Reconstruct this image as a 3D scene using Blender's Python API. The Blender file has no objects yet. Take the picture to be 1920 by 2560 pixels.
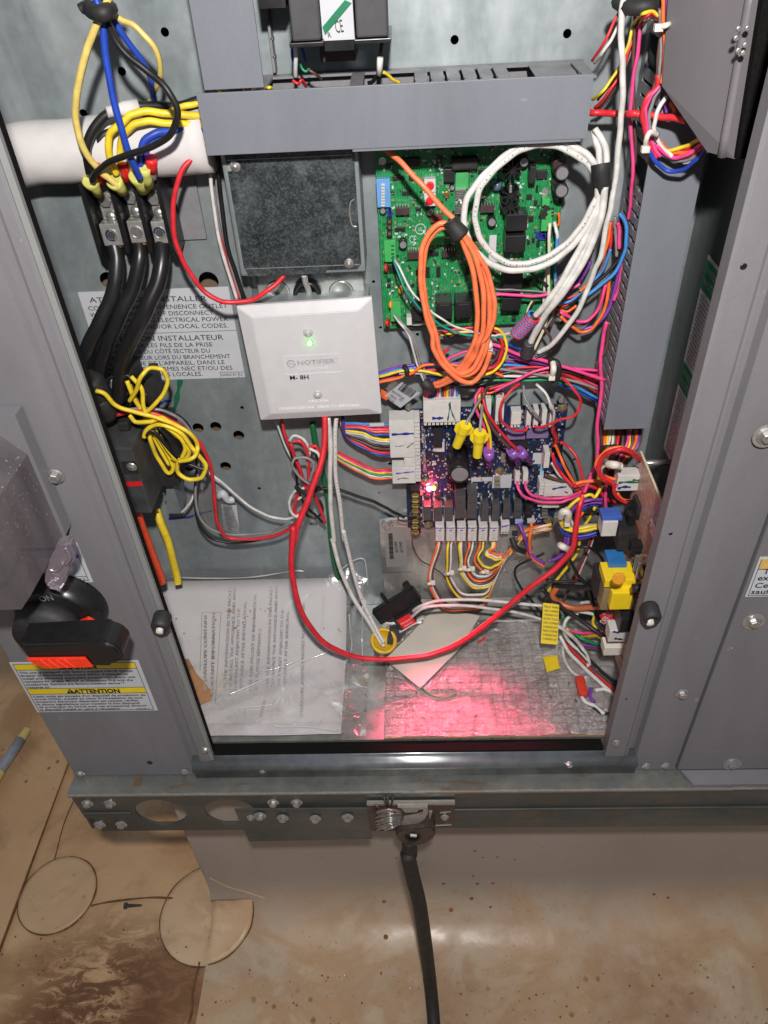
import bpy, bmesh, math, random
from mathutils import Vector, Matrix
random.seed(7)
S = bpy.context.scene
COL = S.collection

# ---------------------------------------------------------------- camera
FPX, CH = 1900.0, 0.66                      # focal length in photo pixels, height of the camera over the cabinet floor
pitch, yaw, roll = [math.radians(a) for a in (40.0697, -3.1028, 3.4739)]
cy, sy, cp, sp = math.cos(yaw), math.sin(yaw), math.cos(pitch), math.sin(pitch)
FW = Vector((sy*cp, cy*cp, -sp)); RT0 = Vector((cy, -sy, 0)); DN0 = FW.cross(RT0)
RT = math.cos(roll)*RT0 + math.sin(roll)*DN0
DN = -math.sin(roll)*RT0 + math.cos(roll)*DN0
EYE = Vector((0, 0, CH))
cd = bpy.data.cameras.new('camera'); cam = bpy.data.objects.new('camera', cd); COL.objects.link(cam)
cd.sensor_fit = 'VERTICAL'; cd.sensor_height = 36; cd.sensor_width = 27; cd.lens = FPX/2560*36
cd.clip_start = 0.01; cd.clip_end = 60
UP = -DN
cam.matrix_world = Matrix(((RT.x, UP.x, -FW.x, 0), (RT.y, UP.y, -FW.y, 0), (RT.z, UP.z, -FW.z, CH), (0, 0, 0, 1)))
S.camera = cam

# ---------------------------------------------------------------- light: night, one hand-held lamp beside the camera
w = bpy.data.worlds.new('World'); S.world = w; w.use_nodes = True
w.node_tree.nodes['Background'].inputs[0].default_value = (0.80, 0.86, 1.0, 1)
w.node_tree.nodes['Background'].inputs[1].default_value = 0.24
ld = bpy.data.lights.new('hand_lamp', 'AREA'); ld.shape = 'DISK'; ld.size = 0.034; ld.energy = 8.4; ld.color = (1.0, 0.95, 0.90)
lo = bpy.data.objects.new('hand_lamp', ld); COL.objects.link(lo)
lo.location = EYE + RT*0.012 - DN*0.12 - FW*0.16
lo.rotation_euler = FW.to_track_quat('-Z', 'Y').to_euler()
S.view_settings.view_transform = 'Standard'; S.view_settings.look = 'None'; S.view_settings.exposure = 0; S.view_settings.gamma = 1
try:
    S.cycles.max_bounces = 8; S.cycles.transparent_max_bounces = 12; S.cycles.caustics_reflective = False; S.cycles.sample_clamp_indirect = 4
except Exception: pass

# ---------------------------------------------------------------- places: a point seen in the photograph on a known plane
YB = 0.615        # back panel of the control compartment
YF = 0.4156       # face of the cabinet's front panels
GZ = -0.475       # roof membrane
VW = {'A': (0, 0, 2.592), 'G': (920, 340, 3.19), 'W': (1200, 340, 3.19), 'B': (920, 900, 2.9625), 'T': (1380, 1040, 3.0735),
      'L': (200, 880, 2.4397), 'F': (640, 1240, 2.304), 'R': (1400, 0, 3.19), 'D': (160, 380, 3.456), 'J': (520, 360, 3.073),
      'P': (0, 0, 1), 'K': (0, 1000, 2.458), 'M': (380, 1380, 2.9625), 'N': (1400, 600, 1.475), 'U': (480, 0, 2.592), 'V': (900, 0, 2.592),
      'Q': (160, 1860, 1.595), 'S': (900, 1960, 6.381), 'E': (0, 1540, 2.91), 'X': (0, 1960, 1.728), 'Z': (900, 1960, 1.626)}
def px(v, x, y):
    a, b, s = VW[v]; return a + x/s, b + y/s
def ray(v, x, y):
    x, y = px(v, x, y); return RT*(x-960) + DN*(y-1280) + FW*FPX
def onY(v, x, y, Y):
    d = ray(v, x, y); return EYE + d*(Y/d.y)
def onZ(v, x, y, Z):
    d = ray(v, x, y); return EYE + d*((Z-CH)/d.z)
def onX(v, x, y, X):
    d = ray(v, x, y); return EYE + d*(X/d.x)
def at(v, x, y, d, r=0.0):                  # d = mm in front of the back panel, resting on the floor where it would sink
    p = onY(v, x, y, YB - d/1000)
    if p.z < 0.004 + r and p.y > 0.43: p = onZ(v, x, y, 0.004 + r)
    return p

def mpx(p):                                 # metres per photo pixel at a point
    return (Vector(p)-EYE).dot(FW)/FPX
# ---------------------------------------------------------------- materials
MATS = {}
def nt(name):
    m = bpy.data.materials.new(name); m.use_nodes = True; t = m.node_tree
    return m, t, t.nodes['Principled BSDF']
def N(t, ty, **k):
    n = t.nodes.new(ty)
    for a, b in k.items():
        if a.startswith('i_'): n.inputs[int(a[2:]) if a[2:].isdigit() else a[2:].replace('_', ' ')].default_value = b
        else: setattr(n, a, b)
    return n
def ramp(t, stops, mode='LINEAR'):
    r = t.nodes.new('ShaderNodeValToRGB'); r.color_ramp.interpolation = mode; e = r.color_ramp.elements
    while len(e) < len(stops): e.new(0.5)
    for el, (p, c) in zip(e, stops):
        el.position = p; el.color = (c[0], c[1], c[2], 1) if isinstance(c, tuple) else (c, c, c, 1)
    return r
def coord(t, scale=(1, 1, 1)):
    g = t.nodes.new('ShaderNodeNewGeometry'); mp = t.nodes.new('ShaderNodeMapping'); mp.inputs['Scale'].default_value = scale
    t.links.new(g.outputs['Position'], mp.inputs['Vector']); return mp.outputs['Vector']
def noise(t, vec, scale, detail=3, rough=0.55, dist=0.0):
    n = t.nodes.new('ShaderNodeTexNoise'); n.inputs['Scale'].default_value = scale; n.inputs['Detail'].default_value = detail
    n.inputs['Roughness'].default_value = rough; n.inputs['Distortion'].default_value = dist; t.links.new(vec, n.inputs['Vector']); return n.outputs['Fac']
def mixc(t, f, a, b, mode='MIX'):
    m = t.nodes.new('ShaderNodeMix'); m.data_type = 'RGBA'; m.blend_type = mode
    for s, v in ((0, f), (6, a), (7, b)):
        if hasattr(v, 'is_output'): t.links.new(v, m.inputs[s])
        else: m.inputs[s].default_value = (v[0], v[1], v[2], 1) if isinstance(v, tuple) else v
    return m.outputs[2]
def bump(t, b, h, strength=0.3, dist=0.001):
    n = t.nodes.new('ShaderNodeBump'); n.inputs['Strength'].default_value = strength; n.inputs['Distance'].default_value = dist
    t.links.new(h, n.inputs['Height']); t.links.new(n.outputs[0], b.inputs['Normal'])
def mat(name, col, rough=0.45, metal=0.0, mott=0.12, scale=120, bmp=0.0, emit=None, es=0, trans=0, alpha=1, spec=0.5):
    key = name
    if key in MATS: return MATS[key]
    m, t, b = nt(name)
    v = coord(t)
    if mott:
        n = noise(t, v, scale, 4)
        r = ramp(t, [(0.3, tuple(max(0, c*(1-mott)) for c in col)), (0.7, tuple(min(1, c*(1+mott)) for c in col))])
        t.links.new(n, r.inputs[0]); t.links.new(r.outputs[0], b.inputs['Base Color'])
        rr = ramp(t, [(0.3, max(0, rough-0.06)), (0.7, min(1, rough+0.08))]); n2 = noise(t, v, scale*0.4, 3); t.links.new(n2, rr.inputs[0]); t.links.new(rr.outputs[0], b.inputs['Roughness'])
    else:
        b.inputs['Base Color'].default_value = (*col, 1); b.inputs['Roughness'].default_value = rough
    b.inputs['Metallic'].default_value = metal
    b.inputs['Specular IOR Level'].default_value = spec
    if bmp: bump(t, b, noise(t, v, scale*6, 2), bmp, 0.0003)
    if emit: b.inputs['Emission Color'].default_value = (*emit, 1); b.inputs['Emission Strength'].default_value = es
    if trans: b.inputs['Transmission Weight'].default_value = trans
    if alpha < 1: b.inputs['Alpha'].default_value = alpha
    MATS[key] = m; return m
def galv(name, c0, c1, c2, metal=0.45, rough=0.42, scale=14, spang=0.0, streak=(1, 1, 0.35), rust=0.0):
    m, t, b = nt(name); v = coord(t, streak); vv = coord(t)
    r = ramp(t, [(0.34, c0), (0.5, c1), (0.66, c2)]); t.links.new(noise(t, v, scale, 5, 0.6, 0.5), r.inputs[0]); col = r.outputs[0]
    n2 = noise(t, vv, scale*9, 4, 0.6); col = mixc(t, 0.35, col, mixc(t, n2, (c0[0]*.7, c0[1]*.7, c0[2]*.7), c2))
    if spang:
        vo = t.nodes.new('ShaderNodeTexVoronoi'); vo.inputs['Scale'].default_value = 760; t.links.new(vv, vo.inputs['Vector'])
        sr = ramp(t, [(0.25, c0), (0.55, c1), (0.9, c2)]); sep = t.nodes.new('ShaderNodeSeparateColor'); t.links.new(vo.outputs['Color'], sep.inputs[0]); t.links.new(sep.outputs[0], sr.inputs[0])
        col = mixc(t, spang, col, sr.outputs[0])
    if rust:
        rr = ramp(t, [(0.57, 0.0), (0.66, 1.0)]); t.links.new(noise(t, coord(t, (0.4, 1, 1)), 38, 4, 0.6), rr.inputs[0])
        mm = t.nodes.new('ShaderNodeMath'); mm.operation = 'MULTIPLY'; mm.inputs[1].default_value = rust; t.links.new(rr.outputs[0], mm.inputs[0])
        col = mixc(t, mm.outputs[0], col, (0.22, 0.13, 0.06))
    t.links.new(col, b.inputs['Base Color']); b.inputs['Metallic'].default_value = metal
    q = ramp(t, [(0.3, rough-0.08), (0.7, rough+0.14)]); t.links.new(noise(t, vv, scale*3, 4), q.inputs[0]); t.links.new(q.outputs[0], b.inputs['Roughness'])
    bump(t, b, noise(t, vv, 18, 2), 0.25, 0.0015)
    MATS[name] = m; return m
GALV = galv('galvanised_steel', (.185, .225, .238), (.28, .327, .342), (.49, .54, .56))
GALVD = galv('galvanised_base', (.058, .064, .060), (.085, .092, .086), (.13, .135, .125), scale=22, streak=(0.3, 1, 1), metal=0.35, rust=0.25)
GALVR = galv('galvanised_rail', (.17, .18, .175), (.24, .255, .245), (.34, .34, .31), scale=26, streak=(0.4, 1, 1), metal=0.6, rough=.33, rust=0.75)
GALVF = galv('galvanised_floor', (.28, .285, .28), (.42, .425, .41), (.62, .62, .60), metal=0.7, rough=.27, scale=20)
SPANG = galv('spangled_cover_steel', (.008, .012, .014), (.05, .065, .07), (.17, .20, .21), metal=0.5, rough=.35, scale=60, spang=0.35, streak=(1, 1, 1))
STEEL = mat('zinc_plated_steel', (.52, .52, .51), .36, .82, .2, 300)
TIN = mat('tin_plated_lug', (.46, .45, .43), .32, .6, .2, 200)
BRASS = mat('brass', (.55, .42, .15), .3, .9)
COPPER = mat('copper', (.55, .22, .10), .35, .85)
def paint(name, c, scr=0.12):
    m, t, b = nt(name); v = coord(t)
    r = ramp(t, [(0.3, tuple(x*.80 for x in c)), (0.7, tuple(x*1.14 for x in c))]); t.links.new(noise(t, coord(t, (1, 1, .25)), 12, 6, .65, .4), r.inputs[0])
    col = mixc(t, 0.25, r.outputs[0], mixc(t, noise(t, v, 500, 2), tuple(x*.7 for x in c), tuple(x*1.25 for x in c)))
    sc = ramp(t, [(0.68, 0.0), (0.74, 1.0)]); t.links.new(noise(t, coord(t, (1.0, 1.0, 1.0)), 55, 6, .7), sc.inputs[0])
    mm = t.nodes.new('ShaderNodeMath'); mm.operation = 'MULTIPLY'; mm.inputs[1].default_value = scr; t.links.new(sc.outputs[0], mm.inputs[0])
    col = mixc(t, mm.outputs[0], col, (.55, .54, .52))
    t.links.new(col, b.inputs['Base Color']); b.inputs['Roughness'].default_value = .48; b.inputs['Specular IOR Level'].default_value = .35
    bump(t, b, noise(t, v, 900, 2), .12, .0002); MATS[name] = m; return m
PAINT = paint('lilac_grey_paint', (.180, .177, .191), .45)
PAINTE = paint('worn_edge_paint', (.22, .23, .23), .5)
DUCT = paint('grey_duct_plastic', (.178, .190, .222), .22)
DUCTI = mat('duct_finger_plastic', (.20, .20, .215), .5, 0, .1)
HOODM = paint('dark_steel_box', (.16, .15, .165), .1)
WHITE = mat('white_plastic', (.56, .555, .575), .38, 0, .03)
CONN = mat('white_connector_nylon', (.60, .59, .57), .4, 0, .08)
CREAM = mat('cream_nylon', (.70, .67, .60), .45, 0, .1)
INSUL = mat('white_foam_sleeve', (.62, .60, .60), .8, 0, .06, 60, .4)
BLACK = mat('black_plastic', (.012, .012, .013), .3, 0, .2)
BLACKM = mat('black_matt_plastic', (.02, .02, .021), .6, 0, .3, 200, .3)
GASK = mat('black_foam_gasket', (.007, .007, .007), .95, 0, .4, 900, .8, spec=.1)
DKGREY = mat('dark_grey_plastic', (.05, .052, .055), .55, 0, .3, 60, .2)
INK = mat('black_ink', (.015, .015, .017), .6, 0, 0)
INKG = mat('faded_grey_ink', (.33, .32, .33), .7, 0, 0)
INKL = mat('pale_ink', (.50, .50, .50), .6, 0, 0)
INKM = mat('blue_marker_ink', (.02, .03, .25), .5, 0, .2)
INKGR = mat('green_marker_ink', (.01, .12, .06), .5, 0, .2)
INKP = mat('purple_marker_ink', (.15, .05, .45), .5, 0, .2)
LABEL = mat('white_label_paper', (.50, .52, .56), .45, 0, .05, 40)
LABELG = mat('grey_label_paper', (.32, .32, .31), .4, .3, .05, 40)
YEL = mat('yellow_print', (.74, .56, .02), .5, 0, .08, 60)
GREENP = mat('green_print', (.03, .26, .12), .5, 0, .1, 60)
BLUEP = mat('blue_print', (.02, .06, .38), .5, 0, .1)
REDP = mat('red_plastic', (.70, .015, .02), .4, 0, .12)
ORP = mat('orange_red_grip', (.85, .045, .015), .45, 0, .15, 200, .3)
PAPER = mat('white_paper', (.60, .585, .59), .8, 0, .05, 25)
CARD = mat('brown_cardboard', (.40, .21, .10), .85, 0, .12, 90)
SOLDER = mat('solder', (.55, .55, .53), .3, .8, .3, 900)
def pcb(name, a, bcol, silk):
    m, t, b = nt(name); v = coord(t)
    vo = t.nodes.new('ShaderNodeTexBrick'); 
    n = ramp(t, [(0.47, a), (0.53, bcol)]); t.links.new(noise(t, v, 260, 2, .3), n.inputs[0])
    mp = coord(t, (1, 1, 1)); wv = t.nodes.new('ShaderNodeTexWave'); wv.bands_direction = 'X'; wv.inputs['Scale'].default_value = 160; wv.inputs['Distortion'].default_value = 6; wv.inputs['Detail'].default_value = 1; t.links.new(mp, wv.inputs['Vector'])
    q = ramp(t, [(0.75, 0.0), (0.85, 0.5)]); t.links.new(wv.outputs['Fac'], q.inputs[0])
    col = mixc(t, q.outputs[0], n.outputs[0], tuple(min(1, c*1.6) for c in bcol))
    vo = t.nodes.new('ShaderNodeTexVoronoi'); vo.inputs['Scale'].default_value = 330; t.links.new(v, vo.inputs['Vector'])
    d = ramp(t, [(0.10, 1.0), (0.14, 0.0)]); t.links.new(vo.outputs['Distance'], d.inputs[0]); col = mixc(t, d.outputs[0], col, silk)
    t.links.new(col, b.inputs['Base Color']); b.inputs['Roughness'].default_value = .32; MATS[name] = m; return m
PCBG = pcb('green_circuit_board', (.012, .17, .052), (.018, .22, .072), (.18, .42, .24))
PCBB = pcb('blue_circuit_board', (.004, .014, .05), (.008, .024, .085), (.09, .12, .2))
PCBT = pcb('tan_circuit_board', (.42, .25, .20), (.48, .30, .24), (.7, .5, .3))
def film(name, tint=(1, 1, 1), gl=0.8, bs=.5, haze=0.05, dc=(.8, .8, .8), specks=False):
    m, t, b = nt(name); t.nodes.remove(b); o = t.nodes['Material Output']
    tr = t.nodes.new('ShaderNodeBsdfTransparent'); tr.inputs[0].default_value = (*tint, 1)
    g = t.nodes.new('ShaderNodeBsdfGlossy'); g.inputs['Roughness'].default_value = .12; g.inputs[0].default_value = (1, 1, 1, 1)
    df = t.nodes.new('ShaderNodeBsdfDiffuse'); df.inputs[0].default_value = (*dc, 1)
    v = coord(t)
    if specks:
        vo = t.nodes.new('ShaderNodeTexVoronoi'); vo.inputs['Scale'].default_value = 260; t.links.new(v, vo.inputs['Vector']); rr = ramp(t, [(.16, 1.0), (.22, 0.0)]); t.links.new(vo.outputs['Distance'], rr.inputs[0])
        r3 = ramp(t, [(.48, 0.0), (.60, 1.0)]); t.links.new(noise(t, v, 14, 3), r3.inputs[0]); mq = t.nodes.new('ShaderNodeMath'); mq.operation = 'MULTIPLY'; t.links.new(rr.outputs[0], mq.inputs[0]); t.links.new(r3.outputs[0], mq.inputs[1])
        st = ramp(t, [(.35, tuple(c*.6 for c in dc)), (.65, tuple(c*1.25 for c in dc))]); t.links.new(noise(t, coord(t, (1, 1, .2)), 24, 4), st.inputs[0])
        t.links.new(mixc(t, mq.outputs[0], st.outputs[0], (.62, .50, .34)), df.inputs[0])
    bp = t.nodes.new('ShaderNodeBump'); bp.inputs['Strength'].default_value = bs; bp.inputs['Distance'].default_value = .003
    t.links.new(noise(t, v, 30, 3, .5, 1.0), bp.inputs['Height']); t.links.new(bp.outputs[0], g.inputs['Normal'])
    lw = t.nodes.new('ShaderNodeFresnel'); lw.inputs[0].default_value = 1.5; t.links.new(bp.outputs[0], lw.inputs['Normal'])
    mm = t.nodes.new('ShaderNodeMath'); mm.operation = 'MULTIPLY'; mm.inputs[1].default_value = gl*2; t.links.new(lw.outputs[0], mm.inputs[0])
    m1 = t.nodes.new('ShaderNodeMixShader'); m1.inputs[0].default_value = haze; t.links.new(tr.outputs[0], m1.inputs[1]); t.links.new(df.outputs[0], m1.inputs[2])
    mm2 = t.nodes.new('ShaderNodeMath'); mm2.operation = 'MINIMUM'; mm2.inputs[1].default_value = .30; t.links.new(mm.outputs[0], mm2.inputs[0]); mm = mm2
    m2 = t.nodes.new('ShaderNodeMixShader'); t.links.new(mm.outputs[0], m2.inputs[0]); t.links.new(m1.outputs[0], m2.inputs[1]); t.links.new(g.outputs[0], m2.inputs[2])
    t.links.new(m2.outputs[0], o.inputs[0]); MATS[name] = m; return m
FILM = film('clear_plastic_film')
CLEARP = film('dusty_clear_purple_plastic', (.66, .58, .64), .5, .35, .34, (.25, .24, .25), True)
def foil():
    m, t, b = nt('scrim_foil'); v = coord(t)
    cr = noise(t, v, 150, 6, .7, 2.0); big = noise(t, v, 16, 4, .6, .8)
    r = ramp(t, [(0.3, (.70, .65, .65)), (0.7, (.92, .89, .88))]); t.links.new(big, r.inputs[0])
    st = ramp(t, [(.55, 0.0), (.72, .55)]); t.links.new(noise(t, v, 26, 5, .6), st.inputs[0])
    col = mixc(t, st.outputs[0], r.outputs[0], (.30, .24, .20))
    br = t.nodes.new('ShaderNodeTexBrick'); br.offset = 0; br.inputs['Scale'].default_value = 1; br.inputs['Brick Width'].default_value = .0115; br.inputs['Row Height'].default_value = .0085
    br.inputs['Mortar Size'].default_value = .00045; br.inputs['Color1'].default_value = (0, 0, 0, 1); br.inputs['Color2'].default_value = (0, 0, 0, 1); br.inputs['Mortar'].default_value = (1, 1, 1, 1)
    dv = t.nodes.new('ShaderNodeVectorMath'); dv.operation = 'ADD'; nn = t.nodes.new('ShaderNodeTexNoise'); nn.inputs['Scale'].default_value = 30; t.links.new(v, nn.inputs['Vector'])
    sc = t.nodes.new('ShaderNodeVectorMath'); sc.operation = 'SCALE'; sc.inputs['Scale'].default_value = .009; t.links.new(nn.outputs['Color'], sc.inputs[0]); t.links.new(v, dv.inputs[0]); t.links.new(sc.outputs[0], dv.inputs[1]); t.links.new(dv.outputs[0], br.inputs['Vector'])
    col = mixc(t, br.outputs['Color'], col, mixc(t, .30, col, (.10, .08, .08)))
    t.links.new(col, b.inputs['Base Color']); b.inputs['Metallic'].default_value = .88; b.inputs['Roughness'].default_value = .24
    ad = t.nodes.new('ShaderNodeMath'); ad.operation = 'MULTIPLY_ADD'; ad.inputs[1].default_value = .5
    sep = t.nodes.new('ShaderNodeSeparateColor'); t.links.new(br.outputs['Color'], sep.inputs[0]); t.links.new(sep.outputs[0], ad.inputs[0]); t.links.new(cr, ad.inputs[2])
    bump(t, b, ad.outputs[0], 1.0, .0034); return m
FOIL = foil()
def membrane(name='roof_membrane', flakes=True):
    m, t, b = nt(name); v = coord(t)
    r = ramp(t, [(.3, (.50, .29, .14)), (.55, (.62, .40, .21)), (.75, (.70, .50, .30))]); t.links.new(noise(t, v, 5, 5, .55), r.inputs[0]); col = r.outputs[0]
    s1 = ramp(t, [(.5, 0.0), (.62, .55), (.8, .75)]); t.links.new(noise(t, v, 7, 6, .62, .6), s1.inputs[0]); col = mixc(t, s1.outputs[0], col, (.30, .15, .06))
    vo = t.nodes.new('ShaderNodeTexVoronoi'); vo.inputs['Scale'].default_value = 34; t.links.new(v, vo.inputs['Vector'])
    s2 = ramp(t, [(.10, .9), (.16, 0.0)]); t.links.new(vo.outputs['Distance'], s2.inputs[0])
    s3 = ramp(t, [(.52, 0.0), (.60, 1.0)]); t.links.new(noise(t, v, 6, 2), s3.inputs[0]); mu = t.nodes.new('ShaderNodeMath'); mu.operation = 'MULTIPLY'; t.links.new(s2.outputs[0], mu.inputs[0]); t.links.new(s3.outputs[0], mu.inputs[1])
    col = mixc(t, mu.outputs[0], col, (.25, .11, .04))
    # dark flaking dirt patch on the left near the camera
    g = t.nodes.new('ShaderNodeNewGeometry'); ds = t.nodes.new('ShaderNodeVectorMath'); ds.operation = 'DISTANCE'; ds.inputs[1].default_value = (-.43, .315, GZ); t.links.new(g.outputs['Position'], ds.inputs[0])
    rm = ramp(t, [(.07, 1.0), (.17, 0.0)]); t.links.new(ds.outputs['Value'], rm.inputs[0])
    fl = ramp(t, [(.40, 0.0), (.52, 1.0)]); t.links.new(noise(t, coord(t, (1, 2.2, 1)), 26, 6, .7, .8), fl.inputs[0]); m2 = t.nodes.new('ShaderNodeMath'); m2.operation = 'MULTIPLY'; t.links.new(rm.outputs[0], m2.inputs[0]); t.links.new(fl.outputs[0], m2.inputs[1])
    if flakes:
        d2 = t.nodes.new('ShaderNodeVectorMath'); d2.operation = 'DISTANCE'; d2.inputs[1].default_value = (-.345, .36, GZ); t.links.new(g.outputs['Position'], d2.inputs[0])
        q2 = t.nodes.new('ShaderNodeMath'); q2.operation = 'MULTIPLY_ADD'; q2.inputs[1].default_value = .12; t.links.new(noise(t, v, 18, 4), q2.inputs[0]); t.links.new(d2.outputs['Value'], q2.inputs[2])
        r4 = ramp(t, [(.09, .85), (.16, 0.0)]); t.links.new(q2.outputs[0], r4.inputs[0]); col = mixc(t, r4.outputs[0], col, (.22, .085, .03))
        col = mixc(t, m2.outputs[0], col, (.17, .075, .03))
    else: col = mixc(t, .16, col, (.62, .50, .36))
    fs = ramp(t, [(.66, 0.0), (.74, .75)]); t.links.new(noise(t, v, 240, 3, .6), fs.inputs[0]); col = mixc(t, fs.outputs[0], col, (.24, .12, .05))
    t.links.new(col, b.inputs['Base Color']); q = ramp(t, [(.35, .35), (.65, .7)]); t.links.new(noise(t, v, 12, 3), q.inputs[0]); t.links.new(q.outputs[0], b.inputs['Roughness'])
    bump(t, b, noise(t, v, 30, 5, .6), .35, .003); MATS['m'] = m; return m
MEMB = membrane(); PATCHM = membrane('membrane_patch_sheet', False)
def curbm():
    m, t, b = nt('grey_curb_membrane'); v = coord(t)
    r = ramp(t, [(.3, (.32, .275, .235)), (.7, (.39, .335, .29))]); t.links.new(noise(t, v, 6, 5), r.inputs[0])
    g = t.nodes.new('ShaderNodeNewGeometry'); sp = t.nodes.new('ShaderNodeSeparateXYZ'); t.links.new(g.outputs['Position'], sp.inputs[0])
    # ponding dirt on the flat run of the sheet, up to its waterline
    ad = t.nodes.new('ShaderNodeMath'); ad.operation = 'MULTIPLY_ADD'; ad.inputs[1].default_value = .10; t.links.new(noise(t, v, 5, 5, .6, .5), ad.inputs[0]); t.links.new(sp.outputs[2], ad.inputs[2])
    wl = ramp(t, [(.0, 1.0), (.085, 0.0)]); su = t.nodes.new('ShaderNodeMath'); su.operation = 'SUBTRACT'; su.inputs[1].default_value = GZ+.045; t.links.new(ad.outputs[0], su.inputs[0]); t.links.new(su.outputs[0], wl.inputs[0])
    d = ramp(t, [(.35, (.56, .42, .28)), (.48, (.52, .33, .18)), (.6, (.62, .48, .33)), (.75, (.40, .21, .10))]); t.links.new(noise(t, v, 8, 6, .62, .6), d.inputs[0])
    col = mixc(t, wl.outputs[0], r.outputs[0], d.outputs[0])
    vo = t.nodes.new('ShaderNodeTexVoronoi'); vo.inputs['Scale'].default_value = 42; t.links.new(v, vo.inputs['Vector'])
    s2 = ramp(t, [(.10, .85), (.20, 0.0)]); t.links.new(vo.outputs['Distance'], s2.inputs[0]); s3 = ramp(t, [(.50, 0.0), (.60, 1.0)]); t.links.new(noise(t, v, 7, 3), s3.inputs[0])
    mu = t.nodes.new('ShaderNodeMath'); mu.operation = 'MULTIPLY'; t.links.new(s2.outputs[0], mu.inputs[0]); t.links.new(s3.outputs[0], mu.inputs[1]); mv = t.nodes.new('ShaderNodeMath'); mv.operation = 'MULTIPLY'; t.links.new(mu.outputs[0], mv.inputs[0]); t.links.new(wl.outputs[0], mv.inputs[1])
    for ctr, rad in (((.035, .335, GZ), .15), ((.30, .33, GZ), .20)):
        d2 = t.nodes.new('ShaderNodeVectorMath'); d2.operation = 'DISTANCE'; d2.inputs[1].default_value = ctr; t.links.new(g.outputs['Position'], d2.inputs[0])
        q2 = t.nodes.new('ShaderNodeMath'); q2.operation = 'MULTIPLY_ADD'; q2.inputs[1].default_value = rad*1.6; t.links.new(noise(t, v, 16, 6, .7), q2.inputs[0]); t.links.new(d2.outputs['Value'], q2.inputs[2])
        r4 = ramp(t, [(rad*.8, .6), (rad*1.4, 0.0)]); t.links.new(q2.outputs[0], r4.inputs[0]); col = mixc(t, r4.outputs[0], col, (.34, .17, .08))
    col = mixc(t, mv.outputs[0], col, (.20, .09, .04)); fs = ramp(t, [(.64, 0.0), (.74, .7)]); t.links.new(noise(t, v, 220, 3, .6), fs.inputs[0]); col = mixc(t, fs.outputs[0], col, (.26, .14, .07)); t.links.new(col, b.inputs['Base Color'])
    q = ramp(t, [(.35, .25), (.65, .6)]); t.links.new(noise(t, v, 12, 3), q.inputs[0]); t.links.new(q.outputs[0], b.inputs['Roughness']); bump(t, b, noise(t, v, 25, 4), .25, .003); return m
CURBM = curbm()
PATCH = PATCHM
SEAL = mat('brown_seam_dirt', (.16, .08, .035), .8, 0, .5, 120)
WC = {'yellow': (.78, .58, .03), 'paleyellow': (.72, .56, .16), 'blue': (.015, .06, .42), 'lightblue': (.05, .25, .62), 'black': (.012, .012, .013),
      'red': (.62, .022, .035), 'darkred': (.38, .02, .025), 'white': (.62, .61, .59), 'orange': (.85, .16, .03), 'ltorange': (.88, .20, .08), 'pink': (.80, .07, .26),
      'purple': (.20, .05, .36), 'green': (.01, .26, .10), 'teal': (.01, .25, .22), 'gray': (.24, .23, .24), 'brown': (.11, .055, .045), 'cream': (.68, .63, .45)}
def wm(c): return mat('wire_insulation_' + c, WC[c], .42, 0, .2, 110, .08)
def printed():
    m, t, b = nt('white_jacket_with_black_print'); uv = t.nodes.new('ShaderNodeUVMap'); mp = t.nodes.new('ShaderNodeMapping'); mp.inputs['Scale'].default_value = (620, 0, 0)
    t.links.new(uv.outputs[0], mp.inputs[0]); nn = noise(t, mp.outputs[0], 1, 2); r = ramp(t, [(.55, 0.0), (.57, .8)]); t.links.new(nn, r.inputs[0])
    sep = t.nodes.new('ShaderNodeSeparateXYZ'); t.links.new(uv.outputs[0], sep.inputs[0]); r2 = ramp(t, [(.44, 0.0), (.45, 1.0), (.53, 1.0), (.54, 0.0)]); t.links.new(sep.outputs[1], r2.inputs[0])
    mu = t.nodes.new('ShaderNodeMath'); mu.operation = 'MULTIPLY'; t.links.new(r.outputs[0], mu.inputs[0]); t.links.new(r2.outputs[0], mu.inputs[1])
    t.links.new(mixc(t, mu.outputs[0], (.62, .61, .59), (.03, .03, .04)), b.inputs['Base Color']); b.inputs['Roughness'].default_value = .4; return m
PRINTW = printed()
JACK = mat('black_cable_jacket', (.014, .014, .015), .32, 0, .3, 40, .06)
WSCREW = mat('white_painted_screw', (.5, .5, .5), .3, .2)

# ---------------------------------------------------------------- mesh helpers
def mesh_of(bm, name, smooth=False):
    me = bpy.data.meshes.new(name)
    bmesh.ops.recalc_face_normals(bm, faces=bm.faces[:])
    for f in bm.faces: f.smooth = smooth
    bm.to_mesh(me); bm.free(); return me
def obj(name, bm, m, parent=None, smooth=False, kind=None):
    if isinstance(bm, bmesh.types.BMesh): me = mesh_of(bm, name, smooth)
    else: me = bm
    if m and not me.materials: me.materials.append(m)
    o = bpy.data.objects.new(name, me); COL.objects.link(o)
    if parent is None:
        c = sum((v.co for v in me.vertices), Vector())/max(1, len(me.vertices)); c.z = min(v.co.z for v in me.vertices)
        me.transform(Matrix.Translation(-c)); o.location = c
    else:
        o.parent = parent; w_ = worldloc(parent)
        if not me.get('done'): me.transform(Matrix.Translation(-w_)); me['done'] = 1
    if kind: o['kind'] = kind
    return o
def worldloc(o):
    p = Vector(o.location)
    while o.parent: o = o.parent; p += Vector(o.location)
    return p
def tag(o, label, cat, group=None, kind=None):
    if label: o['label'] = label
    if cat: o['category'] = cat
    if group: o['group'] = group
    if kind: o['kind'] = kind
    return o
def thing(name, label, cat, loc, group=None, kind=None):
    o = bpy.data.objects.new(name, None); COL.objects.link(o); o.location = loc; o.empty_display_size = .01
    return tag(o, label, cat, group, kind)
def B(): return bmesh.new()
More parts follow.
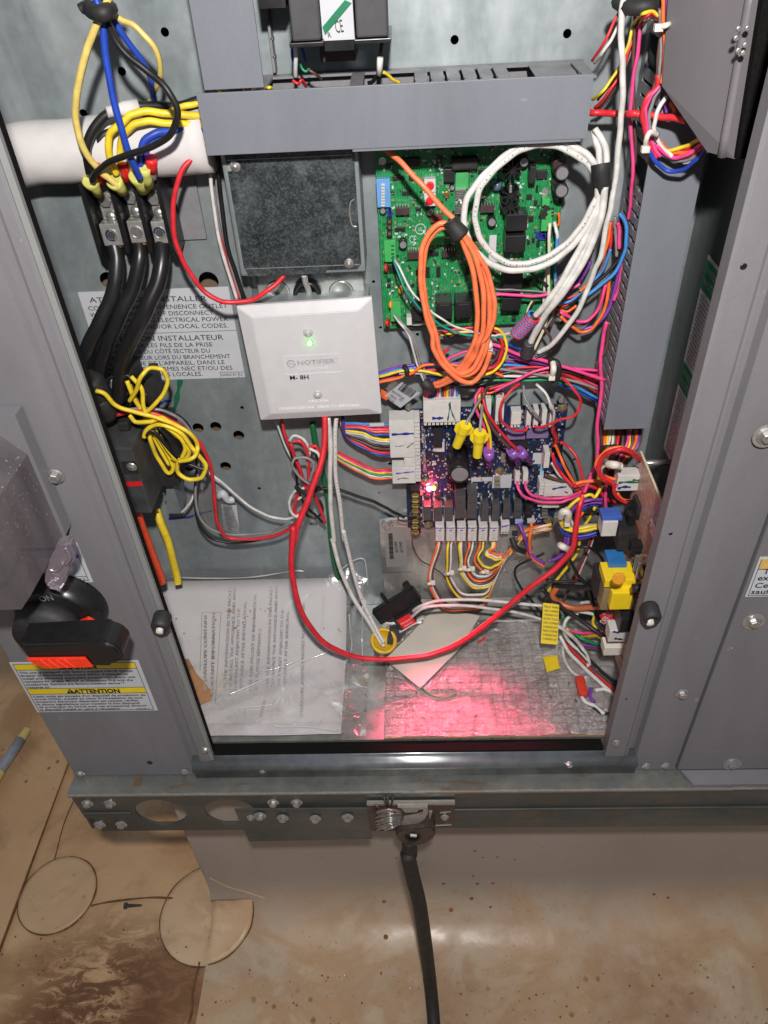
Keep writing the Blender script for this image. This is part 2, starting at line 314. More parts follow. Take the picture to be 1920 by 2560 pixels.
def box(bm, x0, x1, y0, y1, z0, z1, bev=0.0):
    r = bmesh.ops.create_cube(bm, size=1)['verts']
    for v in r: v.co = Vector(((x0+x1)/2 + v.co.x*(x1-x0), (y0+y1)/2 + v.co.y*(y1-y0), (z0+z1)/2 + v.co.z*(z1-z0)))
    if bev:
        es = list({e for v in r for e in v.link_edges}); bmesh.ops.bevel(bm, geom=es, offset=bev, segments=2, affect='EDGES', profile=.6)
    return bm
def cyl(bm, p0, p1, r0, r1=None, n=16, cap=True):
    r1 = r0 if r1 is None else r1; p0 = Vector(p0); p1 = Vector(p1); d = (p1-p0); q = d.to_track_quat('Z', 'Y').to_matrix()
    A = [bm.verts.new(p0 + q @ Vector((math.cos(a)*r0, math.sin(a)*r0, 0))) for a in [2*math.pi*i/n for i in range(n)]]
    C = [bm.verts.new(p1 + q @ Vector((math.cos(a)*r1, math.sin(a)*r1, 0))) for a in [2*math.pi*i/n for i in range(n)]]
    for i in range(n): bm.faces.new((A[i], A[(i+1) % n], C[(i+1) % n], C[i]))
    if cap: bm.faces.new(A[::-1]); bm.faces.new(C)
    return bm
def lathe(bm, o, axis, prof, n=20):
    o = Vector(o); q = Vector(axis).to_track_quat('Z', 'Y').to_matrix(); rings = []
    for r, h in prof: rings.append([bm.verts.new(o + q @ Vector((math.cos(2*math.pi*i/n)*r, math.sin(2*math.pi*i/n)*r, h))) for i in range(n)])
    for a, b in zip(rings, rings[1:]):
        for i in range(n): bm.faces.new((a[i], a[(i+1) % n], b[(i+1) % n], b[i]))
    bm.faces.new(rings[0][::-1]); bm.faces.new(rings[-1]); return bm
def prism(bm, pts, off):
    off = Vector(off); a = [bm.verts.new(Vector(p)) for p in pts]; b = [bm.verts.new(Vector(p)+off) for p in pts]; n = len(pts)
    bm.faces.new(a); bm.faces.new(b[::-1])
    for i in range(n): bm.faces.new((a[i], b[i], b[(i+1) % n], a[(i+1) % n]))
    return bm
def spline(pts, per=6):
    P = [Vector(p) for p in pts]
    if len(P) < 3: return P
    out = []
    for i in range(len(P)-1):
        a = P[max(0, i-1)]; b = P[i]; c = P[i+1]; d = P[min(len(P)-1, i+2)]
        for k in range(per):
            t = k/per
            out.append(.5*((2*b) + (c-a)*t + (2*a-5*b+4*c-d)*t*t + (3*b-a-3*c+d)*t**3))
    out.append(P[-1]); return out
def tube(bm, pts, r, n=7, per=6, uv=False, wob=0.0):
    C = spline(pts, per)
    if wob:
        ph = random.random()*9
        C = [c + Vector((math.sin(i*.7+ph), math.cos(i*.5+ph), math.sin(i*.9+2*ph)))*wob for i, c in enumerate(C)]
    R = []; up = Vector((0.3, -1, .2)).normalized(); L = 0; ls = []
    for i, c in enumerate(C):
        tg = (C[min(i+1, len(C)-1)] - C[max(0, i-1)])
        if tg.length < 1e-9: tg = Vector((0, 0, 1))
        tg.normalize(); up = (up - tg*up.dot(tg))
        if up.length < 1e-4: up = tg.orthogonal()
        up.normalize(); s = tg.cross(up)
        if i: L += (c-C[i-1]).length
        ls.append(L); rr = r(i/(len(C)-1)) if callable(r) else r
        R.append([bm.verts.new(c + (up*math.cos(2*math.pi*k/n) + s*math.sin(2*math.pi*k/n))*rr) for k in range(n)])
    lay = bm.loops.layers.uv.verify() if uv else None
    for i, (a, b) in enumerate(zip(R, R[1:])):
        for k in range(n):
            f = bm.faces.new((a[k], a[(k+1) % n], b[(k+1) % n], b[k]))
            if uv:
                for lp, (u, v) in zip(f.loops, ((ls[i], k/n), (ls[i], (k+1)/n), (ls[i+1], (k+1)/n), (ls[i+1], k/n))): lp[lay].uv = (u, (v+.5) % 1.0001)
    bm.faces.new(R[0][::-1]); bm.faces.new(R[-1]); return bm
def band(bm, pts, wv, th):                  # flat strap: centre line, width vector, thickness vector
    pts = [Vector(p) for p in pts]; wv = Vector(wv)*.5; th = Vector(th); R = []
    for p in pts: R.append([bm.verts.new(p-wv), bm.verts.new(p+wv), bm.verts.new(p+wv+th), bm.verts.new(p-wv+th)])
    for a, b in zip(R, R[1:]):
        for k in range(4): bm.faces.new((a[k], a[(k+1) % 4], b[(k+1) % 4], b[k]))
    bm.faces.new(R[0][::-1]); bm.faces.new(R[-1]); return bm
def rect(v, x0, y0, x1, y1, d):             # front-face rectangle of a box standing off the back panel -> world x/z range
    Y = YB - d/1000; cx, cyy = (x0+x1)/2, (y0+y1)/2; c = onY(v, cx, cyy, Y)
    hw = (onY(v, x1, cyy, Y)-onY(v, x0, cyy, Y)).length/2; hh = abs(onY(v, cx, y0, Y).z-onY(v, cx, y1, Y).z)/2
    return c.x-hw, c.x+hw, c.z-hh, c.z+hh, Y
def fbox(name, v, x0, y0, x1, y1, d, depth, m, parent, bev=0.0, smooth=False):
    a, b, c, e, Y = rect(v, x0, y0, x1, y1, d); return obj(name, box(B(), a, b, Y, Y+depth/1000, c, e, bev), m, parent, smooth)
FONTC = {}
def text(name, s, a, b, nrm, h, m, parent, lift=.0003, bold=0.0, fit=True):
    cu = bpy.data.curves.new(name, 'FONT'); cu.body = s; cu.size = 1; cu.resolution_u = 2; cu.offset = bold; cu.fill_mode = 'FRONT'
    to = bpy.data.objects.new('tmp', cu); COL.objects.link(to); dg = bpy.context.evaluated_depsgraph_get(); dg.update()
    me = bpy.data.meshes.new_from_object(to.evaluated_get(dg)); bpy.data.objects.remove(to); bpy.data.curves.remove(cu)
    xs = [v.co.x for v in me.vertices]; ys = [v.co.y for v in me.vertices]
    if not xs: return None
    a = Vector(a); b = Vector(b); u = (b-a); W = u.length; u.normalize(); n = Vector(nrm).normalized(); vv = n.cross(u)
    x0, sx = min(xs), (W/(max(xs)-min(xs)) if fit else h/.72); 
    for v in me.vertices: v.co = a + u*((v.co.x-x0)*sx) + vv*(v.co.y*h/.72) + n*lift
    me.materials.clear(); me.materials.append(m)
    return obj(name, me, m, parent)
def ytext(name, s, v, xa, ya, xb, yb, hpx, d, m, parent, **k):   # text on a plane facing the camera side
    a = at(v, xa, ya, d); b = at(v, xb, yb, d); h = (onY(v, xa, ya-hpx, YB-d/1000)-onY(v, xa, ya, YB-d/1000)).length
    return text(name, s, a, b, (0, -1, 0), h, m, parent, **k)
def bolt_mesh(r=.0042, name='bolt', phil=False):
    bm = B(); lathe(bm, (0, 0, 0), (0, -1, 0), [(r*1.5, 0), (r*1.5, .0006), (r*1.25, .0012), (r*.95, .0013)], 18)
    if phil: lathe(bm, (0, 0, 0), (0, -1, 0), [(r*.95, .0012), (r*.9, .002), (r*.6, .0027), (r*.2, .003)], 16)
    else: lathe(bm, (0, 0, 0), (0, -1, 0), [(r*.92, .0012), (r*.92, r*.9), (r*.78, r*1.02)], 6)
    me = mesh_of(bm, name, False); me.materials.append(STEEL); me['done'] = 1; return me
BOLT = bolt_mesh(); BOLTS = bolt_mesh(.0030, 'screw'); PHIL = bolt_mesh(.0026, 'screw', True)
def put(name, me, loc, parent, rot=None):
    o = bpy.data.objects.new(name, me); COL.objects.link(o)
    if parent: o.parent = parent; o.location = Vector(loc)-worldloc(parent)
    else: o.location = loc
    o.rotation_euler = (0, random.random()*6, 0) if rot is None else rot
    return o

# ================================================================ ground and curb
def ground():
    bm = B(); n = 60
    for i in range(n+1):
        for j in range(n+1):
            x = -6+12*i/n; y = -5+12*j/n
            bm.verts.new((x, y, GZ + .002*math.sin(x*9)*math.cos(y*7)))
    bm.verts.ensure_lookup_table()
    for i in range(n):
        for j in range(n):
            a = i*(n+1)+j; bm.faces.new([bm.verts[k] for k in (a, a+n+1, a+n+2, a+1)])
    o = obj('roof_membrane', bm, MEMB, None, True, 'structure'); return o
ground()
CX0 = -.302
def curb():
    bm = B(); prof = [(.47, -.105), (.47, GZ+.10), (.466, GZ+.055), (.455, GZ+.03), (.437, GZ+.013), (.40, GZ+.006), (.36, GZ+.004), (.25, GZ+.003), (-1.0, GZ+.003)]
    xs = [CX0 + (1.9-CX0)*i/30 for i in range(31)]; R = []
    for x in xs: R.append([bm.verts.new((x, y + .0015*math.sin(x*23+z*9), z)) for y, z in prof])
    for a, b in zip(R, R[1:]):
        for k in range(len(prof)-1): bm.faces.new((a[k], a[k+1], b[k+1], b[k]))
    # left return of the curb
    for v in R[0][7:]: v.co.x -= .0
    e = [bm.verts.new((CX0, 1.6, -.105)), bm.verts.new((CX0, 1.6, GZ))]
    c0 = bm.verts.new((CX0, .47, GZ)); bm.faces.new((R[0][0], e[0], e[1], c0)); 
    return obj('roof_curb', bm, CURBM, None, True, 'structure')
CURB = curb()
from mathutils.bvhtree import BVHTree
TREE = BVHTree.FromPolygons([tuple(v.co+CURB.location) for v in CURB.data.vertices], [tuple(p.vertices) for p in CURB.data.polygons])
def oncurb(v, x, y):
    h = TREE.ray_cast(EYE, ray(v, x, y).normalized())
    return (h[0], h[1]) if h[0] else (onZ(v, x, y, GZ+.004), Vector((0, 0, 1)))
def ring_patch(v, xs, ys, label):
    P = [onZ(v, x, y, GZ+.004) for x, y in zip(xs, ys)]
    c = sum(P, Vector())/len(P); r = sum((p-c).length for p in P)/len(P)
    t = thing('membrane_patch', label, 'membrane patch', (c.x, c.y, GZ))
    def wy(x, y): return min(y, .460+max(0, CX0-x)*8)
    def gz(x, y):
        h = TREE.ray_cast(Vector((x, y, 0)), Vector((0, 0, -1))); return max(h[0].z if h[0] else GZ, GZ) if not h[0] or h[0].z < GZ+.09 else GZ+.09
    bm = B(); R_ = [[bm.verts.new((c.x+math.cos(a)*r*f, wy(c.x+math.cos(a)*r*f, c.y+math.sin(a)*r*f), gz(c.x+math.cos(a)*r*f, wy(c.x+math.cos(a)*r*f, c.y+math.sin(a)*r*f))+(.0002 if f == 1 else .0032)+.0006*math.sin(f*9+a*3))) for a in [2*math.pi*i/64 for i in range(64)]] for f in (1, .985, .9, .8, .7, .6, .5, .4, .3, .2, .1, .02)]
    for p_, q_ in zip(R_, R_[1:]):
        for i in range(64): bm.faces.new((p_[i], p_[(i+1) % 64], q_[(i+1) % 64], q_[i]))
    bm.faces.new(R_[-1]); obj('patch', bm, PATCH, t, True)
    bm = B(); q = [(x_, y_, z_) for x_, y_, z_ in [(c.x+math.cos(a)*r*(1+.006*math.sin(3*a)), wy(c.x+math.cos(a)*r, c.y+math.sin(a)*r), gz(c.x+math.cos(a)*r, wy(c.x+math.cos(a)*r, c.y+math.sin(a)*r))+.0008) for a in [2*math.pi*(i/60+.25) for i in range(61)]] if y_ < .4595 or x_ < CX0]
    tube(bm, q, lambda s: .0009+.0008*abs(math.sin(s*23)), 5, 1); obj('dirty_rim', bm, SEAL, t, True)
ring_patch('X', (90, 412, 250, 230), (500, 420, 655, 330), 'small round pale membrane patch left of the loose screw')
ring_patch('X', (735, 1155, 870, 850), (560, 560, 768, 355), 'large round membrane patch lapping onto the corner of the grey curb')
def seam(pts, m=SEAL, r=.0014):
    bm = B(); tube(bm, [onZ(v, x, y, GZ+.003) for v, x, y in pts], lambda s: r*(.7+.5*abs(math.sin(s*31+1))), 5, 6, wob=.0012); return bm
o = obj('seam', seam([('X', 395, 522), ('X', 560, 500), ('X', 750, 490)]), SEAL, None, True, 'structure')
o = obj('seam', seam([('X', 858, 770), ('X', 835, 900), ('X', 815, 1037)]), SEAL, None, True, 'structure')
o = obj('seam', seam([('X', 230, 340), ('X', 262, 220), ('X', 320, 60), ('E', 560, 1270)], r=.0009), SEAL, None, True, 'structure')
# overlapping membrane strip on the left, one sheet thicker
bm = B(); xe = -.615
P = [onZ('P', 165, 1915, GZ+.006), onZ('P', 20, 2300, GZ+.006)]; xe = (P[0].x+P[1].x)/2
prism(bm, [(xe-2.5, -1, GZ+.002), (xe, -1, GZ+.002), (xe+.004, 2.5, GZ+.002), (xe-2.5, 2.5, GZ+.002)], (0, 0, .005))
obj('membrane_strip', bm, MEMB, None, False, 'structure')
bm = B(); tube(bm, [(xe+.001, -.5+i*.1, GZ+.0035) for i in range(26)], .0022, 5, 2, wob=.0008); obj('seam', bm, SEAL, None, True, 'structure')
# curb corner flap weld
bm = B(); tube(bm, [oncurb('X', *q)[0] for q in ((905, 405), (980, 442), (1060, 465), (1150, 495))], .0011, 5); obj('curb_weld_line', bm, PATCH, None, True, 'structure')
# debris: rust chips and glitter grit
bm = B()
for i in range(420):
    x = random.uniform(-.6, .55); y = random.uniform(.30, .44); s = random.choice((.0005, .0008, .0012, .002))
    c = Vector((x, y, GZ+.005)); a = random.random()*6
    vs = [bm.verts.new(c+Vector((math.cos(a+k*2.1)*s, math.sin(a+k*2.1)*s, random.random()*.001))) for k in range(3)]; bm.faces.new(vs)
obj('grit', bm, mat('rusty_grit', (.16, .06, .02), .7), None, False, 'stuff')
bm = B()
for i in range(190):
    x = random.gauss(.05, .25); y = random.uniform(.30, .43); s = random.choice((.0003, .0004, .0006))
    c = Vector((x, y, GZ+.007)); a = random.random()*6
    vs = [bm.verts.new(c+Vector((math.cos(a+k*2.1)*s, math.sin(a+k*2.1)*s, random.random()*.0008))) for k in range(3)]; bm.faces.new(vs)
obj('glitter_flakes', bm, STEEL, None, False, 'stuff')
# rust stains on the curb: small raised drips
bm = B()
for x, y, s in ((340, 405, 1.3), (477, 405, 1.3), (540, 403, 1.4), (370, 512, 1.5), (98, 478, 1.4), (460, 374, .9), (325, 316, 1), (466, 272, 1), (557, 297, .8), (148, 301, .9), (630, 307, .7), (1195, 448, 1), (1252, 462, 1), (330, 233, .6), (453, 465, 1.4), (530, 500, 1), (105, 622, 1.6), (500, 299, .6), (272, 291, .8)):
    p, nn = oncurb('Z', x, y)
    if nn.dot(FW) > 0: nn = -nn
    q0 = len(bm.verts); lathe(bm, p, nn, [(.0021*s, .0001), (.0018*s, .0004), (.001*s, .0005)], 9)
obj('rust_drips', bm, mat('rust', (.26, .10, .04), .8, 0, .4), None, True, 'stuff')
# loose screw lying on the membrane
t = thing('loose_screw', 'loose grey screw lying on the beige membrane beside the seam', 'screw', onZ('X', 578, 524, GZ+.004))
p0 = onZ('X', 548, 526, GZ+.0085); p1 = onZ('X', 612, 524, GZ+.0065)
obj('shank', cyl(B(), p0, p1, .0024, .0012, 10), DKGREY, t); dd = (p1-p0).normalized()
obj('head', cyl(B(), p0-dd*.004, p0, .0045, .005, 6), DKGREY, t)
bm = B()
for i in range(9):
    q = p0 + (p1-p0)*(i+1)/10; cyl(bm, q, q+dd*.0005, .0031-.00012*i, .0026-.0001*i, 10)
obj('thread', bm, DKGREY, t)
# pipe on the left
t = thing('grey_pipe', 'short grey pipe with yellow ends lying far left beside the cabinet', 'pipe', onZ('K', 90, 2130, GZ))
p0 = onZ('K', 128, 2085, GZ+.03); p1 = onZ('K', -10, 2290, GZ+.03)
obj('pipe_body', cyl(B(), p0, p1, .0085, None, 20), mat('grey_pvc', (.30, .32, .36), .5), t, True); dd = (p1-p0).normalized()
obj('end_cap', cyl(B(), p0-dd*.02, p0-dd*.0005, .0065, .0075, 16), mat('yellow_foam', (.62, .52, .16), .8), t)
obj('end_cap', cyl(B(), p0.lerp(p1, .97), p0.lerp(p1, .97)+dd*.06+Vector((0, 0, -.004)), .0098, .0098, 16), MATS['yellow_foam'], t)

# ================================================================ the cabinet
CAB = thing('equipment_cabinet', 'big grey painted steel rooftop cabinet whose door is off, galvanised inside', 'cabinet', (0, YF, -.111))
XL, XR = -.210, .1775                        # opening
XW, XRW = -.34, .2275                        # inside side walls
ZT = .80
# back panel with drilled holes: built as grid with holes left dark (real openings)
HOLES = [('D', 1250, 1118, .0085), ('D', 385, 1110, .0075), ('L', 720, 463, .0055), ('L', 828, 455, .0055), ('L', 968, 508, .0055), ('L', 888, 697, .0055), ('L', 665, 700, .0055),
         ('A', 1068, 208, .003), ('A', 790, 463, .003), ('A', 540, 735, .003), ('V', 613, 258, .003), ('V', 1343, 218, .003), ('L', 988, 340, .0019), ('L', 1093, 833, .0019), ('L', 1410, 1052, .0014), ('L', 1298, 1122, .0014), ('L', 1615, 905, .0019),
         ('B', 163, 770, .002), ('B', 82, 983, .0012), ('B', 1527, 738, .0016), ('J', 1272, 1058, .0014), ('J', 1326, 1410, .0014), ('G', 395, 1583, .0016), ('F', 772, 486, .0013), ('F', 942, 507, .0016), ('F', 512, 25, .0012)]
def back_panel():
    bm = B(); outer = [(-.45, -.02), (.35, -.02), (.35, ZT), (-.45, ZT)]
    vs = [bm.verts.new((x, YB, z)) for x, z in outer]; es = [bm.edges.new((vs[i], vs[(i+1) % 4])) for i in range(4)]
    for v, x, y, r in HOLES:
        p = onY(v, x, y, YB); n = 16 if r > .003 else 10
        q = [bm.verts.new((p.x+math.cos(2*math.pi*k/n)*r, YB, p.z+math.sin(2*math.pi*k/n)*r)) for k in range(n)]
        es += [bm.edges.new((q[k], q[(k+1) % n])) for k in range(n)]
    bmesh.ops.triangle_fill(bm, edges=es, use_beauty=True)
    r = bmesh.ops.extrude_face_region(bm, geom=bm.faces[:])
    bmesh.ops.translate(bm, verts=[g for g in r['geom'] if isinstance(g, bmesh.types.BMVert)], vec=(0, .0012, 0))
    return bm
obj('back_panel', back_panel(), GALV, CAB)
obj('insulation_behind', box(B(), -.45, .35, YB+.025, YB+.03, -.02, ZT), mat('brown_insulation', (.16, .11, .07), .9), CAB)
obj('floor_pan', box(B(), XW, XRW, YF+.0165, YB-.0005, -.003, 0), GALVF, CAB)
obj('side_wall', box(B(), XW-.0012, XW, YF+.0016, YB-.0005, -.02, ZT), GALV, CAB)
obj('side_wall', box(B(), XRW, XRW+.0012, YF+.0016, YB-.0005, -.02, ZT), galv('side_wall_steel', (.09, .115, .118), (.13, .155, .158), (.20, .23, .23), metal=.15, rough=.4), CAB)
# raised lower step plate right of the bag (a folded sheet in front of the back panel)
p = onY('F', 718, 200, YB-.003); xs0 = p.x
zt = onY('F', 718, 120, YB-.003).z
obj('lower_plate', box(B(), xs0, XRW-.001, YB-.004, YB-.001, .0005, .1315), GALVF, CAB)
bm = B(); prism(bm, [(xs0, YB-.0045, .012), (xs0, YB-.0045, .0005), (xs0, YB-.028, .0005)], (XRW-.001-xs0, 0, 0)); obj('bend_strip', bm, GALVR, CAB)
# front: sill
obj('foam_gasket', box(B(), XL+.0005, XR-.0005, YF+.004, YF+.016, -.012, -.002, .001), GASK, CAB)
def sweepx(prof, x0, x1, bm=None):
    bm = bm or B(); a = [bm.verts.new((x0, y, z)) for y, z in prof]; b = [bm.verts.new((x1, y, z)) for y, z in prof]; n = len(prof)
    for i in range(n): bm.faces.new((a[i], b[i], b[(i+1) % n], a[(i+1) % n]))
    bm.faces.new(a[::-1]); bm.faces.new(b); return bm
hem = [(YF+.0035, -.0045), (YF+.003, -.006), (YF+.0005, -.0075), (YF-.0035, -.0095), (YF-.0062, -.0125), (YF-.0068, -.0155), (YF-.0062, -.018), (YF-.0042, -.0205), (YF-.0040, -.0322), (YF+.006, -.0322), (YF+.006, -.0045)]
xh0 = onY('P', 478, 1915, YF-.005).x; xh1 = onY('P', 1600, 1890, YF-.005).x
obj('sill_hem', sweepx(hem, xh0, xh1), mat('bright_galvanised_hem', (.27, .29, .30), .3, .75, .2, 60), CAB, True)
# base rail
LX, RX = -.3565, 1.2
lip = [(YF+.02, -.0335), (YF-.0185, -.0335), (YF-.0205, -.0345), (YF-.0205, -.0375), (YF-.0185, -.0385), (YF+.02, -.0385)]
obj('base_ledge', sweepx(lip, LX, RX), GALVR, CAB)
obj('ledge_strip', sweepx([(YF-.0125, -.0329), (YF-.0125, -.0320), (YF-.0205, -.0320), (YF-.0215, -.033), (YF-.0215, -.037), (YF-.0208, -.0375), (YF-.0208, -.0329)], LX, .30), GALVR, CAB)
obj('ledge_highlight', sweepx([(YF-.0211, -.0328), (YF-.0211, -.0340), (YF-.0219, -.0340), (YF-.0219, -.0328)], LX, RX), TIN, CAB)  # thin strip in lighter metal paints the highlight along the ledge's front lip
def base_face():
    YB0 = YF-.018; z0, z1 = -.0388, -.112; bm = B()
    h1 = onY('Q', 383, 267, YB0); h2 = onY('Q', 660, 262, YB0)
    vs = [bm.verts.new(q) for q in ((LX, YB0, z0), (RX, YB0, z0), (RX, YB0, z1), (LX+.012, YB0, z1), (LX+.010, YB0, -.088), (LX+.002, YB0, -.083))]
    es = [bm.edges.new((vs[i], vs[(i+1) % 6])) for i in range(6)]
    for h in (h1, h2):
        q = [bm.verts.new((h.x+math.cos(a)*.0265, YB0, -.0745+math.sin(a)*.0255)) for a in [2*math.pi*k/36 for k in range(36)]]
        es += [bm.edges.new((q[k], q[(k+1) % 36])) for k in range(36)]
    bmesh.ops.triangle_fill(bm, edges=es, use_beauty=True)
    r = bmesh.ops.extrude_face_region(bm, geom=bm.faces[:])
    bmesh.ops.translate(bm, verts=[g for g in r['geom'] if isinstance(g, bmesh.types.BMVert)], vec=(0, .003, 0))
    return bm, h1, h2
bm, H1, H2 = base_face(); obj('base_rail', bm, GALVD, CAB)
bm = B(); box(bm, H2.x+.045, RX, YF-.0205, YF-.0185, -.0735, -.0705, .0008); box(bm, LX+.004, H1.x-.03, YF-.0205, YF-.0185, -.0735, -.0705, .0008); obj('rail_rib', bm, GALVD, CAB)
obj('base_flange', box(B(), LX+.012, RX, YF-.0149, YF-.008, -.1135, -.1115), GALVD, CAB)
obj('end_rail', box(B(), LX, LX+.0025, YF-.0149, 1.4, -.112, -.0390), GALVD, CAB)
# knock-out slot in ledge
q = onY('Q', 292, 158, YF-.02)
obj('slot', box(B(), onZ('Q', 278, 158, -.0335).x, onZ('Q', 305, 158, -.0335).x, YF-.013, YF-.002, -.0333, -.0326), mat('dark_slot', (.13, .08, .04), .8), CAB)
for x, y in ((94, 236), (183, 236), (143, 320), (229, 320), (834, 233), (928, 233)): put('bolt', BOLT, onY('Q', x, y, YF-.0182), CAB)
# cover plate screwed low on the rail
t = thing('rail_splice_plate', 'flat galvanised plate screwed across the second round hole of the base rail', 'metal plate', onY('Q', 945, 375, YF-.024))
a0 = onY('Q', 680, 262, YF-.0225); a1 = onY('Q', 1212, 258, YF-.0225); bz = onY('Q', 945, 375, YF-.0225).z
obj('plate', prism(B(), [(a0.x, YF-.0225, a0.z), (a1.x, YF-.0225, a1.z), (a1.x+.001, YF-.024, bz), (a0.x+.006, YF-.026, bz)], (0, .0015, 0)), GALVD, t)
for x, y in ((782, 285), (872, 294), (1002, 296), (1131, 291)): put('bolt', BOLT, onY('Q', x, y, YF-.0245), t)
put('screw_hole', BOLTS, onY('Q', 745, 291, YF-.0225), t)
# front panels -------------------------------------------------
def panel(name, prof, z0, z1, m=PAINT):     # profile in x,y extruded in z
    bm = B(); a = [bm.verts.new((x, y, z0)) for x, y in prof]; b = [bm.verts.new((x, y, z1)) for x, y in prof]; n = len(prof)
    for i in range(n): bm.faces.new((a[i], b[i], b[(i+1) % n], a[(i+1) % n]))
    bm.faces.new(a); bm.faces.new(b[::-1]); return obj(name, bm, m, CAB)
gx = [onY('K', x, y, YF).x for x, y in ((355, 20), (400, 60), (470, 330), (515, 330), (1140, 2050), (1165, 1990))]
print('groove x', [round(g, 4) for g in gx])
g0, g1 = -.2285, -.2232
zb = -.0318
# left: main sheet, recessed groove, inner flange with light hem edge
panel('left_panel', [(LX, YF+.12), (LX, YF+.002), (LX+.002, YF), (g0-.0025, YF), (g0, YF+.0045), (g1, YF+.0045), (g1, YF+.008), (LX+.003, YF+.008), (LX+.003, YF+.12)], zb, ZT)
panel('left_jamb', [(g1+.0002, YF+.0045), (g1+.002, YF+.0005), (g1+.004, YF-.0005), (XL-.003, YF-.0005), (XL-.0005, YF), (XL-.0005, YF+.012), (g1+.0002, YF+.012)], -.0145, ZT)
panel('jamb_edge', [(XL-.0003, YF+.0003), (XL+.0034, YF+.0008), (XL+.0034, YF+.0042), (XL-.0003, YF+.0042)], -.012, ZT, PAINTE)
panel('jamb_gasket', [(XL-.0003, YF+.0045), (XL+.0032, YF+.0045), (XL+.0032, YF+.011), (XL-.0003, YF+.011)], -.012, ZT, GASK)
# right: jamb, groove, second flange, joint line, right panel
r0, r1, r2 = .1980, .2062, .2500
print('right grooves', [round(onY('N', x, y, YF).x, 4) for x, y in ((290, 1870), (320, 1740), (767, 350), (767, 240), (440, 1910), (180, 1830))])
panel('right_jamb', [(XR+.0005, YF+.012), (XR+.0005, YF), (XR+.003, YF-.0005), (r0-.002, YF-.0005), (r0, YF+.0006), (r0+.0012, YF-.0004), (r0+.0022, YF+.0045), (r0+.0022, YF+.012)], -.0145, ZT)
panel('right_post', [(r0+.0024, YF+.006), (r1, YF+.006), (r1+.002, YF-.0005), (r2-.0008, YF-.0005), (r2-.0008, YF+.012), (r0+.0024, YF+.012)], zb, ZT)
panel('right_panel', [(r2+.0006, YF+.012), (r2+.0006, YF-.0035), (1.2, YF-.0035), (1.2, YF+.012)], zb+.0040, ZT)
panel('right_panel_flange', [(r2+.012, YF-.0195), (1.2, YF-.0195), (1.2, YF-.0040), (r2+.004, YF-.0040)], -.0318, -.0285, PAINT)
for v, x, y, r in (('K', 340, 468, 0), ('M', 395, 1460, 1), ('M', 240, 1625, 1), ('E', 585, 1143, 1), ('N', 452, 1672, 0), ('N', 207, 1853, 1), ('N', 318, 1938, 1), ('N', 390, 1936, 1)):
    put('bolt', BOLT if not r else BOLTS, onY(v, x, y, YF-.001), CAB)
for v, x, y in (('N', 760, 722), ('N', 714, 1407), ('N', 634, 1932)):
    put('bolt', BOLT, onY(v, x, y, YF-.0045), CAB)
    p = onY(v, x, y, YF-.0035); obj('washer', lathe(B(), p, (0, -1, 0), [(.0088, 0), (.0088, .0008), (.005, .001)], 24), TIN, CAB)
for v, x, y, r in (('N', 677, 98, .002), ('N', 408, 1083, .0015), ('N', 245, 1692, .0012), ('K', 375, 836, .0012), ('K', 428, 848, .0012), ('E', 1090, 1068, .003), ('F', 740, 0, .0001)):
    obj('rivet_hole', lathe(B(), onY(v, x, y, YF-.0006), (0, -1, 0), [(r, 0), (r*.8, .0003), (r*.2, .0003)], 12), BLACK, CAB)
put('screw', BOLTS, onY('M', 818, 1612, YF-.0042), CAB); put('screw', BOLTS, onY('N', 35, 1932, YF-.0042), CAB)
# black rubber bumpers
for v, x, y, l in (('M', 62, 555, 'black rubber bumper on the left jamb beside the papers'), ('N', 338, 1395, 'black rubber bumper on the right jamb below the yellow transformer')):
    p = onY(v, x, y, YF-.012); t = thing('rubber_bumper', l, 'bumper', p)
    obj('bumper_body', lathe(B(), (p.x, YF-.0006, p.z+.002), (0, -1, -.12), [(.0068, 0), (.0075, .002), (.0075, .012), (.006, .0145), (.004, .0146), (.0035, .012)], 22), BLACKM, t, True)
    obj('white_tip', lathe(B(), (p.x-.001, YF-.012, p.z-.003), (0, -1, -.2), [(.0032, 0), (.0030, .003), (.001, .0036)], 8), CREAM, t)
# clear weather cover and outlet body on the left
t = thing('weather_cover', 'dusty clear purplish cover box over an outlet at the far left', 'outlet cover', onY('K', 0, 1235, .38))
e0 = onY('K', 98, 92, YF-.012); e1 = onY('K', 378, 770, YF-.012); xr = (e0.x+e1.x)/2; zt_ = e0.z; zb_ = onY('K', 330, 905, YF-.012).z
obj('outlet_body', prism(B(), [(-.62, YF-.0008, zt_), (xr, YF-.0008, zt_), (xr, YF-.0008, zb_+.012), (xr-.008, YF-.0008, zb_), (-.62, YF-.0008, zb_)], (0, -.0115, 0)), PAINT, t)
yc = .352; c0 = onY('K', 0, 1240, yc); c1 = onY('K', 278, 1185, yc); xc = c1.x-.004
pf = [(-.62, c0.z), (xc-.01, c0.z), (xc, c0.z+.012), (xc, zt_-.03), (xc-.015, zt_-.012), (-.62, zt_-.01)]
bm = B(); pa = [bm.verts.new((x, YF-.0126, z)) for x, z in pf]; pb = [bm.verts.new((x-.008 if x > -.6 else x, yc, z+(.004 if z < 0.2 else -.008))) for x, z in pf]
for i in range(6): bm.faces.new((pa[i], pa[(i+1) % 6], pb[(i+1) % 6], pb[i]))
bm.faces.new(pb); obj('clear_cover', bm, CLEARP, t)
bm = B(); box(bm, -.62, xc-.045, yc-.004, yc-.0006, c0.z+.02, zt_-.03, .001); obj('cover_ridge', bm, CLEARP, t)
for i in range(3): obj('inner_rib', box(B(), xc-.030-.034*i, xc-.024-.034*i, yc+.006, yc+.03, c0.z+.012, zt_-.03, .001), mat('grey_outlet_face', (.12, .11, .12), .5), t)
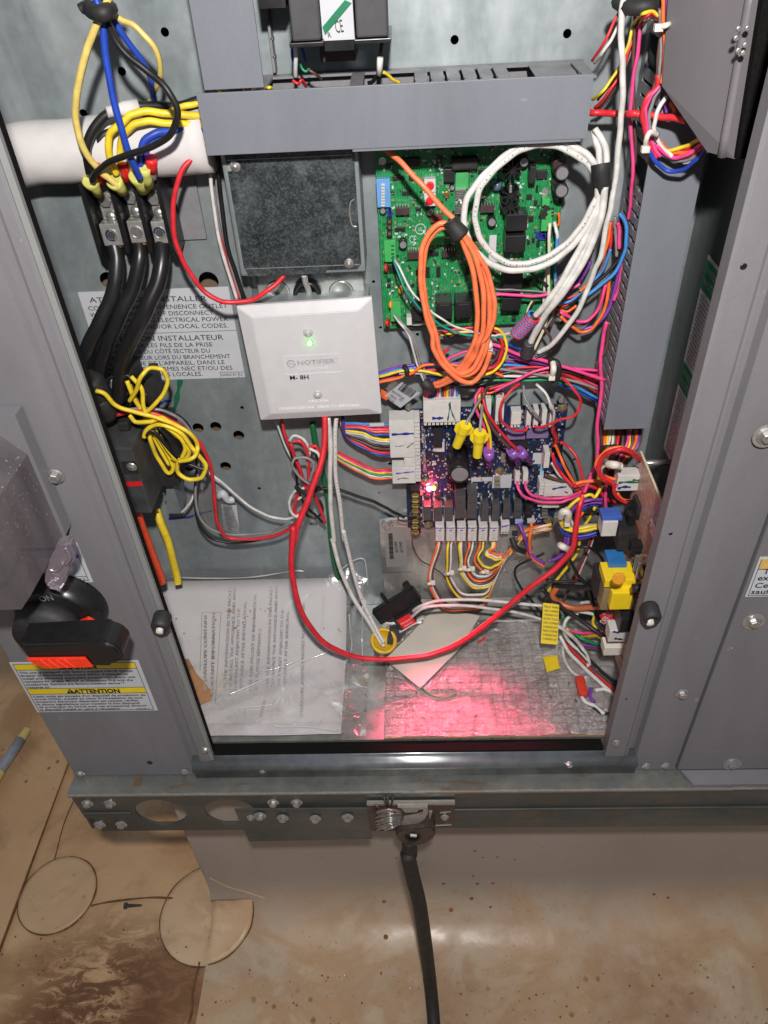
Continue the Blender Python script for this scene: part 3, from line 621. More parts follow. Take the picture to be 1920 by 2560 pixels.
la = onY('K', 380, 900, .375); lb = onY('K', 330, 1150, .36)
LM_ = film('clear_latch_plastic', (.74, .68, .76), .9, .5, .30, (.42, .37, .42))
bm = B(); prism(bm, [onY('K', x, y, YF-.034) for x, y in ((350, 885), (425, 880), (462, 975), (440, 1018), (402, 1045), (406, 1115), (366, 1185), (285, 1160), (292, 1118), (262, 1042), (308, 1012), (330, 930))], (0, .010, 0)); bmesh.ops.bevel(bm, geom=bm.edges[:], offset=.0018, segments=2, affect='EDGES'); obj('latch', bm, LM_, t)
bm = B()
for a_ in (((300, 1040), (350, 1050), (390, 1000)), ((290, 1130), (340, 1155), (370, 1170)), ((400, 905), (430, 970), (405, 1010))): tube(bm, [onY('K', x, y, YF-.0345) for x, y in a_], .0013, 6, 4)
obj('latch_rib', bm, LM_, t, True)

# rotary disconnect handle
t = thing('rotary_handle', 'black rotary disconnect handle with red grip on the left panel', 'switch handle', onY('K', 360, 1330, YF))
hc = onY('K', 352, 1330, YF-.014)
obj('handle_base', lathe(B(), (hc.x, YF-.0006, hc.z), (0, -1, 0), [(.036, 0), (.036, .004), (.034, .012), (.031, .018), (.029, .019)], 40), BLACK, t, True)
hf = onY('K', 430, 1560, YF-.055); hx0 = onY('K', 146, 1540, YF-.056).x; hx1 = onY('K', 740, 1520, YF-.056).x; hz = hf.z+.002; th = .0125
obj('hub', lathe(B(), (hc.x-.004, YF-.0196, hc.z-.002), (0, -1, 0), [(.026, 0), (.026, .006), (.024, .0145)], 32), BLACKM, t, True)
bm = B(); n = 12; pf = [(hx1-th + th*math.cos(a), hz+th*math.sin(a)) for a in [math.pi/2 - math.pi*k/n for k in range(n+1)]] + [(hx0+.012, hz-th), (hx0+.004, hz-th+.004), (hx0, hz-.002), (hx0, hz+th)]
prism(bm, [(x, YF-.058, z) for x, z in pf], (0, .024, 0)); bmesh.ops.bevel(bm, geom=[e for e in bm.edges if abs(e.verts[0].co.y-e.verts[1].co.y) < 1e-6], offset=.0028, segments=3, affect='EDGES')
obj('grip_bar', bm, BLACK, t, False)
gr = onY('K', 515, 1560, YF-.059).x
bm = B(); k0 = hx0+.0015
pts = [(k0, hz-.0005), (k0+.004, hz-.007), (k0+.011, hz-th+.0005), (gr+.003, hz-th+.0005), (gr, hz-.001)]
prism(bm, [(x, YF-.0605, z) for x, z in pts], (0, .0023, 0)); bmesh.ops.bevel(bm, geom=bm.edges[:], offset=.0007, segments=2, affect='EDGES')
for i in range(4):
    x = k0+.010+.006*i; tube(bm, [(x, YF-.0602, hz-.001), (x+.003, YF-.0606, hz-.006), (x+.006, YF-.0602, hz-th+.001)], .0008, 6, 4)
gp = obj('red_grip', bm, ORP, t)
q = onY('K', 500, 1408, YF-.032); obj('red_pointer', prism(B(), [(q.x-.008, YF-.0335, q.z-.003), (q.x+.009, YF-.0335, q.z-.003), (q.x+.003, YF-.0335, q.z+.003)], (0, .012, 0)), ORP, t)
a = onY('K', 255, 1236, YF-.0198); b_ = onY('K', 335, 1226, YF-.0198)
text('printed_text', 'ON', a, b_, (0, -1, 0), .006, mat('grey_print', (.25, .25, .25), .5, 0, 0), t, lift=.0006)

# ================================================================ things mounted in the compartment
Z = at
def zrange(v, x0, y0, x1, y1, d): return rect(v, x0, y0, x1, y1, d)
# ---- wiring ducts
def finger(bm_len, w_, t_): return None
t = thing('wiring_duct', 'wide horizontal grey wiring duct across the top of the compartment', 'wiring duct', (0, YB, .517))
DX0, DX1, DZ0, DZ1, DY = -.1365, .1215, .5170, .5541, .5565
obj('duct_cover', box(B(), DX0, DX1, DY-.002, DY, DZ0-.0005, DZ1+.0005, .0004), DUCT, t)
obj('cover_lip', box(B(), DX0+.10, DX1-.004, DY-.0016, DY+.006, DZ0-.0022, DZ0-.0007), DUCT, t)
obj('duct_base', box(B(), DX0+.001, DX1+.003, YB-.003, YB-.0005, DZ0+.001, DZ1-.001), DUCTI, t)
fm = {}
def comb(parent, along, z, x0, x1, pitch, wv, gapkeep, name='duct_finger'):
    """teeth of a duct side wall; along: 'x' or 'z'"""
    if (along, wv) not in fm:
        bm = B(); a = wv/2; d0, d1 = DY+.0005, YB-.012
        P = [(-a, d1), (-a, d0+.014), (-a+.0009, d0+.012), (-a+.0009, d0+.008), (-a, d0+.006), (-a, d0), (a, d0), (a, d0+.006), (a-.0009, d0+.008), (a-.0009, d0+.012), (a, d0+.014), (a, d1)]
        if along == 'x': prism(bm, [(q[0], q[1], 0) for q in P], (0, 0, .0016))
        else: prism(bm, [(0, q[1], q[0]) for q in P], (.0016, 0, 0))
        me = mesh_of(bm, 'duct_finger'); me.materials.append(DUCTI); me['done'] = 1; fm[(along, wv)] = me
    x = x0 + pitch/2; i = 0
    while x < x1:
        if gapkeep(i): put(name, fm[(along, wv)], (x, 0, z) if along == 'x' else (z, 0, x), parent, (0, 0, 0))
        x += pitch; i += 1
    k0, k1 = YB-.0118, YB-.0032
    if along == 'x': obj('duct_side', box(B(), x0, x1, k0, k1, z, z+.0016), DUCTI, parent)
    else: obj('duct_side', box(B(), z, z+.0016, k0, k1, x0, x1), DUCTI, parent)
comb(t, 'x', DZ1-.0022, DX0+.002, DX1+.003, .0108, .0088, lambda i: i > 12 and i not in (19, 20) or i in (3, 9))
comb(t, 'x', DZ0+.0012, DX0+.002, DX1+.002, .0108, .0078, lambda i: i % 5 != 3)
obj('far_plate', box(B(), .085, .112, DY+.001, YB-.016, DZ1-.0006, DZ1-.0001), DUCTI, t)
t = thing('wiring_duct', 'vertical grey wiring duct at the top left, meeting the long horizontal duct from above', 'wiring duct', (-.114, YB, .555))
a = onY('U', 0, 0, .5575).x; b_ = onY('U', 470, 540, .5575)
vx0, vx1 = onY('U', 90, 590, .560).x, onY('U', 470, 545, .560).x
obj('duct_cover', box(B(), vx0, vx1, .5565, .5585, .5560, ZT, .0004), DUCT, t)
for i in range(9):
    z = .565+i*.0108
    put('duct_finger', fm.setdefault(('z', .0078), None) or (lambda: (comb(t, 'z', vx1+.001, z, z+.001, .0108, .0078, lambda i: False), fm[('z', .0078)])[1])(), (vx1+.0002, 0, z), t, (0, 0, 0))
obj('duct_side', box(B(), vx1+.0002, vx1+.0018, YB-.0118, YB-.0005, .556, ZT), DUCTI, t)
obj('duct_side', box(B(), vx0+.0002, vx0+.0018, YB-.0118, YB-.0005, .556, ZT), DUCTI, t)
t = thing('wiring_duct', 'tall vertical grey wiring duct down the right side of the compartment', 'wiring duct', (.185, YB, .28))
RX0, RX1, RZ0 = .1655, .2035, .2800
obj('duct_cover', box(B(), RX0, RX1, DY-.002, DY, RZ0, ZT, .0004), DUCT, t)
comb(t, 'z', RX0+.0004, RZ0, ZT-.01, .0090, .0064, lambda i: i not in (22, 23, 30, 31))
comb(t, 'z', RX1-.002, RZ0, ZT-.01, .0108, .0078, lambda i: i < 22)

SMALLS = bolt_mesh(.0010, 'screw')
# ---- dark steel control box hanging at the upper right
t = thing('control_enclosure', 'dark grey steel box with a black side at the top right corner', 'enclosure', (.175, .50, .51))
def bent(pl, th, m, name, seg=2):
    bm = B(); prism(bm, pl, th); bmesh.ops.bevel(bm, geom=bm.edges[:], offset=.0016, segments=seg, affect='EDGES'); return obj(name, bm, m, t, True)
hz = onY('P', 1790, 392, .50).z
hA = onY('P', 1672, -40, .535); hB = onY('P', 1655, 215, .535); hC = onY('P', 1768, 380, .500); hD = onY('P', 1838, 398, .478); hE = onY('P', 1915, -40, .478)
side = [hA, hB, hC, hD, hE]
bm = B(); f_ = [bm.verts.new(p) for p in side]; g_ = [bm.verts.new(Vector((.2205, min(.612, p.y+.05), p.z))) for p in side]
bm.faces.new(f_); bm.faces.new(g_[::-1])
for i in range(5): bm.faces.new((f_[i], g_[i], g_[(i+1) % 5], f_[(i+1) % 5]))
obj('box_shell', bm, HOODM, t)
e0 = onY('P', 1806, 392, .4870); e1 = onY('P', 1885, -50, .4870); bm = B(); tube(bm, [e0, e0.lerp(e1, .5), e1], .0030, 8, 3); obj('edge_roll', bm, HOODM, t, True)
q0 = onY('P', 1842, 398, .474); q1 = onY('P', 1918, -60, .474); bm = B(); prism(bm, [(q0.x, .4740, q0.z), (.2262, .4740, q0.z), (.2262, .4740, q1.z), (q1.x, .4740, q1.z)], (0, .05, 0)); obj('black_side', bm, GASK, t)
for x, y in ((1846, 72), (1868, 70), (1840, 95), (1862, 112), (1845, 126), (1857, 132)): put('screw', SMALLS, onY('P', x, y, .4765), t)
# ---- transformer
t = thing('control_transformer', 'black twin coil transformer with a green-marked white label at the top', 'transformer', onY('U', 950, 300, .56))
tx0, tx1, tz0, tz1, _ = rect('U', 635, 0, 835, 272, 62)
zt2 = tz1+.05
fa = rect('U', 640, 50, 825, 268, 62); fb = rect('U', 1060, 0, 1265, 245, 62); fl = rect('U', 835, 0, 1045, 268, 56)
BOBB = mat('coil_wrap', (.045, .045, .05), .55, 0, .15)
obj('coil', box(B(), fa[0], fa[1], YB-.062, YB-.012, fa[2], zt2, .0012), BOBB, t)
obj('coil', box(B(), fb[0], fb[1], YB-.062, YB-.012, fb[2], zt2, .0012), BOBB, t)
obj('coil_flange', box(B(), fa[0]-.002, fa[1]+.0015, YB-.064, YB-.012, fa[2]-.003, fa[2]-.0005, .0004), BLACK, t)
obj('coil_flange', box(B(), fb[0]-.0015, fb[1]+.002, YB-.064, YB-.012, fb[2]-.003, fb[2]-.0005, .0004), BLACK, t)
obj('core', box(B(), fa[1]+.0012, fb[0]-.0012, YB-.052, YB-.010, fl[2]-.006, zt2), BLACK, t)
ft = rect('U', 828, 290, 1060, 400, 30); obj('core_foot', box(B(), ft[0], ft[1], YB-.030, YB-.001, ft[2], ft[3]+.004, .0006), mat('brown_core', (.07, .045, .04), .6), t)
obj('terminal_block', box(B(), onY('U', 458, 30, YB-.03).x, fa[0]-.004, YB-.045, YB-.001, onY('U', 500, 55, YB-.045).z, zt2), BLACK, t)
lb_ = thing('transformer_label', 'white label with a green diagonal stroke between the two black coils', 'label', (fl[0], YB-.055, fl[2]))
obj('label_sheet', box(B(), fl[0], fl[1], YB-.0528, YB-.0522, fl[2], zt2), LABEL, lb_)
bm = B(); prism(bm, [onY('U', 845, 175, YB-.0533), onY('U', 862, 228, YB-.0533), onY('U', 1035, 20, YB-.0533), onY('U', 990, 0, YB-.0533)], (0, .0003, 0)); obj('green_stroke', bm, mat('green_marker', (.0, .16, .07), .4), lb_)
text('printed_text', 'CE', onY('U', 935, 215, YB-.053), onY('U', 985, 205, YB-.053), (0, -1, 0), .007, INK, lb_)
text('printed_text', 'R', onY('U', 885, 245, YB-.053), onY('U', 905, 240, YB-.053), (0, -1, 0), .003, INK, lb_)

# ---- junction box with spangled cover
t = thing('junction_box', 'square galvanised junction box with a dark spangled cover plate', 'junction box', (-.083, YB, .40))
jx0, jx1, jz0, jz1 = -.1290, -.0372, .4215, .5165
bb = rect('J', 75, 100, 1190, 1075, 2)
obj('box_body', box(B(), jx0-.004, jx1+.003, .5775, YB-.0003, jz0-.001, jz1, .002), GALV, t)
bm = B(); pf = [(jx0, jz1), (jx0, jz0+.008), (jx0+.003, jz0), (jx1-.03, jz0), (jx1-.027, jz0+.003), (jx1-.012, jz0+.003), (jx1-.003, jz0+.003), (jx1, jz0+.007), (jx1, jz1)]
prism(bm, [(x, .5752, z) for x, z in pf], (0, .0020, 0)); obj('cover_plate', bm, SPANG, t)
for za in (.5075, .4275): obj('crease', box(B(), jx0+.001, jx1-.001, .5746, .5751, za, za+.0004), TIN, t)
bm = B(); a = onY('J', 1090, 430, .5748); tube(bm, [onY('J', 1125, 425, .575), onY('J', 1095, 450, .575), onY('J', 1088, 530, .575), onY('J', 1105, 620, .575), onY('J', 1140, 635, .575)], .0005, 5); obj('embossed_edge', bm, TIN, t)
put('cover_screw', PHIL, onY('J', 210, 170, .575), t); put('cover_screw', PHIL, onY('J', 1083, 918, .575), t)
obj('screw_slot', box(B(), onY('J', 145, 170, .5745).x, onY('J', 175, 170, .5745).x, .5742, .5749, onY('J', 150, 210, .5745).z, onY('J', 150, 165, .5745).z), TIN, t)
b2 = rect('J', 420, 1085, 1205, 1190, 12); obj('lower_bracket', box(B(), b2[0]-.004, b2[1], YB-.012, YB-.0005, b2[2]-.02, b2[3]+.012, .001), GALVF, t)
for x in (535, 1025):
    p = onY('J', x, 1140, YB-.0122); obj('knockout', lathe(B(), p, (0, -1, 0), [(.0105, 0), (.0100, .0008), (.009, .0010), (.0085, .0006)], 26), GALVF, t, True)
p = onY('J', 765, 1140, YB-.0122)
obj('bushing', lathe(B(), p, (0, -1, 0), [(.0118, 0), (.0118, .004), (.0108, .006), (.0085, .006), (.0075, .001)], 28), BLACK, t, True)
bm = B(); box(bm, jx0-.008, jx0-.0045, YB-.003, YB-.0005, .34, .515); obj('box_rail', bm, GALV, t)

# ---- big white sleeve pipe at the left
t = thing('insulated_pipe', 'fat white foam sleeved pipe entering from the left behind the wires', 'pipe')if False else None
p0 = onY('A', -160, 1060, .583); p1 = onY('A', 1345, 920, .592)
o = obj('insulated_pipe', tube(B(), [onY('A', -60, 1030, .588), onY('A', 100, 1010, .589), onY('A', 300, 990, .590), onY('A', 600, 965, .590), onY('A', 900, 945, .590), onY('A', 1360, 915, .590)], .0215, 20, 4, wob=.0006), INSUL, None, True)
tag(o, 'fat white foam sleeved pipe entering from the left behind the wires', 'pipe')

# ---- module cover plate
t = thing('module_cover', 'square white plastic module cover with a lit green light', 'cover plate', (-.083, YB, .295))
mc = [onY('J', 218, 1248, .567), onY('J', 1258, 1178, .567), onY('J', 1335, 2073, .567), onY('J', 405, 2122, .567)]
mi = [onY('J', 320, 1340, .5595), onY('J', 1160, 1275, .5595), onY('J', 1240, 2030, .5595), onY('J', 445, 2080, .5595)]
mi = []; cc = sum(mc, Vector())/4
for p in mc: mi.append(Vector((cc.x+(p.x-cc.x)*.79, .5630, cc.z+(p.z-cc.z)*.84)))
bm = B(); b0 = [bm.verts.new(p+Vector((0, .004, 0))) for p in mc]; b1 = [bm.verts.new(p) for p in mc]; b3 = [bm.verts.new(p) for p in mi]
for i in range(4):
    j = (i+1) % 4; bm.faces.new((b0[i], b0[j], b1[j], b1[i])); bm.faces.new((b1[i], b1[j], b3[j], b3[i]))
bm.faces.new(b3); bm.faces.new(b0[::-1]); bmesh.ops.bevel(bm, geom=bm.edges[:], offset=.0005, segments=2, affect='EDGES')
obj('cover_face', bm, WHITE, t)
obj('back_box', box(B(), mc[0].x+.006, mc[1].x-.004, .5712, YB-.0005, mc[3].z+.006, mc[0].z-.006), GALV, t)
PHW = PHIL.copy(); PHW.materials.clear(); PHW.materials.append(WSCREW)
put('screw', PHW, onY('J', 768, 1447, .5628), t); put('screw', PHW, onY('J', 843, 1925, .5628), t)
p = onY('J', 781, 1525, .5628)
LEDG = mat('green_led', (.1, .9, .1), .3, 0, 0, emit=(.25, 1.0, .18), es=9)
obj('light_bezel', lathe(B(), p, (0, -1, 0), [(.0030, 0), (.0030, .0006), (.0024, .0010)], 20), mat('green_lens', (.02, .5, .02), .2, 0, 0, emit=(.05, .9, .05), es=.9), t)
obj('green_light', lathe(B(), p, (0, -1, 0), [(.0022, .0008), (.0020, .0022), (.0012, .0030), (.0003, .0032)], 16), LEDG, t, True)
fr = [onY('J', 575, 1635, .5628), onY('J', 1005, 1612, .5628), onY('J', 1030, 1752, .5628), onY('J', 600, 1775, .5628)]
bm = B(); tube(bm, [fr[0], fr[1]], .00022, 4); tube(bm, [fr[3], fr[2]], .00028, 4); tube(bm, [fr[1], fr[2]], .00018, 4); tube(bm, [fr[0], fr[3]], .00018, 4); obj('name_frame', bm, mat('white_relief', (.68, .68, .70), .4, 0, 0), t)
EM = mat('embossed_grey', (.36, .36, .37), .5, 0, 0)
ytext('printed_text', 'NOTIFIER', 'J', 690, 1697, 978, 1680, 34, 52.2, EM, t, bold=.02)
ytext('printed_text', 'by Honeywell', 'J', 695, 1740, 920, 1728, 26, 52.2, MATS['white_relief'], t, bold=.01)
p = onY('J', 640, 1686, .5628); bm = B(); tube(bm, [p+Vector((math.cos(a)*.0032, -.0002, math.sin(a)*.0032)) for a in [.5+i*.42 for i in range(15)]], .0004, 5, 2); obj('round_logo', bm, EM, t)
text('printed_text', 'N', p+Vector((-.0018, 0, -.0016)), p+Vector((.0018, 0, -.0014)), (0, -1, 0), .0034, EM, t)
text('printed_text', 'R', onY('J', 982, 1652, .5628), onY('J', 990, 1651, .5628), (0, -1, 0), .0010, EM, t)
ytext('handwritten_mark', 'M- 8H', 'J', 632, 1810, 775, 1805, 32, 52.2, INK, t, bold=.02)
ytext('embossed_text', 'CAUTION', 'J', 772, 1985, 925, 1978, 18, 52.2, mat('white_relief_text', (.9, .9, .9), .3, 0, 0), t, bold=.01)
ytext('embossed_text', 'DE-ENERGIZE UNIT PRIOR TO SERVICING', 'J', 552, 2042, 1160, 2012, 18, 52.2, MATS['white_relief_text'], t, bold=.01)

# ---- installer label on the back panel
t = thing('installer_label', 'white bilingual installer label on the back panel behind the black cables', 'label', onY('D', 840, 1940, YB))
q = [onY('D', 118, 1212, YB-.0004), onY('D', 1430, 1188, YB-.0004), onY('D', 1560, 1945, YB-.0004), onY('D', 360, 1990, YB-.0004)]
xa, xb, za, zb2 = q[0].x, (q[1].x+q[2].x)/2, q[0].z, q[2].z
obj('label_sheet', box(B(), xa, xb, YB-.0006, YB-.0001, zb2, za), LABEL, t)
LN = [('ATTENTION INSTALLER', 225, 1300, 1238, 1285, 48), ('CONNECT THE CONVENIENCE OUTLET', 215, 1368, 1415, 1345, 40), ('WIRES ON LINE SIDE OF DISCONNECT', 230, 1425, 1292, 1403, 40), ('WHEN REMOVING ELECTRICAL POWER', 247, 1480, 1420, 1458, 40), ('PER NEC AND/OR LOCAL CODES.', 400, 1532, 1420, 1515, 40),
      ('ATTENTION INSTALLATEUR', 330, 1640, 1380, 1620, 48), ('CONNECTER LES FILS DE LA PRISE', 330, 1693, 1285, 1678, 38), ('ELECTRIQUE DU CÔTÉ SECTEUR DU', 370, 1745, 1265, 1732, 38), ('SECTIONNEUR LORS DU BRANCHEMENT', 395, 1800, 1440, 1780, 38), ('ELECTRIQUE DE L\'APPAREIL, DANS LE', 375, 1850, 1390, 1830, 38), ('RESPECT DES NORMES NEC ET/OU DES', 385, 1898, 1458, 1880, 38), ('REGLEMENTATIONS LOCALES.', 385, 1945, 1200, 1932, 38)]
for s_, x0, y0, x1, y1, h in LN: ytext('printed_text', s_, 'D', x0, y0, x1, y1, h*.92, .65, INK, t)
obj('printed_rule', box(B(), xa+.012, xb, YB-.0008, YB-.00062, onY('D', 1100, 1550, YB).z-.0003, onY('D', 1100, 1550, YB).z), INK, t)
ytext('printed_text', '50HE501291', 'D', 1362, 1935, 1492, 1932, 22, .65, INK, t); ytext('printed_text', '2.0', 'D', 1515, 1932, 1545, 1930, 22, .65, INK, t)
bm = B(); p = [onY('D', 1347, 1903, YB-.0007), onY('D', 1555, 1900, YB-.0007), onY('D', 1560, 1945, YB-.0007), onY('D', 1352, 1947, YB-.0007), onY('D', 1505, 1901, YB-.0007), onY('D', 1510, 1946, YB-.0007)]
tube(bm, [p[0], p[1]], .0002, 4); tube(bm, [p[0], p[3]], .0002, 4); tube(bm, [p[4], p[5]], .0002, 4); obj('printed_rule', bm, INK, t)
# marker strokes on the bare steel
def stroke(name, v, pts, d, wpx, m, parent=CAB):
    pts = [onY(v, x, y, YB-d/1000) for x, y in pts]; bm = B(); C = spline(pts, 5); R = []
    for i, c in enumerate(C):
        tg = (C[min(i+1, len(C)-1)]-C[max(0, i-1)]).normalized(); s = tg.cross(Vector((0, -1, 0))).normalized(); ww = wpx*.00018*(.8+.3*math.sin(i*1.3))
        R.append((bm.verts.new(c+s*ww), bm.verts.new(c-s*ww)))
    for a, b in zip(R, R[1:]): bm.faces.new((a[0], a[1], b[1], b[0]))
    return obj(name, bm, m, parent)
stroke('green_marker_stroke', 'L', [(612, 165), (595, 260), (575, 360)], .4, 14, INKGR)
stroke('blue_marker_stroke', 'L', [(485, 318), (520, 300), (555, 300)], .4, 8, INKM)
stroke('blue_marker_stroke', 'L', [(540, 1020), (650, 1010), (720, 990), (800, 970)], .4, 8, INKM)

# ---- terminal block with three poles
t = thing('terminal_block', 'three pole black power terminal block with tin plated lugs', 'terminal block', onY('D', 500, 900, YB))
TB = []
LEAN = [(120, 290, 350, 960), (390, 250, 560, 950), (600, 240, 760, 940), (790, 250, 950, 930)]   # the four black fins: top and bottom points seen in crop D
for x0, y0, x1, y1 in LEAN:
    a = onY('D', x0+20, y0, YB-.034); b_ = onY('D', x1, y1, YB-.034); xm = (a.x+b_.x)/2
    TB.append(xm); bm = B()
    pf = [(YB-.001, a.z+.004), (YB-.030, a.z+.006), (YB-.036, a.z), (YB-.036, b_.z+.008), (YB-.030, b_.z), (YB-.001, b_.z+.002)]
    prism(bm, [(xm-.0016, y, z) for y, z in pf], (.0034, 0, 0)); bmesh.ops.bevel(bm, geom=bm.edges[:], offset=.0006, segments=2, affect='EDGES')
    obj('barrier', bm, BLACK, t)
    ztop, zbot = a.z, b_.z
print('barriers', TB)
obj('block_base', box(B(), TB[0]+.0022, TB[3]-.0022, YB-.018, YB-.001, zbot+.006, ztop+.006), BLACK, t)
obj('mount_plate', box(B(), TB[0]-.004, TB[3]+.020, YB-.0032, YB-.0005, zbot+.004, ztop+.028), DUCTI, t)
for k, (cx, lug, bs, hs) in enumerate((((385, 720), (303, 440), (385, 565), 1), ((600, 695), (545, 410), (595, 520), 2), ((790, 700), (745, 420), (790, 535), 3))):
    c = onY('D', cx[0], cx[1], YB-.031); xm = (TB[k]+TB[k+1])/2+.0002; hw = (TB[k+1]-TB[k])/2-.0030
    obj('lug_block', box(B(), xm-hw, xm+hw, YB-.0305, YB-.0185, c.z-.0085, c.z+.0085, .0008), TIN, t)
    obj('lug_strap', box(B(), xm-hw*.8, xm+hw*.8, YB-.0215, YB-.0183, c.z+.0088, ztop-.002, .0004), TIN, t)
    obj('set_screw', lathe(B(), (xm, YB-.0306, c.z), (0, -1, 0), [(.0048, 0), (.0048, .0004), (.0042, .0006), (.0042, -.0008), (.002, -.0012)], 20), STEEL, t)
    if k != 1:
        bm = B(); tube(bm, [(xm+math.cos(a)*.0040, YB-.0310, c.z+math.sin(a)*.0040) for a in [1.9-k+i*.4 for i in range(9)]], .0006, 5, 2); obj('ink_ring', bm, mat('dark_blue_ink', (.01, .012, .09), .4), t, True)
        obj('screw_recess', lathe(B(), (xm, YB-.0310, c.z), (0, -1, 0), [(.0030, 0), (.0030, .0003), (.0026, .0003), (.0024, -.0002)], 6), DKGREY, t)
    s1 = onY('D', bs[0], bs[1], YB-.024); obj('dome_screw', lathe(B(), (xm+.0008, YB-.0216, s1.z), (0, -1, 0), [(.0045, 0), (.0042, .0018), (.003, .0030), (.001, .0036)], 20), STEEL, t, True)
    obj('copper_washer', box(B(), xm-.004, xm+.004, YB-.0228, YB-.0216, s1.z-.0088, s1.z-.0060), COPPER, t)
    s2 = onY('D', lug[0], lug[1], YB-.028); obj('hex_screw', lathe(B(), (xm-.0006, YB-.0216, s2.z), (0, -1, 0), [(.0052, 0), (.0052, .0028), (.0045, .0034)], 6), STEEL, t)
    obj('strand_tips', lathe(B(), (xm+.001, YB-.0245, c.z-.0080), (0, -.2, -1), [(.0042, 0), (.0040, .0035), (.003, .004)], 14), COPPER, t)
# ring terminals on top: each a sleeve with a flared mouth
LUGC = mat('clear_yellow_sleeve', (.62, .62, .16), .35, 0, .1)
def sleeve(v, a, b, d0, d1, r0, r1, m, label, cat='terminal sleeve', name='terminal_sleeve'):
    A_ = at(v, *a, d0); B_ = at(v, *b, d1); u = (B_-A_); L = u.length; r0 *= .78; r1 *= .78
    o = obj(name, lathe(B(), A_, u, [(r0*.82, .0002), (r0, 0), (r0*.95, L*.3), (r1, L*.55), (r1, L)], 16), m, None, True); tag(o, label, cat); return o
sleeve('A', (580, 1165), (640, 1255), 44, 36, .0075, .0050, LUGC, 'pale yellow sleeve over the left pole of the terminal block')
sleeve('A', (735, 1170), (800, 1240), 46, 38, .0075, .0055, LUGC, 'pale yellow sleeve over the middle pole, entered by the long yellow wire')
sleeve('A', (885, 1130), (930, 1235), 46, 38, .0078, .0058, LUGC, 'pale yellow sleeve over the right pole, entered by the blue wire')
sleeve('A', (935, 1080), (960, 1200), 50, 40, .0060, .0055, LUGC, 'upright yellow sleeve beside the bright red ferrule')
sleeve('A', (625, 1035), (650, 1180), 44, 38, .0046, .0046, REDP, 'red ferrule behind the crossing black wire at the left pole')
sleeve('A', (795, 1045), (825, 1165), 45, 39, .0052, .0042, REDP, 'red ferrule between the two yellow sleeves')
sleeve('A', (978, 1022), (985, 1110), 50, 46, .0056, .0050, REDP, 'red ferrule with a shiny metal barrel at the right pole')
sleeve('A', (985, 1110), (988, 1150), 46, 42, .0040, .0040, STEEL, 'shiny metal barrel just below the rightmost red ferrule', 'terminal barrel', 'terminal_barrel')
sleeve('A', (690, 728), (895, 690), 52, 42, .0046, .0062, INSUL, 'white paper sleeve round a black wire above the yellow ones', 'wire sleeve', 'wire_sleeve')

# ---- circuit boards
def comp(name, v, x0, y0, x1, y1, d, dep, m, par, bev=0.0003): return fbox(name, v, x0, y0, x1, y1, d, dep, m, par, bev)
ICM = mat('ic_black', (.018, .018, .02), .4, 0, .2); RLY = mat('relay_black', (.016, .016, .018), .35, 0, .25, 50)
PIN = mat('header_brown', (.05, .03, .028), .5, 0, .2); TERM = mat('green_terminal', (.05, .38, .10), .4, 0, .08); CAPG = mat('capacitor_top', (.35, .34, .36), .35, .5, .1)
CAPB = mat('capacitor_brown_sleeve', (.05, .025, .025), .35); DIPB = mat('dip_switch_blue', (.12, .32, .62), .4)
DB = 12.0
t = thing('green_control_board', 'big green circuit board behind the white and orange cable coils', 'circuit board', (.048, YB-.012, .36))
GB = t
gx0, gx1, gz0, gz1 = -.0232, .1188, .3588, .5105
obj('board', box(B(), gx0, gx1, YB-.0120, YB-.0104, gz0, gz1), PCBG, t)
def cap(name, v, x, y, d, rpx, par, top=CAPG, side=ICM, base=DB):
    sc = VW[v][2]; p = onY(v, x, y, YB-d/1000); r = rpx/sc*mpx(p)
    obj(name, lathe(B(), (p.x, YB-base/1000-.0001, p.z), (0, -1, 0), [(r, 0), (r, d/1000-base/1000-.0006), (r*.92, d/1000-base/1000-.0001), (r*.80, d/1000-base/1000-.0004)], 18), side, par, True)
    obj('can_top', lathe(B(), (p.x, YB-d/1000+.0004, p.z), (0, -1, 0), [(r*.80, 0), (r*.78, .0003), (r*.1, .0003)], 18), top, par)
for x, y, d, r in ((1550, 300, 34, 60), (1545, 440, 34, 56), (1245, 210, 22, 40), (990, 690, 22, 36), (497, 610, 18, 32), (280, 870, 20, 34), (118, 600, 18, 26), (672, 415, 16, 22)): cap('capacitor', 'G', x, y, d, r, t)
cap('capacitor', 'G', 1525, 235, 30, 50, t, CAPB, CAPB)
obj('capacitor', cyl(B(), onY('G', 1030, 360, YB-.016), onY('G', 1028, 425, YB-.016), .0036, None, 12), mat('blue_capacitor', (.14, .2, .3), .3, .3), t, True)
comp('dip_switch', 'G', 70, 345, 178, 570, 17, 5, DIPB, t)
for i in range(8): comp('switch_slider', 'G', 106, 382+i*23.5, 134, 398+i*23.5, 18.2, 1.1, WHITE, t, 0)
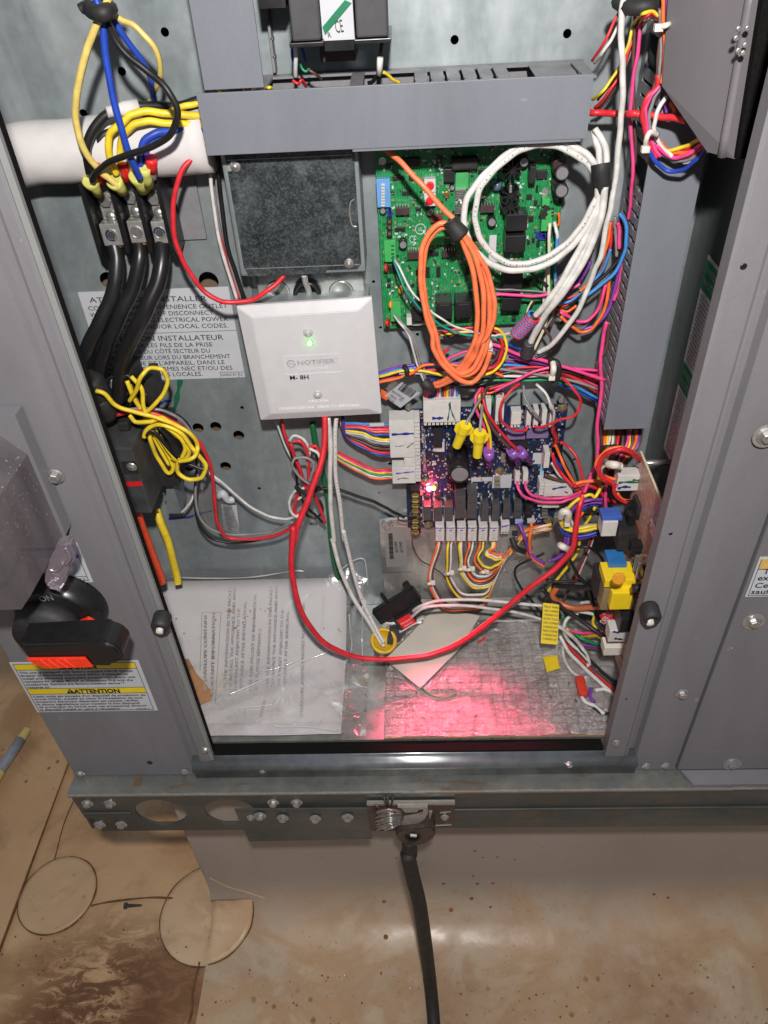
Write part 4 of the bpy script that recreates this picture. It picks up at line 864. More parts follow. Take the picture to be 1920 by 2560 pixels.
for x0, y0, x1, y1, h in ((265, 185, 412, 250, 18), (195, 318, 290, 355, 14), (325, 315, 400, 355, 14), (270, 440, 345, 472, 14), (605, 265, 695, 368, 18), (880, 265, 960, 300, 15), (1345, 275, 1432, 345, 15), (1290, 245, 1340, 380, 24), (1035, 180, 1060, 285, 17), (215, 730, 298, 762, 14),
                       (380, 572, 424, 600, 14), (165, 1040, 250, 1092, 15), (455, 1045, 492, 1130, 14), (545, 1045, 578, 1125, 14), (840, 800, 905, 840, 14), (492, 925, 565, 958, 14), (1265, 468, 1308, 505, 14), (1325, 515, 1350, 552, 14), (1280, 640, 1320, 685, 14), (1340, 395, 1358, 450, 14), (1525, 515, 1548, 550, 16), (1270, 830, 1292, 865, 14), (1305, 815, 1330, 850, 14), (1345, 845, 1370, 885, 14), (150, 1138, 180, 1162, 14), (150, 1185, 180, 1212, 14), (1145, 1455, 1180, 1480, 14), (1150, 1420, 1185, 1440, 14), (1240, 1160, 1290, 1195, 14), (340, 1180, 372, 1205, 14), (140, 230, 182, 262, 14), (380, 1070, 410, 1110, 14), (780, 1050, 810, 1110, 14)):
    comp('chip', 'G', x0, y0, x1, y1, h, h-DB, ICM, t)
for x0, y0, x1, y1 in ((222, 575, 332, 632), (315, 925, 412, 985), (590, 915, 700, 968), (895, 555, 1010, 612), (850, 905, 905, 945)):
    comp('header', 'G', x0, y0, x1, y1, 18, 6, PIN, t)
    n = 5
    for i in range(n):
        xx = x0+(x1-x0)*(i+.5)/n; comp('header_pin', 'G', xx-4, y0-18, xx+4, y0-2, 19.5, 5, SOLDER, t, 0)
for y in (690, 735, 785): comp('jumper', 'G', 150, y-22, 192, y+20, 22, 10, ICM, t); comp('jumper_pin', 'G', 162, y-10, 182, y+4, 22.6, .5, BRASS, t, 0)
comp('red_header', 'G', 500, 635, 600, 690, 18, 6, mat('dark_red_plastic', (.16, .03, .025), .5), t)
for a_, b2_ in ((345, 450), (455, 560)):
    comp('rotary_switch', 'G', 448, a_, 540, b2_, 19, 7, WHITE, t, .0004)
p = onY('G', 493, 515, YB-.0192); obj('switch_dial', lathe(B(), p, (0, -1, 0), [(.0030, 0), (.0030, .0010), (.002, .0012)], 14), REDP, t)
p = onY('G', 495, 395, YB-.0192); obj('switch_dial', lathe(B(), p, (0, -1, 0), [(.0030, 0), (.0030, .0010), (.002, .0012)], 14), REDP, t)
comp('battery_holder', 'G', 668, 180, 880, 275, 22, 9, BLACKM, t, .0015)
comp('fuse_module', 'G', 700, 285, 800, 425, 15, 3, mat('bright_green_module', (.07, .36, .12), .35), t)
for i in range(6): comp('heat_fin', 'G', 697, 430+i*13, 782, 438+i*13, 19, 6, SOLDER, t, 0)
for i in range(6): comp('heat_fin', 'G', 697, 553+i*12, 782, 560+i*12, 19, 6, SOLDER, t, 0)
for k, (x0, y0, x1, y1) in enumerate(((1105, 625, 1272, 760), (1095, 795, 1258, 930), (1080, 1092, 1232, 1230), (1070, 1290, 1222, 1392))):
    comp('relay', 'G', x0, y0, x1, y1, 30, 17, RLY, t, .0007)
for x0, y0, x1, y1 in ((350, 1360, 470, 1478), (545, 1330, 672, 1460), (695, 1325, 830, 1450)):
    comp('relay', 'G', x0, y0, x1, y1, 32, 19, RLY, t, .0007); comp('relay_mark', 'G', x0+25, y0+16, x1-25, y0+22, 32.1, .1, DKGREY, t, 0)
bm = B()
for x, y in ((1150, 270), (1140, 470), (1135, 560)):
    p = onY('G', x, y, YB-.026)
    for k in range(9):
        a = k*.7+x; q = Vector((math.cos(a)*.0072, 0, math.sin(a)*.0072)); s_ = q.normalized().cross(Vector((0, 1, 0)))*.0006
        prism(bm, [p-s_+Vector((0, -.001, 0)), p+s_+Vector((0, -.001, 0)), p+q+s_+Vector((0, -.0015, 0)), p+q-s_+Vector((0, -.0015, 0))], (0, .014, 0))
obj('heat_sink', bm, BLACK, t)
comp('heat_sink_post', 'G', 1128, 395, 1148, 455, 29, 8, SOLDER, t)
comp('white_strip', 'G', 965, 795, 1022, 1010, 14, 1.6, WHITE, t, .0003)
for x0, y0, x1, y1 in ((130, 835, 222, 1005), (500, 785, 608, 868), (180, 1325, 262, 1480), (1385, 590, 1470, 760), (1390, 500, 1450, 560)):
    comp('terminal_block', 'G', x0, y0, x1, y1, 20, 8, TERM, t, .0004)
for i in range(4): comp('terminal_slot', 'G', 185, 872+i*32, 208, 882+i*32, 20.2, .3, INK, t, 0)
for i in range(3): comp('terminal_slot', 'G', 1462, 575+i*28, 1482, 590+i*28, 20.2, .3, INK, t, 0)
comp('white_connector', 'G', 308, 1450, 360, 1510, 20, 8, CONN, t); comp('white_connector', 'G', 360, 1490, 520, 1510, 20, 8, CONN, t)
for x, y, m_ in ((157, 1490, REDP), (185, 1345, mat('orange_varistor', (.7, .3, .03), .4)), (262, 1225, MATS['orange_varistor']), (145, 1050, mat('red_diode', (.4, .05, .03), .4))):
    p = onY('G', x, y, YB-.019); obj('disc_component', lathe(B(), p, (1, -.3, .1), [(.002, -.0012), (.0034, -.0010), (.0034, .0010), (.002, .0012)], 16), m_, t, True)
for x, y in ((628, 470),): cap('coin_component', 'G', x, y, 15, 26, t, BRASS, BRASS)
for x, y in ((1413, 445), (302, 1278), (115, 200), (1585, 128)): 
    p = onY('G', x, y, YB-.0124); obj('mount_hole', lathe(B(), p, (0, -1, 0), [(.0028, 0), (.0028, .0004), (.0016, .0005)], 16), SOLDER, t)
ytext('printed_mark', 'CE', 'G', 330, 852, 383, 852, 62, 12.3, WHITE, t)
p = onY('G', 418, 743, YB-.0123); bm = B(); tube(bm, [p+Vector((math.cos(a)*.0040, 0, math.sin(a)*.0040)) for a in [i*.3 for i in range(22)]], .0004, 4, 1); obj('round_mark', bm, WHITE, t)
ytext('printed_mark', 'UL', 'G', 402, 758, 434, 756, 30, 12.3, WHITE, t)
for v, pts in (('G', [(590, 155), (565, 220), (560, 290)]),): stroke('green_marker_stroke', v, pts, 12.4, 22, mat('dark_green_marker', (.0, .06, .03), .4), t)
stroke('black_marker_stroke', 'G', [(1435, 560), (1405, 610), (1395, 665)], 20.3, 18, INK, t)
stroke('blue_marker_stroke', 'G', [(1365, 800), (1390, 775), (1425, 770), (1395, 800), (1390, 830)], 14.6, 30, INKM, t)
stroke('blue_marker_stroke', 'G', [(155, 590), (170, 610), (190, 600)], 13, 20, INKM, t)
def smd(par, x0, x1, z0, z1, n, Y, sd, mm):
    rnd = random.Random(sd); sets = {k: B() for k in mm}
    for i in range(n):
        x = rnd.uniform(x0, x1); z = rnd.uniform(z0, z1); k = rnd.choice(list(mm)); a, b = rnd.choice(((.0008, .0004), (.0004, .0008), (.0012, .0006), (.0006, .0006), (.0007, .0012)))
        h = rnd.uniform(.0004, .0011); box(sets[k], x-a, x+a, Y-h, Y+.0001, z-b, z+b)
    for k in mm: obj(k, sets[k], mm[k], par, False, 'stuff')
SMDC = {'tiny_black_components': ICM, 'tiny_silver_components': SOLDER, 'tiny_white_print': WHITE, 'tiny_tan_components': mat('tan_chip', (.35, .22, .10), .5)}
smd(t, gx0+.003, gx1-.003, gz0+.003, gz1-.003, 900, YB-.012, 3, SMDC)
bm = B()
rnd = random.Random(5)
for i in range(90):
    x = rnd.uniform(gx0+.004, gx1-.01); z = rnd.uniform(gz0+.003, gz1-.004); w_ = rnd.uniform(.002, .007)
    if rnd.random() < .5: box(bm, x, x+w_, YB-.01215, YB-.0120, z, z+.00025)
    else: box(bm, x, x+.00025, YB-.01215, YB-.0120, z, z+w_)
obj('silkscreen_lines', bm, mat('pale_green_print', (.35, .55, .38), .5), t, False, 'stuff')

# ---- blue board
t = thing('blue_control_board', 'dark blue circuit board with a lit red light and a row of relays', 'circuit board', (.065, YB-.012, .125)); BBO = t
br = [onY('B', 265, 375, YB-.012), onY('B', 1485, 320, YB-.012), onY('B', 1310, 1235, YB-.012), onY('B', 400, 1240, YB-.012)]
print('blue board', [tuple(round(c, 4) for c in q) for q in br])
bx0, bx1, bz0, bz1 = (br[0].x), br[1].x, br[3].z, (br[0].z+br[1].z)/2
obj('board', box(B(), bx0, bx1, YB-.0120, YB-.0104, bz0, bz1), PCBB, t)
smd(t, bx0+.003, bx1-.003, bz0+.004, bz1-.003, 1300, YB-.012, 9, {'tiny_black_components': ICM, 'tiny_silver_components': SOLDER, 'tiny_white_print': WHITE, 'tiny_tan_components': MATS['tan_chip']})
cap('main_capacitor', 'B', 680, 850, 52, 80, t, CAPG, BLACK)
p = onY('B', 655, 680, YB-.03)
for x, y in ((303, 405), (1440, 352), (975, 825), (430, 900), (447, 1217), (1340, 1185)):
    p = onY('B', x, y, YB-.0135); obj('mount_screw', lathe(B(), p, (0, -1, 0), [(.0048, -.001), (.0048, .0004), (.0030, .0008), (.0030, .0022), (.0016, .0026), (.001, .0012)], 18), mat('pale_brass', (.5, .44, .3), .3, .85), t)
for x, y in ((300, 345), (1435, 295)): 
    p = onY('B', x, y, YB-.020); obj('standoff_tip', lathe(B(), p, (0, -1, 0), [(.003, -.004), (.003, .001), (.001, .004)], 10), SOLDER, t)
# relays along the bottom edge
RX_ = [(412, 1085, 470, 1190, 26), (490, 1090, 552, 1192, 26), (572, 1090, 630, 1192, 26), (650, 1010, 722, 1175, 34), (735, 1010, 808, 1175, 34), (838, 1080, 893, 1192, 26), (917, 1080, 975, 1192, 26), (1000, 1075, 1057, 1175, 26), (1080, 1072, 1140, 1170, 26), (1165, 1085, 1220, 1165, 26)]
RG = mat('relay_grey_top', (.07, .07, .075), .35, 0, .1); RT_ = mat('relay_upper', (.14, .13, .14), .3, 0, .15)
for i, (x0, y0, x1, y1, d) in enumerate(RX_):
    comp('relay', 'B', x0, y0, x1, y1, d, d-12, RG if i != 9 else ICM, t, .0006)
    comp('relay_base', 'B', x0-9, y0-50, x0+4, y1+5, 16, 4, MATS['tan_chip'] if 0 else SOLDER, t, 0)
    comp('relay_driver', 'B', x0+14, y0-88 if d < 30 else y0-60, x1-14, y0-58 if d < 30 else y0-25, 17, 5, ICM, t)
    comp('relay_label', 'B', x0+10, y0+45, x1-16, y0+52, d+.1, .1, DKGREY, t, 0)
comp('fuse_clip', 'B', 485, 505, 550, 650, 18, 6, ICM, t); comp('white_tag', 'B', 484, 612, 566, 680, 13.5, 1, WHITE, t, 0)
comp('chip', 'B', 1065, 590, 1190, 655, 17, 5, ICM, t); comp('chip', 'B', 985, 690, 1020, 760, 14, 2, SOLDER, t); comp('chip', 'B', 620, 700, 650, 730, 14, 2, ICM, t)
for x0, y0, x1, y1 in ((440, 705, 470, 735), (520, 700, 550, 730), (480, 680, 510, 705), (765, 555, 785, 590), (770, 660, 800, 690), (450, 560, 470, 600), (770, 405, 800, 440), (880, 590, 900, 615), (1095, 740, 1125, 765), (1220, 630, 1250, 660), (1230, 820, 1260, 850), (600, 560, 625, 580)): comp('chip', 'B', x0, y0, x1, y1, 14, 2, ICM, t)
comp('purple_block', 'B', 1030, 530, 1165, 590, 22, 10, mat('lilac_block', (.20, .15, .32), .4), t); comp('purple_block', 'B', 1175, 525, 1335, 580, 20, 8, MATS['lilac_block'], t)
comp('barcode_strip', 'B', 765, 870, 920, 900, 12.7, .5, LABEL, t, 0); lbx = comp('relay_sticker', 'B', 922, 855, 1062, 948, 13.5, 1.2, LABEL, t, 0)
comp('sticker', 'B', 1220, 690, 1305, 770, 13, .5, LABEL, t, 0); comp('sticker', 'B', 1275, 770, 1303, 870, 13, .5, mat('pale_blue_sticker', (.3, .5, .65), .5), t, 0)
for x, y in ((958, 885), (958, 915), (960, 940)): comp('spade_tab', 'B', x-22, y-10, x+22, y+10, 17, 3, SOLDER, t)
for x, y in ((1310, 1110), (1310, 1140), (1315, 1165)): comp('spade_tab', 'B', x-22, y-8, x+22, y+8, 19, 4, SOLDER, t)
ytext('printed_text', 'HK50 034', 'B', 578, 640, 725, 628, 20, 12.2, WHITE, t); ytext('printed_text', 'RU', 'B', 722, 380, 762, 378, 20, 12.2, WHITE, t); ytext('printed_text', 'H7', 'B', 778, 475, 808, 473, 14, 12.2, WHITE, t)
ytext('printed_text', 'R1', 'B', 580, 660, 612, 658, 16, 12.2, INKL, t); ytext('printed_text', 'P6', 'B', 705, 655, 735, 653, 16, 12.2, INKL, t)
a = onY('B', 395, 490, YB-.0122); b_ = onY('B', 410, 650, YB-.0122); text('printed_text', 'DDC CONTROL', a, b_, (0, -1, 0), .003, INKL, t)
a = onY('B', 400, 660, YB-.0122); b_ = onY('B', 412, 830, YB-.0122); text('printed_text', 'THERMOSTAT HARNESS', a, b_, (0, -1, 0), .003, INKL, t)
# lights
LR = mat('red_led', (1, .1, .1), .3, 0, 0, emit=(1.0, .06, .16), es=30); LG = mat('yellow_green_led', (.7, 1, .1), .3, 0, 0, emit=(.75, 1.0, .05), es=8)
p = onY('B', 452, 955, YB-.0145); obj('red_light', lathe(B(), p, (0, -1, 0), [(.0026, -.0015), (.0026, .0006), (.002, .0018), (.0008, .0024)], 16), LR, t, True)
p2 = onY('B', 486, 952, YB-.0145); obj('yellow_light', lathe(B(), p2, (0, -1, 0), [(.0020, -.0015), (.0020, .0006), (.0014, .0014), (.0005, .0018)], 14), LG, t, True)
rl = bpy.data.lights.new('red_light_glow', 'SPOT'); rl.energy = 9.5; rl.spot_size = math.radians(50); rl.spot_blend = .9; rl.color = (1, .08, .17); rl.shadow_soft_size = .016; ro = bpy.data.objects.new('red_light_glow', rl); COL.objects.link(ro); ro.location = p+Vector((0, -.016, .002)); ro.rotation_euler = Vector((.14, -.86, -1)).to_track_quat('-Z', 'Y').to_euler()
rn = bpy.data.lights.new('red_light_near', 'POINT'); rn.energy = .09; rn.color = (1, .04, .10); rn.shadow_soft_size = .002; rp = bpy.data.objects.new('red_light_near', rn); COL.objects.link(rp); rp.location = p+Vector((0, -.006, 0))
# screw terminal strip at the left edge
st = []
for i, (x0, y0, x1, y1) in enumerate([(318, 985+i*38.5, 388, 1020+i*38.5) for i in range(8)]):
    if i == 0: comp('terminal_body', 'B', 318, 978, 390, 1292, 26, 13, BLACK, t, .0006)
    xx = 350; p = onY('B', xx, y0+18, YB-.0262); obj('terminal_screw', lathe(B(), p, (0, -1, 0), [(.0040, 0), (.0040, .0008), (.003, .0012), (.001, .0012)], 12), BRASS, t); st.append(p)
    comp('screw_slot', 'B', xx-14, y0+15, xx+14, y0+20, 27.6, .2, INK, t, 0); comp('barrier', 'B', 318, y0-4, 388, y0, 29, 3, BLACK, t, 0)
comp('terminal_cap', 'B', 288, 920, 385, 978, 20, 8, BLACK, t, .0004)
# white wire-to-board connectors (each plugs in, a thing of its own)
def plug(v, x0, y0, x1, y1, d, dep, label, teeth=0, side='b', marks=()):
    a, b, c, e, Y = rect(v, x0, y0, x1, y1, d)
    q = thing('connector', label, 'connector', ((a+b)/2, Y, c)); obj('housing', box(B(), a, b, Y, Y+dep/1000, c, e, .0004), CONN, q)
    if teeth:
        for i in range(teeth):
            if side == 'b': w_ = (b-a)/teeth; obj('tooth', box(B(), a+w_*(i+.12), a+w_*(i+.82), Y+.002, Y+dep/1000, c-.0042, c-.0001), CONN, q)
            elif side == 'r': w_ = (e-c)/teeth; obj('tooth', box(B(), b+.0001, b+.0050, Y+.002, Y+dep/1000, c+w_*(i+.12), c+w_*(i+.82)), CONN, q)
            elif side == 'l': w_ = (e-c)/teeth; obj('tooth', box(B(), a-.0045, a-.0001, Y+.002, Y+dep/1000, c+w_*(i+.12), c+w_*(i+.82)), CONN, q)
    for pts, wd, m_ in marks: stroke('marker_stroke', v, pts, d+.15, wd, m_, q)
    return q
plug('B', 410, 300, 685, 462, 32, 18, 'wide white connector with blue and green marks at the top left of the blue board', 9, 'b', [([(475, 432), (520, 432), (558, 430)], 9, INKM), ([(590, 450), (605, 360), (610, 310)], 4, INKGR), ([(600, 320), (625, 400), (648, 448)], 4, INKGR)])
plug('B', 160, 452, 345, 725, 30, 18, 'large white connector with a blue stroke left of the blue board', 10, 'r', [([(175, 553), (260, 548), (338, 545)], 8, INKM), ([(200, 638), (230, 640), (275, 628)], 2, INK), ([(290, 650), (320, 625), (340, 612)], 3, INK)])
plug('B', 268, 728, 350, 790, 30, 18, 'small white connector joining the two marked ones left of the blue board', 3, 'r')
plug('B', 180, 795, 352, 915, 30, 18, 'lower white connector with a purple stroke beside the red light', 5, 'r', [([(205, 842), (270, 835), (340, 828)], 5, INKP), ([(218, 885), (260, 875), (300, 880)], 3, INK)])
plug('B', 865, 292, 912, 460, 30, 18, 'narrow white connector right of the two grey stems')
plug('B', 945, 285, 1008, 458, 30, 18, 'white connector touched by the left side of the red loop', 3)
plug('B', 1060, 385, 1135, 480, 24, 10, 'small white connector inside the red loop', 3)
for i, (x, y, l) in enumerate(((1190, 450, 'first white flag terminal under the red loop'), (1245, 445, 'second white flag terminal under the red loop'), (1305, 440, 'third white flag terminal under the red loop'), (1362, 450, 'fourth white flag terminal, at the end of the white wire'))):
    plug('B', x-18, y-70, x+18, y+55, 26, 12, l)
plug('B', 1305, 920, 1520, 1010, 30, 16, 'white connector with blue stroke at the right of the blue board', 4, 'l', [([(1365, 958), (1420, 945), (1470, 940)], 7, INKM), ([(1455, 975), (1480, 985)], 4, INK)])
plug('B', 1295, 1030, 1418, 1095, 28, 14, 'white connector below the blue-stroked one at the right edge', 3, 'l')
plug('B', 1305, 690, 1345, 800, 28, 14, 'pale upright connector at the right edge beside the sticker', 0)
plug('B', 1090, 838, 1125, 920, 26, 12, 'left one of the two small plugs feeding the pink wires'); plug('B', 1148, 836, 1185, 920, 26, 12, 'right one of the two small plugs feeding the pink wires')
for i in range(6):
    x = 532+i*80; y = 1262 - (0 if i < 2 else (2 if i < 4 else 5))
    q = plug('B', x-32, 1232, x+32, 1342, 30, 14, ('first', 'second', 'third', 'fourth', 'fifth', 'last')[i]+' of the six white plugs hanging under the relay row', 0, 'b', [([(x-30, 1245), (x, 1248), (x+28, 1243)], 4, INKP)])
    comp('latch', 'B', x-8, 1275, x+12, 1325, 31.8, 1.8, WHITE, q, .0003); comp('latch_hole', 'B', x-8, 1262, x+10, 1272, 30.3, .3, INK, q, 0)
    comp('header', 'B', x-30, 1208, x+28, 1230, 24, 12, CONN, t, .0003)
plug('B', 985, 1212, 1048, 1275, 26, 12, 'short white plug without wires at the end of the relay row', 3, 'b', [([(990, 1235), (1015, 1232), (1040, 1222)], 6, INKP)])
comp('clear_tab', 'B', 1090, 1190, 1145, 1215, 24, 8, mat('blue_clear_tab', (.3, .4, .6), .3), t); comp('clear_tab', 'B', 1180, 1185, 1235, 1210, 24, 8, mat('pale_clear_tab', (.5, .5, .55), .3), t)
# wire nuts and ferrules in front of the blue board
WN = mat('yellow_wire_nut', (.85, .66, .02), .35, 0, .05)
def nut(v, a, b, d0, d1, label):
    A_ = at(v, *a, d0); B_ = at(v, *b, d1); u = B_-A_; L = u.length
    q = thing('wire_nut', label, 'wire nut', B_)
    obj('nut_body', lathe(B(), A_, u, [(.0054, .0002), (.0056, 0), (.0055, L*.28), (.0046, L*.40), (.0040, L*.97), (.0032, L)], 14), WN, q)
    s_ = u.normalized().cross(Vector((0, -1, 0))).normalized()
    for sg in (-1, 1): obj('wing', prism(B(), [A_+s_*sg*.0045+Vector((0, -.001, 0)), A_+s_*sg*.0084+u*.08+Vector((0, -.001, 0)), A_+s_*sg*.0079+u*.28+Vector((0, -.001, 0)), A_+s_*sg*.0042+u*.45+Vector((0, -.001, 0))], (0, .0018, 0)), WN, q)
nut('B', (722, 480), (655, 640), 66, 60, 'tilted yellow wire nut, left one above the big black capacitor')
nut('B', (828, 535), (808, 715), 64, 60, 'upright yellow wire nut right of the big black capacitor')
VIO = mat('violet_clear_sleeve', (.24, .09, .40), .3, 0, .15)
def fer(a, b, l):
    A_ = at('B', *a, 44); B_ = at('B', *b, 36); u = B_-A_; L = u.length
    q = thing('splice_connector', l, 'splice connector', B_); obj('cap_mouth', lathe(B(), A_, u, [(.0048, .0002), (.0050, 0), (.0049, L*.45), (.004, L*.46)], 14), VIO, q, True)
    obj('cap_tip', lathe(B(), A_+u*.47, u, [(.0036, 0), (.0027, L*.3), (.0022, L*.5), (.001, L*.53)], 12), mat('dark_violet_tip', (.08, .02, .14), .2), q, True)
fer((893, 665), (905, 810), 'violet wire cap pointing down right of the upright wire nut'); fer((1060, 660), (1120, 780), 'violet wire cap behind the other one near the relay chip'); fer((1115, 670), (1215, 760), 'violet wire cap on the red wire, tilted to the right')
# barcode tag on the orange tape beside the white cover
t = thing('barcode_tag', 'white barcode tag stuck to orange tape beside the white cover', 'tag', at('B', 270, 250, 30))
obj('tag_sheet', prism(B(), [at('B', 120, 270, 26), at('B', 250, 165, 34), at('B', 382, 245, 34), at('B', 240, 355, 26)], (0, .0006, 0)), LABEL, t)
obj('orange_tape', prism(B(), [at('B', 95, 215, 24), at('B', 165, 255, 27), at('B', 135, 300, 27), at('B', 95, 275, 24)], (0, .0004, 0)), mat('orange_tape', (.75, .13, .03), .4), t); obj('clear_tape', prism(B(), [at('B', 180, 155, 30), at('B', 225, 170, 30), at('B', 170, 250, 28), at('B', 130, 215, 28)], (0, .0004, 0)), MATS['clear_plastic_film'], t)
a = at('B', 175, 245, 34.5); 
bm = B(); u0 = at('B', 265, 170, 34.8); u1 = at('B', 365, 232, 34.8); dn_ = at('B', 215, 225, 32.3)-u0
k = 0
while k < 1:
    w_ = random.choice((.008, .012, .02)); p = u0.lerp(u1, k); q = u0.lerp(u1, min(1, k+w_)); bm.faces.new([bm.verts.new(z) for z in (p, q, q+dn_*.9, p+dn_*.9)]); k += w_+random.choice((.01, .016, .026))
obj('barcode', bm, INK, t)
text('printed_text', 'BACKWARDS 600', at('B', 175, 232, 32.8), at('B', 262, 290, 32.6), (0, -1, .1), .002, INK, t); text('printed_text', '6.0', at('B', 230, 292, 31.8), at('B', 250, 304, 31.8), (0, -1, .1), .002, INK, t)
text('printed_text', '10P601', at('B', 160, 262, 31), at('B', 205, 292, 31), (0, -1, .1), .002, INK, t); text('printed_text', 'MFD USA', at('B', 142, 282, 30), at('B', 190, 314, 30), (0, -1, .1), .002, INK, t)

# ---- serial plate below the blue board
t = thing('serial_plate', 'galvanised bracket with a grey barcode sticker below the terminal strip', 'metal plate', onY('F', 800, 440, YB-.006))
r_ = rect('F', 718, 140, 898, 440, 8); obj('bracket', box(B(), r_[0], r_[1], YB-.0085, YB-.0045, r_[2], r_[3], .0004), GALVF, t)
put('bolt', BOLT, onY('F', 755, 163, YB-.0088), t)
s1 = rect('F', 745, 180, 868, 410, 9); obj('sticker_sheet', box(B(), s1[0], s1[1], YB-.0092, YB-.0087, s1[2], s1[3]), LABELG, t)
bm = B(); s2 = rect('F', 766, 220, 790, 362, 9.3); z = s2[2]
while z < s2[3]:
    h = random.choice((.0003, .0006, .0009)); box(bm, s2[0], s2[1], YB-.0096, YB-.0094, z, z+h); z += h+random.choice((.0004, .0007))
obj('barcode', bm, INK, t)
text('printed_text', '48TC0868', onY('F', 820, 325, YB-.0094), onY('F', 810, 262, YB-.0094), (0, -1, 0), .003, INK, t); text('printed_text', '48TC0868', onY('F', 848, 325, YB-.0094), onY('F', 838, 262, YB-.0094), (0, -1, 0), .003, INK, t)

# ---- breaker on the left
t = thing('circuit_breaker', 'dark grey circuit breaker with a red stripe beside the left jamb', 'circuit breaker', onY('L', 420, 1010, YB))
c = [onY('L', 215, 650, .53), onY('L', 350, 660, .53), onY('L', 400, 980, .53), onY('L', 530, 900, .56)]
xa = onY('L', 200, 640, .535).x; xb = onY('L', 395, 840, .535).x; zt3 = onY('L', 300, 655, .535).z; zb3 = onY('L', 420, 985, .535).z
obj('breaker_face', box(B(), -.278, xb, .535, YB-.002, zb3, zt3+.012, .0015), DKGREY, t)
obj('breaker_step', box(B(), -.27, xb+.018, .572, YB-.002, zb3+.002, zt3+.004, .0015), BLACKM, t)
obj('breaker_top', box(B(), -.262, xb-.008, .560, YB-.002, zt3+.0125, zt3+.022, .002), BLACKM, t)
fbox('recess', 'L', 262, 670, 348, 745, 81, 1, BLACKM, t); put('screw', BOLTS, onY('L', 315, 700, YB-.0822), t)
fbox('red_stripe', 'L', 270, 795, 378, 818, 80.8, .8, REDP, t); 
p = onY('L', 447, 750, .5715); obj('brass_terminal', cyl(B(), p, p+Vector((0, -.004, 0)), .004, .003, 10), mat('pale_brass', (.5, .44, .3), .3, .85), t)
obj('bus_post', box(B(), -.250, -.243, .575, .606, zt3+.0305, zt3+.062, .001), BLACKM, t); obj('bus_post', box(B(), -.236, -.228, .575, .606, zt3+.0305, zt3+.055, .001), BLACKM, t)
obj('bracket', prism(B(), [onY('L', 520, 760, .585), onY('L', 560, 790, .585), onY('L', 618, 985, .585), onY('L', 535, 985, .585)], (0, .028, 0)), GALV, t)
for x, y in ((455, 905), (510, 865), (470, 960)): obj('vent_hole', cyl(B(), onY('L', x, y, .5716), onY('L', x, y, .5710), .0012, .001, 8), INK, t)
# conduit clamp lumps where the big cables enter
for x, y, r, l in ((215, 1930, .014, 'dark cable gland at the left jamb under the first black cable'), (300, 2090, .012, 'dark cable gland below the other, where the yellow wire leaves')):
    p = onY('D', x-20, y, .56); o = obj('cable_gland', lathe(B(), p+Vector((0, 0, -.01)), (-.15, -.2, 1), [(r*.8, -.016), (r, -.012), (r, .004), (r*.85, .008), (r*.6, .009)], 12), BLACKM, None, True); tag(o, l, 'cable gland')

# ---- control board on the right wall (faces left)
XT = .2000
t = thing('ignition_board', 'tan circuit board standing on the right wall with a yellow transformer', 'circuit board', (XT, .5, .07)); TBO = t
y0t, y1t = .462, .553; zt4 = .2565; zb4 = .035
obj('board', box(B(), XT, XT+.0016, y0t, y1t, zb4, zt4), PCBT, t)
obj('board_edge', box(B(), XT-.0001, XT+.0018, y0t, y1t, zt4+.0001, zt4+.0008), mat('cream_board_edge', (.62, .55, .38), .6), t)
q = onX('T', 700, 345, XT+.002); obj('standoff', cyl(B(), (XT-.003, .545, q.z-.002), (XRW-.0005, .545, q.z-.002), .0028, None, 12), SOLDER, t, True)
def xbox(name, v, x0, y0, x1, y1, X, m, par, bev=.0005, dep=None, dz=None):
    """box growing from the board towards -x: outer corner rectangle seen in the photo at plane x = X"""
    a = onX(v, (x0+x1)/2, y0, X); b = onX(v, (x0+x1)/2, y1, X); ya = onX(v, x0, (y0+y1)/2, X).y; yb = onX(v, x1, (y0+y1)/2, X).y
    return obj(name, box(B(), X, XT-.0001, min(ya, yb), max(ya, yb), min(a.z, b.z), max(a.z, b.z), bev), m, par)
def front(name, v, x0, y0, x1, y1, Y, dep, m, par, bev=.0006):   # box whose near (-y) face is the rectangle seen
    cx, cyy = (x0+x1)/2, (y0+y1)/2; c = onY(v, cx, cyy, Y); hw = (onY(v, x1, cyy, Y)-onY(v, x0, cyy, Y)).length/2; hh = abs(onY(v, cx, y0, Y).z-onY(v, cx, y1, Y).z)/2
    return obj(name, box(B(), c.x-hw, c.x+hw, Y, Y+dep, c.z-hh, c.z+hh, bev), m, par)
front('relay', 'T', 655, 695, 745, 780, .520, .018, BLACKM, t); front('relay', 'T', 515, 900, 640, 1035, .512, .024, BLACKM, t); front('white_terminal', 'T', 762, 745, 825, 832, .500, .014, CONN, t)
front('brown_block', 'T', 665, 885, 770, 960, .505, .02, mat('brown_block', (.16, .07, .05), .5), t)
front('blue_relay', 'T', 433, 1140, 572, 1205, .500, .020, mat('blue_relay', (.03, .16, .42), .35), t)
front('black_relay', 'T', 525, 1560, 655, 1660, .475, .024, ICM, t); front('transformer_core', 'T', 385, 1330, 640, 1490, .486, .018, mat('transformer_frame', (.30, .24, .13), .4, .2), t)
front('transformer_winding', 'T', 452, 1362, 612, 1490, .476, .0095, mat('yellow_tape', (.85, .62, .02), .3, 0, .05), t, .0012); front('tape_top', 'T', 405, 1262, 640, 1315, .484, .024, MATS['yellow_tape'], t, .0006)
front('black_inductor', 'T', 340, 1240, 400, 1400, .500, .02, BLACKM, t)
for i in range(3): 
    p = onX('T', 800, 860+i*38, XT-.004); obj('resistor', cyl(B(), p+Vector((-.001, .01, 0)), p+Vector((-.001, -.01, 0)), .0016, None, 8), SOLDER, t)
